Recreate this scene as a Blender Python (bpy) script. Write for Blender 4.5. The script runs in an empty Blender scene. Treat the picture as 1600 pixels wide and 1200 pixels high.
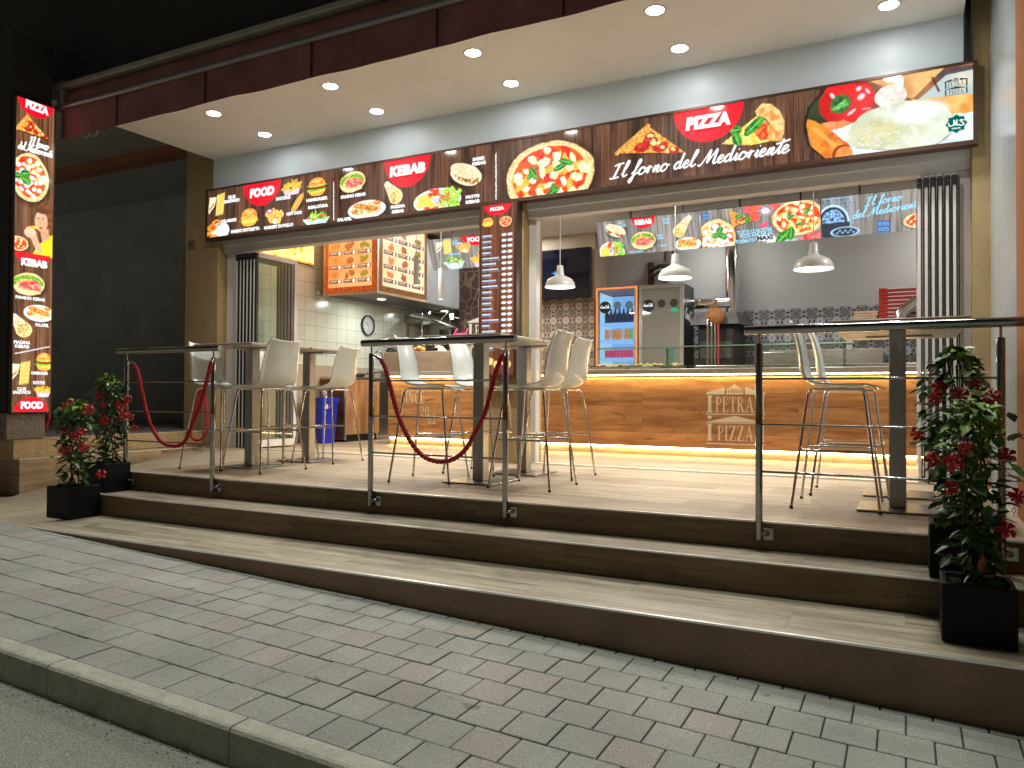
import bpy, math, random
import numpy as np
from mathutils import Vector, Matrix
sc = bpy.context.scene
COL = sc.collection
PI = math.pi
random.seed(7)
# ---------------------------------------------------------------- camera
CF, CYAW, CPIT, CROL = 1187.09, .477678, .0153581, .00582944
CH = .65                                            # lens height above the terrace floor (z = 0)
_f = Vector((-math.sin(CYAW)*math.cos(CPIT), math.cos(CYAW)*math.cos(CPIT), math.sin(CPIT)))
_r0 = Vector((math.cos(CYAW), math.sin(CYAW), 0)); _u0 = _r0.cross(_f)
_r = _r0*math.cos(CROL) + _u0*math.sin(CROL); _u = _u0*math.cos(CROL) - _r0*math.sin(CROL)
cam = bpy.data.cameras.new('camera'); camo = bpy.data.objects.new('camera', cam); COL.objects.link(camo)
M = Matrix((( _r.x, _u.x, -_f.x, 0), (_r.y, _u.y, -_f.y, 0), (_r.z, _u.z, -_f.z, CH), (0, 0, 0, 1)))
camo.matrix_world = M
cam.sensor_width = 36; cam.lens = CF/1600*36; cam.clip_start = .05; cam.clip_end = 400
sc.camera = camo
# ---------------------------------------------------------------- world, faint night sky and added street fill
w = bpy.data.worlds.new("World"); sc.world = w; w.use_nodes = True
nt = w.node_tree; bg = nt.nodes['Background']
sky = nt.nodes.new('ShaderNodeTexSky'); sky.sky_type = 'NISHITA'; sky.sun_disc = False
SUN_EL, SUN_ROT = math.radians(-1.5), math.radians(200)
sky.sun_elevation = SUN_EL; sky.sun_rotation = SUN_ROT
nt.links.new(sky.outputs[0], bg.inputs[0]); bg.inputs[1].default_value = .09
sl = bpy.data.lights.new('street_glow', 'SUN'); sl.energy = 1.6; sl.angle = math.radians(11); sl.color = (.97, 1, .90)
slo = bpy.data.objects.new('street_glow', sl); COL.objects.link(slo)
slo.rotation_euler = (math.radians(-7), 0, 0)    # near-overhead fill, added to brighten pavement and road
sc.view_settings.view_transform = 'Standard'; sc.view_settings.look = 'None'
sc.view_settings.exposure = .12; sc.view_settings.gamma = 1
sc.cycles.use_denoising = True
sc.cycles.max_bounces = 8; sc.cycles.diffuse_bounces = 4; sc.cycles.transparent_max_bounces = 40
sc.cycles.sample_clamp_indirect = 6; sc.cycles.caustics_reflective = False; sc.cycles.caustics_refractive = False
sc.cycles.blur_glossy = .5

def ray(x, y): return _f*CF + _r*(x-800) - _u*(y-600)
def on(x, y, X=None, Y=None, Z=None):               # photograph pixel -> point on a plane of the scene
    d = ray(x, y)
    t = Y/d.y if Y is not None else (X/d.x if X is not None else (Z-CH)/d.z)
    return Vector((0, 0, CH)) + d*t
def lin(c):
    return tuple((v/255/12.92 if v/255 <= .04045 else ((v/255+.055)/1.055)**2.4) for v in c)

# ---------------------------------------------------------------- materials
MATS = {}
def mat(name, col, rough=.5, metal=0, spec=.5, var=0, vscale=8, bump=0, bscale=60, stretch=(1, 1, 1), coat=0, emit=None, estr=0):
    if name in MATS: return MATS[name]
    m = bpy.data.materials.new(name); m.use_nodes = True; n = m.node_tree; b = n.nodes['Principled BSDF']
    b.inputs['Roughness'].default_value = rough; b.inputs['Metallic'].default_value = metal
    b.inputs['Specular IOR Level'].default_value = spec; b.inputs['Coat Weight'].default_value = coat
    b.inputs['Base Color'].default_value = (*col, 1)
    if emit: b.inputs['Emission Color'].default_value = (*emit, 1); b.inputs['Emission Strength'].default_value = estr
    if var or bump:
        tc = n.nodes.new('ShaderNodeTexCoord'); mp = n.nodes.new('ShaderNodeMapping'); mp.inputs['Scale'].default_value = stretch
        n.links.new(tc.outputs['Object'], mp.inputs[0])
    if var:
        no = n.nodes.new('ShaderNodeTexNoise'); no.inputs['Scale'].default_value = vscale; no.inputs['Detail'].default_value = 6
        no.inputs['Roughness'].default_value = .65
        n.links.new(mp.outputs[0], no.inputs['Vector'])
        r = n.nodes.new('ShaderNodeValToRGB'); r.color_ramp.elements[0].position = .3; r.color_ramp.elements[1].position = .7
        r.color_ramp.elements[0].color = (*[max(0, c*(1-var)) for c in col], 1); r.color_ramp.elements[1].color = (*[min(1, c*(1+var)) for c in col], 1)
        n.links.new(no.outputs[0], r.inputs[0]); n.links.new(r.outputs[0], b.inputs['Base Color'])
        mr = n.nodes.new('ShaderNodeMapRange'); mr.inputs[3].default_value = max(0, rough-.12*min(1, var*3)); mr.inputs[4].default_value = min(1, rough+.12*min(1, var*3))
        n.links.new(no.outputs[0], mr.inputs[0]); n.links.new(mr.outputs[0], b.inputs['Roughness'])
    if bump:
        nb = n.nodes.new('ShaderNodeTexNoise'); nb.inputs['Scale'].default_value = bscale; nb.inputs['Detail'].default_value = 5
        n.links.new(mp.outputs[0], nb.inputs['Vector'])
        bp = n.nodes.new('ShaderNodeBump'); bp.inputs['Strength'].default_value = bump; bp.inputs['Distance'].default_value = .01
        n.links.new(nb.outputs[0], bp.inputs['Height']); n.links.new(bp.outputs[0], b.inputs['Normal'])
    MATS[name] = m; return m
def emis(name, col, s):
    if name in MATS: return MATS[name]
    m = bpy.data.materials.new(name); m.use_nodes = True; n = m.node_tree; n.nodes.clear()
    e = n.nodes.new('ShaderNodeEmission'); o = n.nodes.new('ShaderNodeOutputMaterial')
    e.inputs[0].default_value = (*col, 1); e.inputs[1].default_value = s; n.links.new(e.outputs[0], o.inputs[0])
    MATS[name] = m; return m
def art_mat(name, estr, rough=.12, spec=.5, sample='NONE'):
    """picture held as colours on the mesh; estr > 0: a backlit panel, estr = 0: print or tile"""
    m = bpy.data.materials.new(name); m.use_nodes = True; n = m.node_tree; b = n.nodes['Principled BSDF']
    a = n.nodes.new('ShaderNodeAttribute'); a.attribute_name = 'Col'
    b.inputs['Roughness'].default_value = rough; b.inputs['Specular IOR Level'].default_value = spec
    if estr:
        b.inputs['Base Color'].default_value = (.02, .02, .02, 1)
        n.links.new(a.outputs['Color'], b.inputs['Emission Color']); b.inputs['Emission Strength'].default_value = estr
        m.cycles.emission_sampling = sample
    else: n.links.new(a.outputs['Color'], b.inputs['Base Color'])
    MATS[name] = m; return m
def wood_planks(name, c0, c1, axis_scale=(1.2, .2), grain=18, rough=.45, groove=.5, tone=.25, bump=.15, knots=0, swap=False, msize=.003, alongy=False):
    """planks laid along X (or, with swap, in the XZ plane)"""
    m = bpy.data.materials.new(name); m.use_nodes = True; n = m.node_tree; L = n.links; b = n.nodes['Principled BSDF']
    tc = n.nodes.new('ShaderNodeTexCoord'); sp = n.nodes.new('ShaderNodeSeparateXYZ'); L.new(tc.outputs['Object'], sp.inputs[0])
    cb = n.nodes.new('ShaderNodeCombineXYZ'); cb0 = None if alongy else L.new(sp.outputs[0], cb.inputs[0])
    if alongy:
        ad = n.nodes.new('ShaderNodeMath'); ad.operation = 'ADD'; L.new(sp.outputs[0], ad.inputs[0]); L.new(sp.outputs[1], ad.inputs[1]); L.new(ad.outputs[0], cb.inputs[0]); L.new(sp.outputs[2], cb.inputs[1])
    elif swap:
        L.new(sp.outputs[2], cb.inputs[1]); L.new(sp.outputs[1], cb.inputs[2])
    else:
        ad = n.nodes.new('ShaderNodeMath'); ad.operation = 'ADD'; L.new(sp.outputs[1], ad.inputs[0]); L.new(sp.outputs[2], ad.inputs[1])
        L.new(ad.outputs[0], cb.inputs[1])
    br = n.nodes.new('ShaderNodeTexBrick'); br.inputs['Scale'].default_value = 1; br.offset = .37; br.offset_frequency = 2
    br.inputs['Brick Width'].default_value = axis_scale[0]; br.inputs['Row Height'].default_value = axis_scale[1]
    br.inputs['Mortar Size'].default_value = msize; br.inputs['Mortar Smooth'].default_value = .2
    br.inputs['Color1'].default_value = (0, 0, 0, 1); br.inputs['Color2'].default_value = (1, 1, 1, 1); br.inputs['Mortar'].default_value = (.5, .5, .5, 1)
    L.new(cb.outputs[0], br.inputs['Vector'])
    # shift the grain from plank to plank
    off = n.nodes.new('ShaderNodeVectorMath'); off.operation = 'MULTIPLY_ADD'; L.new(br.outputs['Color'], off.inputs[0])
    off.inputs[1].default_value = (3.1, 7.7, 1.3); L.new(cb.outputs[0], off.inputs[2])
    mp = n.nodes.new('ShaderNodeMapping'); mp.inputs['Scale'].default_value = (.9, grain, 1); L.new(off.outputs[0], mp.inputs[0])
    no = n.nodes.new('ShaderNodeTexNoise'); no.inputs['Scale'].default_value = 1.6; no.inputs['Detail'].default_value = 9; no.inputs['Roughness'].default_value = .62
    no.inputs['Distortion'].default_value = .6; L.new(mp.outputs[0], no.inputs['Vector'])
    rp = n.nodes.new('ShaderNodeValToRGB'); rp.color_ramp.elements[0].position = .33; rp.color_ramp.elements[1].position = .68
    rp.color_ramp.elements[0].color = (*c0, 1); rp.color_ramp.elements[1].color = (*c1, 1); L.new(no.outputs[0], rp.inputs[0])
    last = rp.outputs[0]
    if knots:
        mk = n.nodes.new('ShaderNodeMapping'); mk.inputs['Scale'].default_value = (1.5, 5.5, 1); L.new(off.outputs[0], mk.inputs[0])
        n2 = n.nodes.new('ShaderNodeTexNoise'); n2.inputs['Scale'].default_value = 1.3; n2.inputs['Detail'].default_value = 3; n2.inputs['Distortion'].default_value = 1.6
        L.new(mk.outputs[0], n2.inputs['Vector'])
        r2 = n.nodes.new('ShaderNodeValToRGB'); r2.color_ramp.elements[0].position = .63; r2.color_ramp.elements[1].position = .73
        r2.color_ramp.elements[0].color = (0, 0, 0, 1); r2.color_ramp.elements[1].color = (1, 1, 1, 1); L.new(n2.outputs[0], r2.inputs[0])
        mu = n.nodes.new('ShaderNodeMath'); mu.operation = 'MULTIPLY'; mu.inputs[1].default_value = knots; L.new(r2.outputs[0], mu.inputs[0])
        mx = n.nodes.new('ShaderNodeMix'); mx.data_type = 'RGBA'; L.new(mu.outputs[0], mx.inputs[0]); L.new(last, mx.inputs[6])
        mx.inputs[7].default_value = (*[c*.45 for c in c0], 1); last = mx.outputs[2]
    dn = n.nodes.new('ShaderNodeTexNoise'); dn.inputs['Scale'].default_value = 2.1; dn.inputs['Detail'].default_value = 7; dn.inputs['Roughness'].default_value = .7; L.new(tc.outputs['Object'], dn.inputs['Vector'])
    dr = n.nodes.new('ShaderNodeMapRange'); dr.inputs[1].default_value = .32; dr.inputs[2].default_value = .62; dr.inputs[3].default_value = .80; dr.inputs[4].default_value = 1.05; L.new(dn.outputs[0], dr.inputs[0])
    dv = n.nodes.new('ShaderNodeVectorMath'); dv.operation = 'SCALE'; L.new(last, dv.inputs[0]); L.new(dr.outputs[0], dv.inputs['Scale']); last = dv.outputs[0]
    hs = n.nodes.new('ShaderNodeHueSaturation'); L.new(last, hs.inputs['Color'])
    mr = n.nodes.new('ShaderNodeMapRange'); mr.inputs[3].default_value = 1-tone; mr.inputs[4].default_value = 1+tone*.6; L.new(br.outputs['Color'], mr.inputs[0])
    L.new(mr.outputs[0], hs.inputs['Value'])
    mo = n.nodes.new('ShaderNodeMix'); mo.data_type = 'RGBA'; mg = n.nodes.new('ShaderNodeMath'); mg.operation = 'MULTIPLY'; mg.inputs[1].default_value = groove
    L.new(br.outputs['Fac'], mg.inputs[0]); L.new(mg.outputs[0], mo.inputs[0]); L.new(hs.outputs[0], mo.inputs[6]); mo.inputs[7].default_value = (*[c*.25 for c in c0], 1)
    L.new(mo.outputs[2], b.inputs['Base Color'])
    rr = n.nodes.new('ShaderNodeMapRange'); rr.inputs[3].default_value = rough-.1; rr.inputs[4].default_value = rough+.15; L.new(no.outputs[0], rr.inputs[0]); L.new(rr.outputs[0], b.inputs['Roughness'])
    sb = n.nodes.new('ShaderNodeMath'); sb.operation = 'SUBTRACT'; L.new(no.outputs[0], sb.inputs[0]); L.new(br.outputs['Fac'], sb.inputs[1])
    bp = n.nodes.new('ShaderNodeBump'); bp.inputs['Strength'].default_value = bump; bp.inputs['Distance'].default_value = .004
    L.new(sb.outputs[0], bp.inputs['Height']); L.new(bp.outputs[0], b.inputs['Normal'])
    MATS[name] = m; return m
def glass_mat(name, tint=(1, 1, 1), refl=.08, rough=.0):
    m = bpy.data.materials.new(name); m.use_nodes = True; n = m.node_tree; n.nodes.clear()
    o = n.nodes.new('ShaderNodeOutputMaterial'); mx = n.nodes.new('ShaderNodeMixShader'); t = n.nodes.new('ShaderNodeBsdfTransparent'); g = n.nodes.new('ShaderNodeBsdfGlossy')
    t.inputs[0].default_value = (*tint, 1); g.inputs['Roughness'].default_value = rough
    fr = n.nodes.new('ShaderNodeFresnel'); fr.inputs[0].default_value = 1.45
    ad = n.nodes.new('ShaderNodeMath'); ad.operation = 'ADD'; ad.inputs[1].default_value = refl; ad.use_clamp = True
    n.links.new(fr.outputs[0], ad.inputs[0]); n.links.new(ad.outputs[0], mx.inputs[0]); n.links.new(t.outputs[0], mx.inputs[1]); n.links.new(g.outputs[0], mx.inputs[2])
    n.links.new(mx.outputs[0], o.inputs[0]); MATS[name] = m; return m
def tile_mat(name, col, grout, w_, h_, axis='X', rough=.2, gs=.004):
    m = bpy.data.materials.new(name); m.use_nodes = True; n = m.node_tree; L = n.links; b = n.nodes['Principled BSDF']
    tc = n.nodes.new('ShaderNodeTexCoord'); sp = n.nodes.new('ShaderNodeSeparateXYZ'); L.new(tc.outputs['Object'], sp.inputs[0])
    cb = n.nodes.new('ShaderNodeCombineXYZ'); L.new(sp.outputs[0 if axis == 'X' else 1], cb.inputs[0]); L.new(sp.outputs[2], cb.inputs[1])
    br = n.nodes.new('ShaderNodeTexBrick'); br.inputs['Scale'].default_value = 1; br.offset = 0
    br.inputs['Brick Width'].default_value = w_; br.inputs['Row Height'].default_value = h_; br.inputs['Mortar Size'].default_value = gs; br.inputs['Mortar Smooth'].default_value = .3
    br.inputs['Color1'].default_value = (*[c*.94 for c in col], 1); br.inputs['Color2'].default_value = (*col, 1); br.inputs['Mortar'].default_value = (*grout, 1)
    L.new(cb.outputs[0], br.inputs['Vector']); L.new(br.outputs['Color'], b.inputs['Base Color']); b.inputs['Roughness'].default_value = rough
    bp = n.nodes.new('ShaderNodeBump'); bp.inputs['Strength'].default_value = .3; bp.inputs['Distance'].default_value = .003; bp.invert = True
    L.new(br.outputs['Fac'], bp.inputs['Height']); L.new(bp.outputs[0], b.inputs['Normal'])
    MATS[name] = m; return m

# ---------------------------------------------------------------- mesh helpers
class MB:
    def __init__(s): s.v = []; s.f = []; s.sm = []
    def add(s, v, f, smooth=False):
        o = len(s.v); s.v += [tuple(p) for p in v]; s.f += [tuple(i+o for i in q) for q in f]; s.sm += [smooth]*len(f); return s
    def box(s, x0, x1, y0, y1, z0, z1, c=0, T=None):
        if x0 > x1: x0, x1 = x1, x0
        if y0 > y1: y0, y1 = y1, y0
        if z0 > z1: z0, z1 = z1, z0
        c = min(c, (x1-x0)*.3, (y1-y0)*.3, (z1-z0)*.3)
        if c <= 0:
            v = [(x, y, z) for z in (z0, z1) for y in (y0, y1) for x in (x0, x1)]
            f = [(0, 2, 3, 1), (4, 5, 7, 6), (0, 1, 5, 4), (2, 6, 7, 3), (0, 4, 6, 2), (1, 3, 7, 5)]
        else:                                       # chamfered box
            X, Y, Z = (x0, x1), (y0, y1), (z0, z1); v = []; idx = {}
            for i in (0, 1):
                for j in (0, 1):
                    for k in (0, 1):
                        sx, sy, sz = (1-2*i)*c, (1-2*j)*c, (1-2*k)*c
                        idx[i, j, k] = len(v)
                        v += [(X[i], Y[j]+sy, Z[k]+sz), (X[i]+sx, Y[j], Z[k]+sz), (X[i]+sx, Y[j]+sy, Z[k])]
            I = lambda i, j, k, a: idx[i, j, k]+a
            f = []
            for i in (0, 1):
                f.append([I(i, 0, 0, 0), I(i, 1, 0, 0), I(i, 1, 1, 0), I(i, 0, 1, 0)][::(1 if i else -1)])
                f.append([I(0, i, 0, 1), I(1, i, 0, 1), I(1, i, 1, 1), I(0, i, 1, 1)][::(-1 if i else 1)])
                f.append([I(0, 0, i, 2), I(1, 0, i, 2), I(1, 1, i, 2), I(0, 1, i, 2)][::(1 if i else -1)])
            for a in (0, 1):
                for b_ in (0, 1):
                    f.append([I(0, a, b_, 1), I(1, a, b_, 1), I(1, a, b_, 2), I(0, a, b_, 2)])
                    f.append([I(a, 0, b_, 0), I(a, 1, b_, 0), I(a, 1, b_, 2), I(a, 0, b_, 2)])
                    f.append([I(a, b_, 0, 0), I(a, b_, 1, 0), I(a, b_, 1, 1), I(a, b_, 0, 1)])
            for i in (0, 1):
                for j in (0, 1):
                    for k in (0, 1): f.append([I(i, j, k, 0), I(i, j, k, 1), I(i, j, k, 2)])
        if T is not None: v = [tuple(T @ Vector(p)) for p in v]
        return s.add(v, f)
    def tube(s, pts, r, seg=10, caps=True, closed=False):
        pts = [Vector(p) for p in pts]; n = len(pts); rs = r if isinstance(r, (list, tuple)) else [r]*n
        v = []; up = None
        for i, p in enumerate(pts):
            a = pts[(i-1) % n] if (closed or i > 0) else p; b = pts[(i+1) % n] if (closed or i < n-1) else p
            d = (b-a).normalized()
            if up is None: up = Vector((0, 0, 1)) if abs(d.z) < .9 else Vector((1, 0, 0))
            sd = d.cross(up).normalized(); up = sd.cross(d).normalized()
            for k in range(seg):
                t = 2*PI*k/seg; v.append(p + sd*math.cos(t)*rs[i] + up*math.sin(t)*rs[i])
        f = []
        for i in range(n if closed else n-1):
            j = (i+1) % n
            for k in range(seg):
                f.append((i*seg+k, i*seg+(k+1) % seg, j*seg+(k+1) % seg, j*seg+k))
        s.add(v, f, True)
        if caps and not closed:
            s.add(v[:seg], [tuple(range(seg))[::-1]]); s.add(v[-seg:], [tuple(range(seg))])
        return s
    def lathe(s, prof, c=(0, 0, 0), seg=32, axis=2, smooth=True):
        v = []; f = []
        for (r, h) in prof:
            for k in range(seg):
                t = 2*PI*k/seg; a, b = r*math.cos(t), r*math.sin(t)
                p = (a, b, h) if axis == 2 else ((a, h, b) if axis == 1 else (h, a, b))
                v.append((p[0]+c[0], p[1]+c[1], p[2]+c[2]))
        for i in range(len(prof)-1):
            for k in range(seg): f.append((i*seg+k, i*seg+(k+1) % seg, (i+1)*seg+(k+1) % seg, (i+1)*seg+k))
        return s.add(v, f, smooth)
    def prism(s, pts, T, d):                        # 2-D outline extruded: T maps (a, b, depth) to 3-D
        n = len(pts); v = [T(a, b, 0) for a, b in pts]+[T(a, b, d) for a, b in pts]
        f = [tuple(range(n)), tuple(range(n, 2*n))[::-1]]+[(i, i+n, (i+1) % n+n, (i+1) % n) for i in range(n)]
        return s.add(v, f)
    def flat(s, pts, T, d=0): return s.add([T(a, b, d) for a, b in pts], [tuple(range(len(pts)))])
LOC = {}
def tag(o, label=None, cat=None, group=None, kind=None):
    if label: o['label'] = label
    if cat: o['category'] = cat
    if group: o['group'] = group
    if kind: o['kind'] = kind
    return o
def thing(name, label, cat, loc=(0, 0, 0), group=None, rz=0):
    o = bpy.data.objects.new(name, None); COL.objects.link(o); o.location = loc; o.rotation_euler = (0, 0, rz); o.empty_display_size = .1
    LOC[o] = Vector(loc); return tag(o, label, cat, group)
def build(mb, name, m, parent=None, local=False, label=None, colors=None, origin=None):
    """link the collected geometry as one mesh object; world coordinates unless local"""
    me = bpy.data.meshes.new(name); base = Vector((0, 0, 0))
    if parent is not None and not local: base = LOC.get(parent, Vector((0, 0, 0)))
    if origin is not None: base = Vector(origin)
    vs = [(x-base.x, y-base.y, z-base.z) for x, y, z in mb.v] if base.length > 0 else mb.v
    me.from_pydata(vs, [], mb.f); me.materials.append(m)
    if len(mb.sm) == len(me.polygons): me.polygons.foreach_set('use_smooth', mb.sm)
    me.update()
    o = bpy.data.objects.new(name, me); COL.objects.link(o)
    if parent is not None: o.parent = parent
    LOC[o] = base if not (parent is not None and local) else Vector((0, 0, 0))
    if origin is not None:
        o.location = base
    if label: o['label'] = label
    return o
def copy_tree(o, parent=None):
    c = o.copy(); COL.objects.link(c)
    if parent is not None: c.parent = parent
    for ch in [q for q in COL.objects if q.parent == o]: copy_tree(ch, c)
    return c
def grid_art(name, arr, T, m, parent):
    """colour grid: arr[row from bottom][column] = linear rgb; T(a, b, d) in metres"""
    A, W, H = arr
    ny, nx = A.shape[:2]
    a = np.linspace(0, W, nx); b = np.linspace(0, H, ny)
    O = np.array(T(0, 0, 0)); ua = np.array(T(1, 0, 0))-O; ub = np.array(T(0, 1, 0))-O
    if parent is not None: O = O-np.array(LOC.get(parent, (0, 0, 0)))
    P = O+a[None, :, None]*ua+b[:, None, None]*ub
    i = np.arange(nx*ny).reshape(ny, nx)
    F = np.stack([i[:-1, :-1], i[:-1, 1:], i[1:, 1:], i[1:, :-1]], -1).reshape(-1, 4)
    me = bpy.data.meshes.new(name); me.vertices.add(nx*ny); me.vertices.foreach_set('co', P.reshape(-1).astype(np.float32))
    me.loops.add(F.size); me.loops.foreach_set('vertex_index', F.reshape(-1).astype(np.int32))
    me.polygons.add(len(F)); me.polygons.foreach_set('loop_start', np.arange(0, F.size, 4, dtype=np.int32))
    me.update(calc_edges=True)
    ca = me.color_attributes.new('Col', 'FLOAT_COLOR', 'POINT')
    c4 = np.ones((nx*ny, 4), np.float32); c4[:, :3] = A.reshape(-1, 3); ca.data.foreach_set('color', c4.reshape(-1))
    me.materials.append(m); o = bpy.data.objects.new(name, me); COL.objects.link(o)
    if parent is not None: o.parent = parent
    return o
def planeY(x0, y, z0): return lambda a, b, d=0: (x0+a, y-d, z0+b)            # faces -Y
def planeX(x, y0, z0): return lambda a, b, d=0: (x+d, y0+a, z0+b)            # faces +X

# ---------------------------------------------------------------- lettering
_tc = {}
def text2d(s, bold=0, shear=0):
    k = (s, bold, shear)
    if k in _tc: return _tc[k]
    cu = bpy.data.curves.new('t', 'FONT'); cu.body = s; cu.size = 1; cu.offset = bold; cu.shear = shear; cu.resolution_u = 3
    ob = bpy.data.objects.new('t', cu); COL.objects.link(ob)
    dg = bpy.context.evaluated_depsgraph_get(); dg.update()
    me = bpy.data.meshes.new_from_object(ob.evaluated_get(dg))
    v = [(p.co.x, p.co.y) for p in me.vertices]; f = [tuple(p.vertices) for p in me.polygons]
    bpy.data.objects.remove(ob); bpy.data.curves.remove(cu); bpy.data.meshes.remove(me)
    x0 = min(p[0] for p in v); x1 = max(p[0] for p in v); y0 = min(p[1] for p in v); y1 = max(p[1] for p in v)
    v = [((p[0]-x0)/(x1-x0), (p[1]-y0)/(y1-y0)) for p in v]
    _tc[k] = (v, f); return _tc[k]
def put_text(mb, s, T, a, b, w_, h_, d=.003, bold=.03, shear=0, rot=0):
    """centred on (a, b), fitted to w_ x h_"""
    v, f = text2d(s, bold, shear); c, sn = math.cos(rot), math.sin(rot)
    q = []
    for x, y in v:
        x = (x-.5)*w_; y = (y-.5)*h_; q.append(T(a+x*c-y*sn, b+x*sn+y*c, d))
    mb.add(q, f)
def smooth_path(p, n=5):
    q = [p[0]]+list(p)+[p[-1]]; o = []
    for i in range(1, len(q)-2):
        for k in range(n):
            t = k/n; P0, P1, P2, P3 = q[i-1], q[i], q[i+1], q[i+2]
            o.append(tuple(.5*((2*P1[j])+(-P0[j]+P2[j])*t+(2*P0[j]-5*P1[j]+4*P2[j]-P3[j])*t*t+(-P0[j]+3*P1[j]-3*P2[j]+P3[j])*t**3) for j in (0, 1)))
    o.append(tuple(p[-1])); return o
SCRIPT = {
 'I': (1.25, [[(0, 1.72), (.5, 1.95), (1.2, 2.0)], [(.68, 1.95), (.5, 1), (.28, 0)], [(-.25, 0), (.3, -.05), (.95, .08)]]),
 'l': (.72, [[(0, .3), (.5, 1.3), (.68, 2.05), (.48, 2.2), (.3, 1.4), (.2, .4), (.4, 0), (.8, .3)]]),
 'f': (.75, [[(-.1, .2), (.5, 1.2), (.78, 2.0), (.52, 2.1), (.35, 1.2), (.1, -.6), (-.15, -1.0), (-.25, -.6), (.3, .0), (.8, .4)]]),
 'o': (.98, [[(.7, .92), (.35, .95), (.08, .5), (.2, .05), (.55, .03), (.82, .4), (.75, .85), (.6, .92), (.8, .72), (1.1, .8)]]),
 'r': (.86, [[(0, .2), (.28, .98), (.34, .75), (.24, 0)], [(.30, .55), (.48, .86), (.70, .80)]]),
 'n': (.98, [[(0, .3), (.25, .95), (.26, .5), (.16, 0)], [(.2, .4), (.5, .92), (.68, .8), (.58, .2), (.75, 0), (1.05, .3)]]),
 'd': (1.1, [[(.72, .78), (.45, .98), (.08, .5), (.2, .03), (.5, .08), (.76, .55)], [(.86, 2.1), (.76, 1.1), (.70, .3), (.82, .02), (1.12, .3)]]),
 'e': (.8, [[(.05, .38), (.5, .55), (.6, .88), (.35, .98), (.08, .55), (.2, .05), (.5, .02), (.85, .35)]]),
 'M': (1.9, [[(-.35, .1), (-.1, -.05), (.3, .7), (.72, 1.95), (.75, 1.2), (.7, .2), (1.1, 1.1), (1.5, 1.95), (1.5, 1.0), (1.45, .2), (1.65, 0), (1.95, .3)]]),
 'i': (.55, [[(0, .2), (.25, .95), (.2, .25), (.35, 0), (.6, .3)], [(.36, 1.38), (.40, 1.52)]]),
 't': (.72, [[(0, .3), (.35, 1.0), (.58, 1.9), (.34, .6), (.42, .02), (.8, .3)], [(-.15, 1.35), (.4, 1.42), (1.3, 1.7)]]),
 'C': (1.5, [[(1.3, 1.6), (1.1, 2.0), (.5, 1.6), (.15, .7), (.5, .02), (1.1, .1), (1.5, .4)]]),
 'c': (.75, [[(.6, .8), (.4, .98), (.08, .5), (.25, .02), (.55, .05), (.8, .35)]]),
 'a': (.95, [[(.7, .85), (.35, .98), (.08, .5), (.2, .03), (.5, .15), (.75, .95), (.65, .2), (.8, 0), (1.0, .3)]]),
 '-': (.5, [[(.05, .55), (.45, .6)]]), ' ': (.75, [])}
def script_strokes(s, slant=.28):
    x = 0; o = []
    for ch in s:
        a, st = SCRIPT[ch]
        for p in st: o.append([(x+q[0]+q[1]*slant, q[1]) for q in smooth_path(p)])
        x += a
    return o, x
def ribbon(mb, path, wd, T, d, var=0):
    n = len(path); L_, R_ = [], []
    for i, p in enumerate(path):
        a = path[max(0, i-1)]; b = path[min(n-1, i+1)]; dx, dy = b[0]-a[0], b[1]-a[1]; l = math.hypot(dx, dy) or 1
        ww = wd/2*(1+var*(-dy/l)) if var else wd/2
        L_.append((p[0]-dy/l*ww, p[1]+dx/l*ww)); R_.append((p[0]+dy/l*ww, p[1]-dx/l*ww))
    v = [T(a, b, d) for a, b in L_+R_]; mb.add(v, [(i, i+1, n+i+1, n+i) for i in range(n-1)])
def put_script(mb, s, T, a, b, w_, xh, wd, rot=0, d=.003, slant=.28):
    st, tot = script_strokes(s, slant); sx = w_/tot; c, sn = math.cos(rot), math.sin(rot)
    for k, p in enumerate(st):
        q = [(a+x*sx*c-y*xh*sn, b+x*sx*sn+y*xh*c) for x, y in p]
        ribbon(mb, q, wd, T, d+k*.0002, .35)
def arc(cx, cy, rx, ry, a0, a1, n=12): return [(cx+rx*math.cos(math.radians(a0+(a1-a0)*i/n)), cy+ry*math.sin(math.radians(a0+(a1-a0)*i/n))) for i in range(n+1)]
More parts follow.
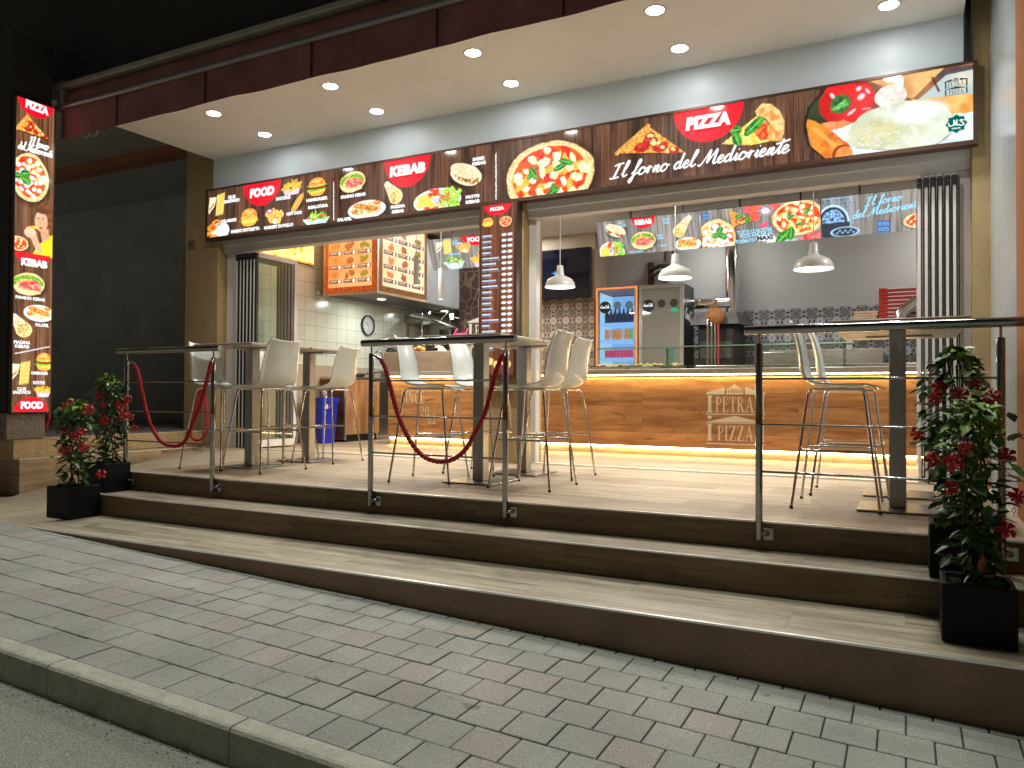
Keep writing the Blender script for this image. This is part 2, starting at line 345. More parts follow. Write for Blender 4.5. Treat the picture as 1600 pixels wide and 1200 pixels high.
def serif(ch):
    R = lambda x0, x1, y0, y1: [(x0, y0), (x1, y0), (x1, y1), (x0, y1)]
    K, t = .13, .045
    def stem(x, k=K): return [R(x, x+k, 0, 1), R(x-.06, x+k+.06, 0, t), R(x-.06, x+k+.06, 1-t, 1)]
    rib = []
    if ch == 'I': return .32, stem(.09), rib
    if ch in 'PR':
        p = stem(.09); rib.append((arc(.24, .74, .24, .235, 90, -90), .08))
        if ch == 'R': p += [[(.27, .5), (.4, .5), (.66, 0), (.5, 0)], R(.48, .72, 0, t)]; return .72, p, rib
        return .56, p, rib
    if ch == 'E': return .6, stem(.09)+[R(.2, .54, 0, .05), R(.2, .52, .95, 1), R(.2, .42, .49, .54), R(.5, .54, 0, .22), R(.48, .52, .8, 1), R(.4, .43, .42, .61)], rib
    if ch == 'T': return .6, [R(.24, .37, 0, 1), R(.17, .44, 0, t), R(.0, .6, .95, 1), R(0, .035, .78, 1), R(.565, .6, .78, 1)], rib
    if ch == 'A': return .74, [[(.05, 0), (.1, 0), (.38, .97), (.34, 1)], [(.3, 1), (.4, 1), (.68, 0), (.53, 0)], R(.17, .52, .32, .37), R(-.02, .2, 0, t), R(.46, .76, 0, t)], rib
    if ch == 'Z': return .62, [[(.02, 0), (.17, 0), (.58, 1), (.43, 1)], R(.05, .56, .95, 1), R(.03, .58, 0, .05), R(.03, .07, .78, 1), R(.55, .59, 0, .23)], rib
    if ch == 'N': return .76, [R(.1, .15, 0, 1), R(.58, .63, 0, 1), [(.08, 1), (.22, 1), (.64, 0), (.52, 0)], R(0, .24, 0, t), R(0, .2, 1-t, 1), R(.5, .73, 1-t, 1)], rib
    if ch == 'C': return .66, [R(.56, .6, .7, .98), R(.56, .6, .04, .3)], [(arc(.36, .5, .28, .47, 50, 310, 16), .09)]
    if ch == 'S': return .52, [R(.4, .44, .72, .97), R(.05, .09, .03, .28)], [(smooth_path([(.42, .8), (.25, .96), (.1, .8), (.12, .62), (.36, .4), (.4, .2), (.24, .04), (.07, .2)]), .1)]
    if ch == '0': return .6, [], [(arc(.28, .5, .2, .46, 0, 360, 20), .09)]
    if ch == '2': return .58, [R(.06, .5, 0, .1)], [(smooth_path([(.08, .72), (.15, .92), (.32, .95), (.43, .75), (.35, .5), (.08, .06)]), .09)]
    return .4, [], []
def put_serif(mb, s, T, a, b, w_, h_, d=.003, gap=.06, rot=0):
    tot = sum(serif(c)[0] for c in s)+gap*(len(s)-1); sx = w_/tot; x = 0; k = 0; c_, s_ = math.cos(rot), math.sin(rot)
    fx = lambda u, v: (a+u*sx*c_-v*h_*s_, b+u*sx*s_+v*h_*c_)
    for ch in s:
        adv, polys, ribs = serif(ch)
        for p in polys: mb.flat([fx(x+u, v) for u, v in p], T, d+k*.0002); k += 1
        for p, wd in ribs: ribbon(mb, [fx(x+u, v) for u, v in p], wd*(sx+h_)/2*.8, T, d+k*.0002, .0); k += 1
        x += adv+gap
def temple_logo(mb, T, a, b, w_, h_, d=.003, part=1.0):
    """two-storey temple front with PETRA above PIZZA; (a, b) lower left"""
    k = [0]
    def q(pts):
        pts = [((x-815)/340, (775-y)/337) for x, y in pts]
        mb.flat([(a+u*w_, b+v*h_) for u, v in pts], T, d+k[0]*.0002); k[0] += 1
    R = lambda x0, x1, y0, y1: [(x0, y1), (x1, y1), (x1, y0), (x0, y0)]
    q([(812, 497), (921, 497), (921, 456), (812, 488)]); q([(1040, 497), (1155, 497), (1155, 488), (1040, 456)])
    q(R(930, 1030, 488, 497)); q(R(932, 1028, 466, 470)); q([(940, 464), (1020, 464), (985, 445), (979, 436), (973, 445)])
    for i in range(7): q(R(936+i*14, 942+i*14, 470, 488))
    for y0, y1 in ((503, 598), (660, 754)):
        for x in (820, 1122):
            q(R(x+4, x+24, y0+8, y1-8)); q(R(x, x+28, y0, y0+8)); q(R(x-2, x+30, y1-8, y1))
    q(R(812, 1155, 603, 609)); q(R(822, 846, 615, 633)); q(R(1124, 1148, 615, 633))
    q([(812, 650), (1155, 650), (983, 614)]); q(R(812, 1155, 653, 657)); q(R(812, 1155, 766, 773))
    u = lambda x: a+(x-815)/340*w_
    v = lambda y: b+(775-y)/337*h_
    put_serif(mb, 'PETRA', T, u(868), v(594), u(1092)-u(868), v(510)-v(594), d+.004)
    put_serif(mb, 'PIZZA', T, u(880), v(752), u(1090)-u(880), v(670)-v(752), d+.004)
# ---------------------------------------------------------------- printed and backlit pictures, painted as colours on a fine mesh
_rng = np.random.default_rng(5); _NT = _rng.random((256, 256))
def vnoise(x, y):
    xi = np.floor(x).astype(int); yi = np.floor(y).astype(int); fx = x-xi; fy = y-yi
    fx = fx*fx*(3-2*fx); fy = fy*fy*(3-2*fy)
    g = lambda i, j: _NT[(yi+j) % 256, (xi+i) % 256]
    return (g(0, 0)*(1-fx)+g(1, 0)*fx)*(1-fy)+(g(0, 1)*(1-fx)+g(1, 1)*fx)*fy
def fbm(x, y, o=3): 
    s = 0; a = .5; t = 0
    for k in range(o): s = s+a*vnoise(x*2**k+17.3*k, y*2**k+9.1*k); t += a; a *= .55
    return s/t
class Art:
    SS = 2
    def __init__(s, W, H, res, T=None):
        s.W, s.H = W, H; s.nx = int(W/res)*s.SS; s.ny = int(H/res)*s.SS; s.sx = W/s.nx; s.sy = H/s.ny
        s.A = np.zeros((s.ny, s.nx, 3)); s.seed = 0; s.clip = None
    def reg(s, x0, x1, y0, y1):
        i0 = max(0, int(x0/s.sx)); i1 = min(s.nx, int(x1/s.sx)+2); j0 = max(0, int(y0/s.sy)); j1 = min(s.ny, int(y1/s.sy)+2)
        if i1 <= i0 or j1 <= j0: return None
        X, Y = np.meshgrid((np.arange(i0, i1)+.5)*s.sx, (np.arange(j0, j1)+.5)*s.sy)
        return (slice(j0, j1), slice(i0, i1)), X, Y
    def comp(s, sl, m, c):
        m = m[..., None]
        if s.clip is not None: m = m*s.clip[sl][..., None]
        s.A[sl] = s.A[sl]*(1-m)+c*m
    def col(s, X, Y, c1, c2, fs):
        c1 = np.array(lin(c1)); 
        if c2 is None: return np.broadcast_to(c1, X.shape+(3,))
        s.seed += 1; n = fbm(X*fs+s.seed*7.7, Y*fs+s.seed*3.3)
        t = np.clip((n-.35)/.3, 0, 1)[..., None]
        return c1*(1-t)+np.array(lin(c2))*t
    def E(s, cx, cy, rx, ry, c1, c2=None, rot=0, rough=0, fs=120, alpha=1, soft=0, a0=None, a1=None, inner=0):
        R = max(rx, ry)*1.35
        g = s.reg(cx-R, cx+R, cy-R, cy+R)
        if not g: return
        sl, X, Y = g; c, sn = math.cos(rot), math.sin(rot); u = ((X-cx)*c+(Y-cy)*sn)/rx; v = (-(X-cx)*sn+(Y-cy)*c)/ry
        r = np.hypot(u, v)
        if rough: s.seed += 1; r = r+rough*(fbm(X*2.2/min(rx, ry)+s.seed*5, Y*2.2/min(rx, ry)+s.seed*11)-.5)*2
        e = soft or max(s.sx/min(rx, ry), .02)
        m = np.clip((1-r)/e+.5, 0, 1)*alpha
        if inner: m = m*np.clip((r-inner)/e+.5, 0, 1)
        if a0 is not None: m = m*((v >= a0) & (v <= a1))
        s.comp(sl, m, s.col(X, Y, c1, c2, fs))
    def P(s, pts, c1, c2=None, fs=120, rough=0, alpha=1):
        xs = [p[0] for p in pts]; ys = [p[1] for p in pts]
        g = s.reg(min(xs)-rough, max(xs)+rough, min(ys)-rough, max(ys)+rough)
        if not g: return
        sl, X, Y = g; x, y = X, Y
        if rough:
            s.seed += 1; f = 1.2/rough*.5
            x = X+(fbm(X*f+s.seed, Y*f)-.5)*2*rough; y = Y+(fbm(X*f, Y*f+s.seed*3)-.5)*2*rough
        m = np.zeros(X.shape, bool); n = len(pts)
        for i in range(n):
            xa, ya = pts[i]; xb, yb = pts[(i+1) % n]
            if ya == yb: continue
            t = ((ya > y) != (yb > y)) & (x < (xb-xa)*(y-ya)/(yb-ya)+xa); m ^= t
        s.comp(sl, m*float(alpha), s.col(X, Y, c1, c2, fs))
    def wood(s, c0=(44, 24, 15), c1=(112, 66, 42), plank=.16, dark=(26, 14, 9), vertical=True, x0=0):
        X, Y = np.meshgrid((np.arange(s.nx)+.5)*s.sx, (np.arange(s.ny)+.5)*s.sy)
        if not vertical: X, Y = Y, X
        k = np.floor((X+x0)/plank); n = fbm(X*95+k*31, Y*3.2+k*13, 4); n2 = fbm(X*20+k*3, Y*1.5+k*5)
        t = np.clip((n*.7+n2*.5-.38)/.5, 0, 1)[..., None]
        tone = (.78+.5*((k*.618) % 1))[..., None]
        s.A = (np.array(lin(c0))*(1-t)+np.array(lin(c1))*t)*tone
        e = np.abs(((X+x0)/plank) % 1-.5) > .485
        s.A[e] = np.array(lin(dark))
    def shadow(s, cx, cy, rx, ry): s.E(cx+rx*.06, cy-ry*.1, rx*1.1, ry*1.1, (14, 7, 4), alpha=.7, soft=.25)
    def out(s):
        A = s.A[:s.ny//2*2, :s.nx//2*2]; A = A.reshape(s.ny//2, 2, s.nx//2, 2, 3).mean((1, 3))
        return A, s.W, s.H
def rr(a, b): return random.uniform(a, b)
def halfdisc(A, cx, top, rx, h, up=False, c=(214, 8, 32)):
    pts = [(cx+rx*math.cos(t), top-(-1 if up else 1)*h*math.sin(t)) for t in [PI*i/24 for i in range(25)]]
    A.P(pts, c, (226, 14, 40), 30)
def pizza(A, x, y, w, h, basil=5, moz=16, pale=False):
    rx, ry = w/2, h/2; A.shadow(x, y, rx, ry)
    A.E(x, y, rx, ry, (226, 176, 110), (246, 222, 170), rough=.05, fs=60)
    A.E(x, y, rx*.93, ry*.93, (236, 196, 128), (252, 232, 176), rough=.05, fs=90)
    A.E(x, y, rx*.84, ry*.84, (214, 34, 14), (244, 92, 20), rough=.09, fs=14/ry*.5)
    for i in range(int(moz*.8)):
        t = rr(0, 6.28); r = math.sqrt(rr(0, .6)); A.E(x+r*rx*math.cos(t), y+r*ry*math.sin(t), rx*rr(.08, .2), ry*rr(.05, .14), (248, 150, 40), (252, 206, 90), rot=rr(0, 3), rough=.3)
    for i in range(moz):
        t = i*2.4; r = .8*math.sqrt((i+.5)/moz); A.E(x+r*rx*math.cos(t), y+r*ry*math.sin(t), rx*rr(.08, .17), ry*rr(.07, .14), (250, 246, 226), (255, 226, 150) if not pale else (255, 252, 240), rot=rr(0, 3), rough=.3, fs=50)
    for i in range(basil):
        t = i*2.1+.7; r = rr(.25, .6); leaf(A, x+r*rx*math.cos(t), y+r*ry*math.sin(t), rx*.17, ry*.09, rr(0, 3))
def leaf(A, x, y, a, b, rot):
    A.E(x, y, a, b, (14, 104, 30), (64, 168, 52), rot=rot, rough=.12, fs=40)
    A.E(x, y, a*.85, b*.12, (140, 206, 110), rot=rot)
def slice_(A, pts, crust, tip_c=(250, 190, 60)):
    """pts: crust end a, crust end b, tip"""
    (ax, ay), (bx, by), (tx, ty) = pts; A.P([(p[0]+.006, p[1]-.012) for p in pts], (10, 5, 3), alpha=.7)
    A.P(pts, (226, 110, 30), (250, 196, 90), 60, rough=.006)
    mx = lambda k, l: (ax+(bx-ax)*k+(tx-ax-(bx-ax)*k)*l, ay+(by-ay)*k+(ty-ay-(by-ay)*k)*l)
    s_ = math.hypot(bx-ax, by-ay)
    for k, l, r in ((.28, .28, .2), (.62, .3, .2), (.45, .55, .2), (.8, .2, .14), (.4, .8, .15), (.7, .55, .12)):
        p = mx(k, l); A.E(p[0], p[1], s_*r, s_*r*.62, (150, 14, 14), (200, 36, 26), rough=.12); A.E(p[0]-s_*r*.2, p[1]+s_*r*.2, s_*r*.4, s_*r*.2, (226, 80, 60), alpha=.6, soft=.6)
    for i in range(9):
        p = mx(rr(.15, .85), rr(.15, .8)); A.E(p[0], p[1], s_*.06, s_*.04, (255, 236, 170), (255, 200, 90), rough=.4, rot=rr(0, 3))
    n = 16
    for i in range(n+1):
        k = i/n; A.E(ax+(bx-ax)*k, ay+(by-ay)*k, s_*crust*.62, s_*crust*.55, (206, 128, 50), (240, 184, 100), rough=.12, fs=60)
def burger(A, x, y, w, h, cut=False):
    rx, ry = w/2, h/2; A.shadow(x, y, rx, ry*.95)
    A.E(x, y-ry*.55, rx*.86, ry*.42, (236, 150, 44), (250, 196, 90), rough=.05)
    A.E(x, y-ry*.35, rx, ry*.3, (242, 196, 60), (250, 232, 120), rough=.3, fs=90)
    if not cut:
        A.E(x, y-ry*.3, rx*.98, ry*.16, (90, 160, 30), (180, 220, 60), rough=.4); A.E(x, y-ry*.12, rx*.92, ry*.14, (84, 40, 22), (120, 60, 34), rough=.15)
        A.E(x, y+ry*.05, rx*.9, ry*.12, (224, 60, 30), (240, 120, 60), rough=.2); A.E(x, y+ry*.16, rx, ry*.14, (120, 190, 50), (220, 236, 130), rough=.45)
    else: A.E(x, y, rx*.95, ry*.28, (250, 210, 100), (236, 160, 40), rough=.4, fs=80)
    A.E(x, y+ry*.2, rx*.94, ry*.78, (232, 130, 36), (250, 176, 76), fs=30, a0=0, a1=2)
    A.E(x-rx*.1, y+ry*.62, rx*.5, ry*.16, (255, 214, 140), alpha=.6, soft=.6)
def fries(A, x, y, w, h, tray=True):
    if tray: A.P([(x-w*.42, y-h*.1), (x+w*.42, y-h*.1), (x+w*.33, y-h*.5), (x-w*.3, y-h*.5)], (236, 214, 232), (214, 190, 214), 40)
    for i in range(46):
        a = rr(-1, 1); cx = x+a*w*.4; cy = y+h*rr(-.12, .34)*(1-a*a*.5); A.E(cx, cy, w*rr(.12, .2), h*.042, (244, 160, 20), (255, 214, 80), rot=rr(-1.1, 1.1)+(PI/2 if rr(0, 1) < .5 else 0)*rr(.3, 1), fs=70)
def salad(A, x, y, w, h, plate=True):
    rx, ry = w/2, h/2
    if plate: A.P([(x-rx, y+ry*.1), (x+rx, y+ry*.1), (x+rx*.55, y-ry), (x-rx*.45, y-ry)], (226, 244, 240), (180, 214, 214), 30)
    for i in range(34):
        t = rr(0, 3.14); r = rr(.2, .95); A.E(x+rx*.85*r*math.cos(t), y+ry*(.0+.85*r*math.sin(t)), rx*rr(.1, .2), ry*rr(.08, .16), random.choice([(36, 130, 26), (90, 190, 40), (150, 220, 60)]), random.choice([(170, 230, 90), (60, 160, 40)]), rot=rr(0, 3), rough=.5)
    for i in range(5): A.E(x+rx*rr(-.6, .6), y+ry*rr(0, .4), rx*.11, ry*.12, (206, 50, 40), (240, 110, 90), rough=.2)
    for i in range(3): A.E(x+rx*rr(-.5, .5), y+ry*rr(.1, .5), rx*.1, ry*.12, (236, 240, 90), (250, 250, 170), rough=.2)
def plate(A, x, y, w, h, kind='balls'):
    rx, ry = w/2, h/2; A.shadow(x, y, rx, ry); A.E(x, y, rx, ry, (238, 240, 236), (210, 220, 218), fs=10); A.E(x, y+ry*.08, rx*.84, ry*.76, (250, 232, 190), (210, 190, 150), fs=30)
    if kind == 'balls':
        for i in range(16): A.E(x+rx*rr(-.65, .65), y+ry*rr(-.25, .4), rx*.1, ry*.16, (90, 160, 40), (210, 220, 100), rough=.5, rot=rr(0, 3))
        for i in range(13):
            cx = x+rx*(-.62+1.24*((i*.618) % 1)); cy = y+ry*(-.1+.75*((i*.37) % 1)); A.E(cx, cy, rx*.19, ry*.24, (190, 96, 30), (240, 160, 70), rough=.15, fs=60); A.E(cx-rx*.04, cy+ry*.08, rx*.06, ry*.05, (255, 222, 150), alpha=.8)
    else:
        for i in range(60): A.E(x-rx*rr(.1, .85), y+ry*rr(-.35, .45), rx*.12, ry*.045, (236, 190, 30), (255, 232, 80), rot=rr(-.9, .9))
        for i in range(44): A.E(x+rx*rr(.15, .95), y+ry*rr(-.55, .95)*.9, rx*rr(.07, .13), ry*rr(.09, .16), random.choice([(40, 150, 20), (110, 210, 40), (160, 230, 70)]), (190, 240, 90), rough=.5, rot=rr(0, 3))
        for i in range(18): A.E(x+rx*rr(.0, .5), y+ry*rr(-.1, .5), rx*.12, ry*.07, (160, 92, 40), (220, 150, 80), rough=.5, rot=rr(0, 3))
        for i in range(9): A.E(x+rx*rr(-.3, .05), y+ry*rr(.5, .95), rx*.08, ry*.14, (214, 30, 16), (240, 80, 40), rough=.3)
        for i in range(7): A.E(x+rx*rr(-.45, .0), y+ry*rr(-.75, -.45), rx*.12, ry*.1, (214, 30, 16), (240, 90, 50), rough=.3)
        A.E(x-rx*.03, y+ry*.1, rx*.18, ry*.3, (236, 232, 236), (170, 150, 190), rough=.3, fs=40)
def panino(A, x, y, w, h):
    rx, ry = w/2, h/2; A.shadow(x, y, rx, ry); A.E(x, y, rx, ry, (236, 200, 140), (250, 228, 180), rough=.04, rot=.1)
    A.E(x-rx*.05, y+ry*.22, rx*.92, ry*.6, (236, 190, 90), (250, 220, 130), rough=.1)
    for i in range(34):
        t = rr(.1, 3.2); A.E(x+rx*.82*math.cos(t), y+ry*(.0+.62*math.sin(t)), rx*.14, ry*.14, (44, 130, 30), (150, 206, 70), rough=.5, rot=rr(0, 3))
    A.E(x+rx*.08, y-ry*.12, rx*.72, ry*.46, (214, 60, 60), (246, 170, 140), rough=.3, fs=60)
    for i in range(16): A.E(x+rx*rr(-.5, .7), y+ry*rr(-.5, .25), rx*.12, ry*.08, random.choice([(200, 20, 50), (250, 210, 190), (160, 90, 50)]), (236, 90, 90), rough=.4, rot=rr(-.5, .5))
    A.E(x, y-ry*.72, rx*.75, ry*.18, (236, 200, 140), (250, 226, 170), rough=.1)
def wrap(A, x0, y0, x1, y1, wd, wide):
    """rolled flatbread from closed end (x0, y0) to filled end (x1, y1)"""
    dx, dy = x1-x0, y1-y0; l = math.hypot(dx, dy); nx, ny = -dy/l, dx/l
    q = [(x0+nx*wd, y0+ny*wd), (x1+nx*wide, y1+ny*wide), (x1-nx*wide, y1-ny*wide), (x0-nx*wd, y0-ny*wd)]
    A.P([(a+.006, b-.012) for a, b in q], (12, 6, 4), alpha=.7); A.P(q, (244, 224, 190), (220, 184, 140), 60); A.E(x0, y0, wd, wd, (246, 240, 226), (226, 200, 160)); A.E(x1, y1, wide, wide*.95, (240, 206, 130), (250, 230, 170), rough=.1)
    for i in range(26):
        t = rr(0, 6.28); r = wide*.75*math.sqrt(rr(0, 1)); A.E(x1+r*math.cos(t), y1+r*math.sin(t), wide*.22, wide*.12, random.choice([(90, 160, 40), (240, 220, 90), (190, 110, 60), (214, 60, 40)]), (230, 200, 120), rough=.4, rot=rr(0, 3))
def taco(A, x, y, w, h, rot=-.35):
    A.shadow(x, y, w/2, h/2); A.E(x, y, w/2, h*.45, (240, 220, 180), (250, 238, 210), rot=rot, rough=.05)
    c, s_ = math.cos(rot), math.sin(rot)
    for i in range(34):
        u, v = rr(-.8, .8)*w/2, rr(-.55, .0)*h*.5
        A.E(x+u*c-v*s_, y+u*s_+v*c, w*.07, h*.06, random.choice([(110, 40, 22), (150, 60, 34), (110, 180, 50), (236, 226, 160)]), (190, 90, 50), rough=.5, rot=rr(0, 3))
    A.E(x+h*.16*-s_*-1, y+h*.17*c, w*.47, h*.3, (246, 232, 198), (226, 196, 150), rot=rot, rough=.05, fs=60)
def hotdog(A, x, y, w, h, rot):
    A.shadow(x, y, w/2*.7, h/2*.7)
    c, s_ = math.cos(rot), math.sin(rot); L = w/2
    A.E(x, y, L, h*.26, (236, 160, 66), (248, 200, 110), rot=rot); A.E(x-s_*h*.03, y+c*h*.03, L*1.05, h*.13, (206, 90, 40), (230, 140, 80), rot=rot); A.E(x-s_*h*.04, y+c*h*.04, L*.85, h*.05, (240, 226, 80), rot=rot, rough=.3)
def nuggets(A, x, y, w, h):
    for i in range(11): A.E(x+w*.4*math.cos(i*2.4)*math.sqrt(i/11), y+h*.36*math.sin(i*2.4)*math.sqrt(i/11), w*.14, h*.15, (222, 160, 60), (250, 214, 120), rot=rr(0, 3), rough=.2, fs=60)
    A.E(x-w*.25, y+h*.34, w*.16, h*.13, (150, 60, 110), (206, 140, 180)); A.E(x-w*.25, y+h*.34, w*.09, h*.07, (236, 220, 236)); A.E(x+w*.02, y-h*.32, w*.13, h*.15, (244, 236, 224), (240, 220, 190))
def club(A, x, y, w, h):
    A.P([(x-w*.5, y-h*.2), (x-w*.42, y+h*.36), (x+w*.02, y+h*.34), (x-w*.1, y-h*.02), (x-w*.46, y-h*.34)], (226, 214, 170), (250, 240, 206), 40)
    A.P([(x-w*.46, y-h*.1), (x-w*.12, y+h*.12), (x-w*.14, y+h*.02), (x-w*.46, y-h*.24)], (96, 150, 40), (226, 120, 70), 70)
    for i in range(7):
        a = x+w*(.02+.07*i); A.P([(a-w*.05, y-h*.45+h*.02*i), (a, y-h*.46), (a+w*.1, y+h*(.4+.02*i)), (a+w*.04, y+h*.44)], (240, 196, 70) if i % 2 else (252, 226, 130), (250, 214, 110), 60)
def calamari(A, x, y, w, h):
    A.E(x+w*.15, y-h*.08, w*.4, h*.4, (214, 234, 238), (236, 246, 248), fs=12); A.E(x+w*.2, y-h*.14, w*.2, h*.19, (246, 250, 250), (206, 226, 230), fs=20); A.E(x+w*.2, y-h*.12, w*.15, h*.13, (226, 240, 244))
    for a, b in ((-.32, -.32), (-.36, .0), (-.12, -.4), (-.2, .1), (.0, .3)):
        A.E(x+w*a, y+h*b, w*.2, h*.17, (226, 110, 20), (250, 170, 50), rough=.15, inner=.45)
    A.E(x-w*.16, y+h*.1, w*.12, h*.1, (220, 60, 20), (240, 110, 30), rough=.3)
class PX:
    """places by photograph pixel on a flat sign: returns sign metres"""
    def __init__(s, A, X0, Z0, Y=None, X=None): s.A = A; s.X0 = X0; s.Z0 = Z0; s.Y = Y; s.X = X
    def p(s, x, y):
        q = on(x, y, Y=s.Y) if s.Y is not None else on(x, y, X=s.X)
        return ((q.x if s.Y is not None else q.y)-s.X0, q.z-s.Z0)
    def b(s, x, y, w, h):
        c = s.p(x, y); l = s.p(x-w/2, y); r = s.p(x+w/2, y); u = s.p(x, y-h/2); d = s.p(x, y+h/2)
        return c[0], c[1], r[0]-l[0], u[1]-d[1]
# ---------------------------------------------------------------- shared materials
white_paint = mat('white_paint', (.72, .71, .68), .55, var=.04, vscale=2, bump=.05, bscale=90)
soffit_m = mat('soffit_plaster', (.82, .825, .79), .7, var=.05, vscale=1.5)
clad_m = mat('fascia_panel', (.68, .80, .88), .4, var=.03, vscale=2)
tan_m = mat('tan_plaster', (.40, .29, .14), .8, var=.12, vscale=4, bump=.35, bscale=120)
tan_rough = mat('rough_tan_stucco', (.48, .34, .17), .9, var=.18, vscale=18, bump=1, bscale=35)
stone_m = mat('pebble_dash_stone', (.22, .18, .13), .85, var=.55, vscale=55, bump=.8, bscale=60)
steel = mat('brushed_steel', (.36, .36, .35), .3, metal=1, var=.12, vscale=6, stretch=(30, 30, .6))
chrome = mat('chrome', (.68, .66, .64), .12, metal=1)
chrome_dark = mat('polished_rail_steel', (.36, .355, .35), .08, metal=1)
alu = mat('aluminium_trim', (.85, .84, .80), .35, metal=.85)
black_m = mat('black_plastic', (.012, .012, .013), .4)
frame_white = mat('white_aluminium_frame', (.68, .66, .64), .35)
gasket = mat('black_rubber_gasket', (.01, .01, .012), .5)
dark_wall = mat('dark_grey_render', (.34, .34, .35), .9, var=.15, vscale=2)
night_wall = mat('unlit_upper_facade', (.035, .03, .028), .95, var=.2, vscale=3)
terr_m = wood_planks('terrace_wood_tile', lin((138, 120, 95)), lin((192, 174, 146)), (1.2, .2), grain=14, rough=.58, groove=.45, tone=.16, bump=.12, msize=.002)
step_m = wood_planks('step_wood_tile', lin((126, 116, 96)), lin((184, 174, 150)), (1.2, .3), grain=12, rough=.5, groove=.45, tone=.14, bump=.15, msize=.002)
counter_wood = wood_planks('rustic_pine', lin((162, 108, 64)), lin((220, 168, 114)), (2.6, .145), grain=7, rough=.5, groove=.6, tone=.14, bump=.2, knots=.75, msize=.0016)
glass = glass_mat('clear_glass', (.97, 1, .98), .0)
glass_green = glass_mat('green_edged_glass', (.8, .95, .9), .1)

F = 6.55            # plane of the folding doors
SY = 6.40           # face of the long sign
LX = -7.42          # side of the ramp wall and sign pillar
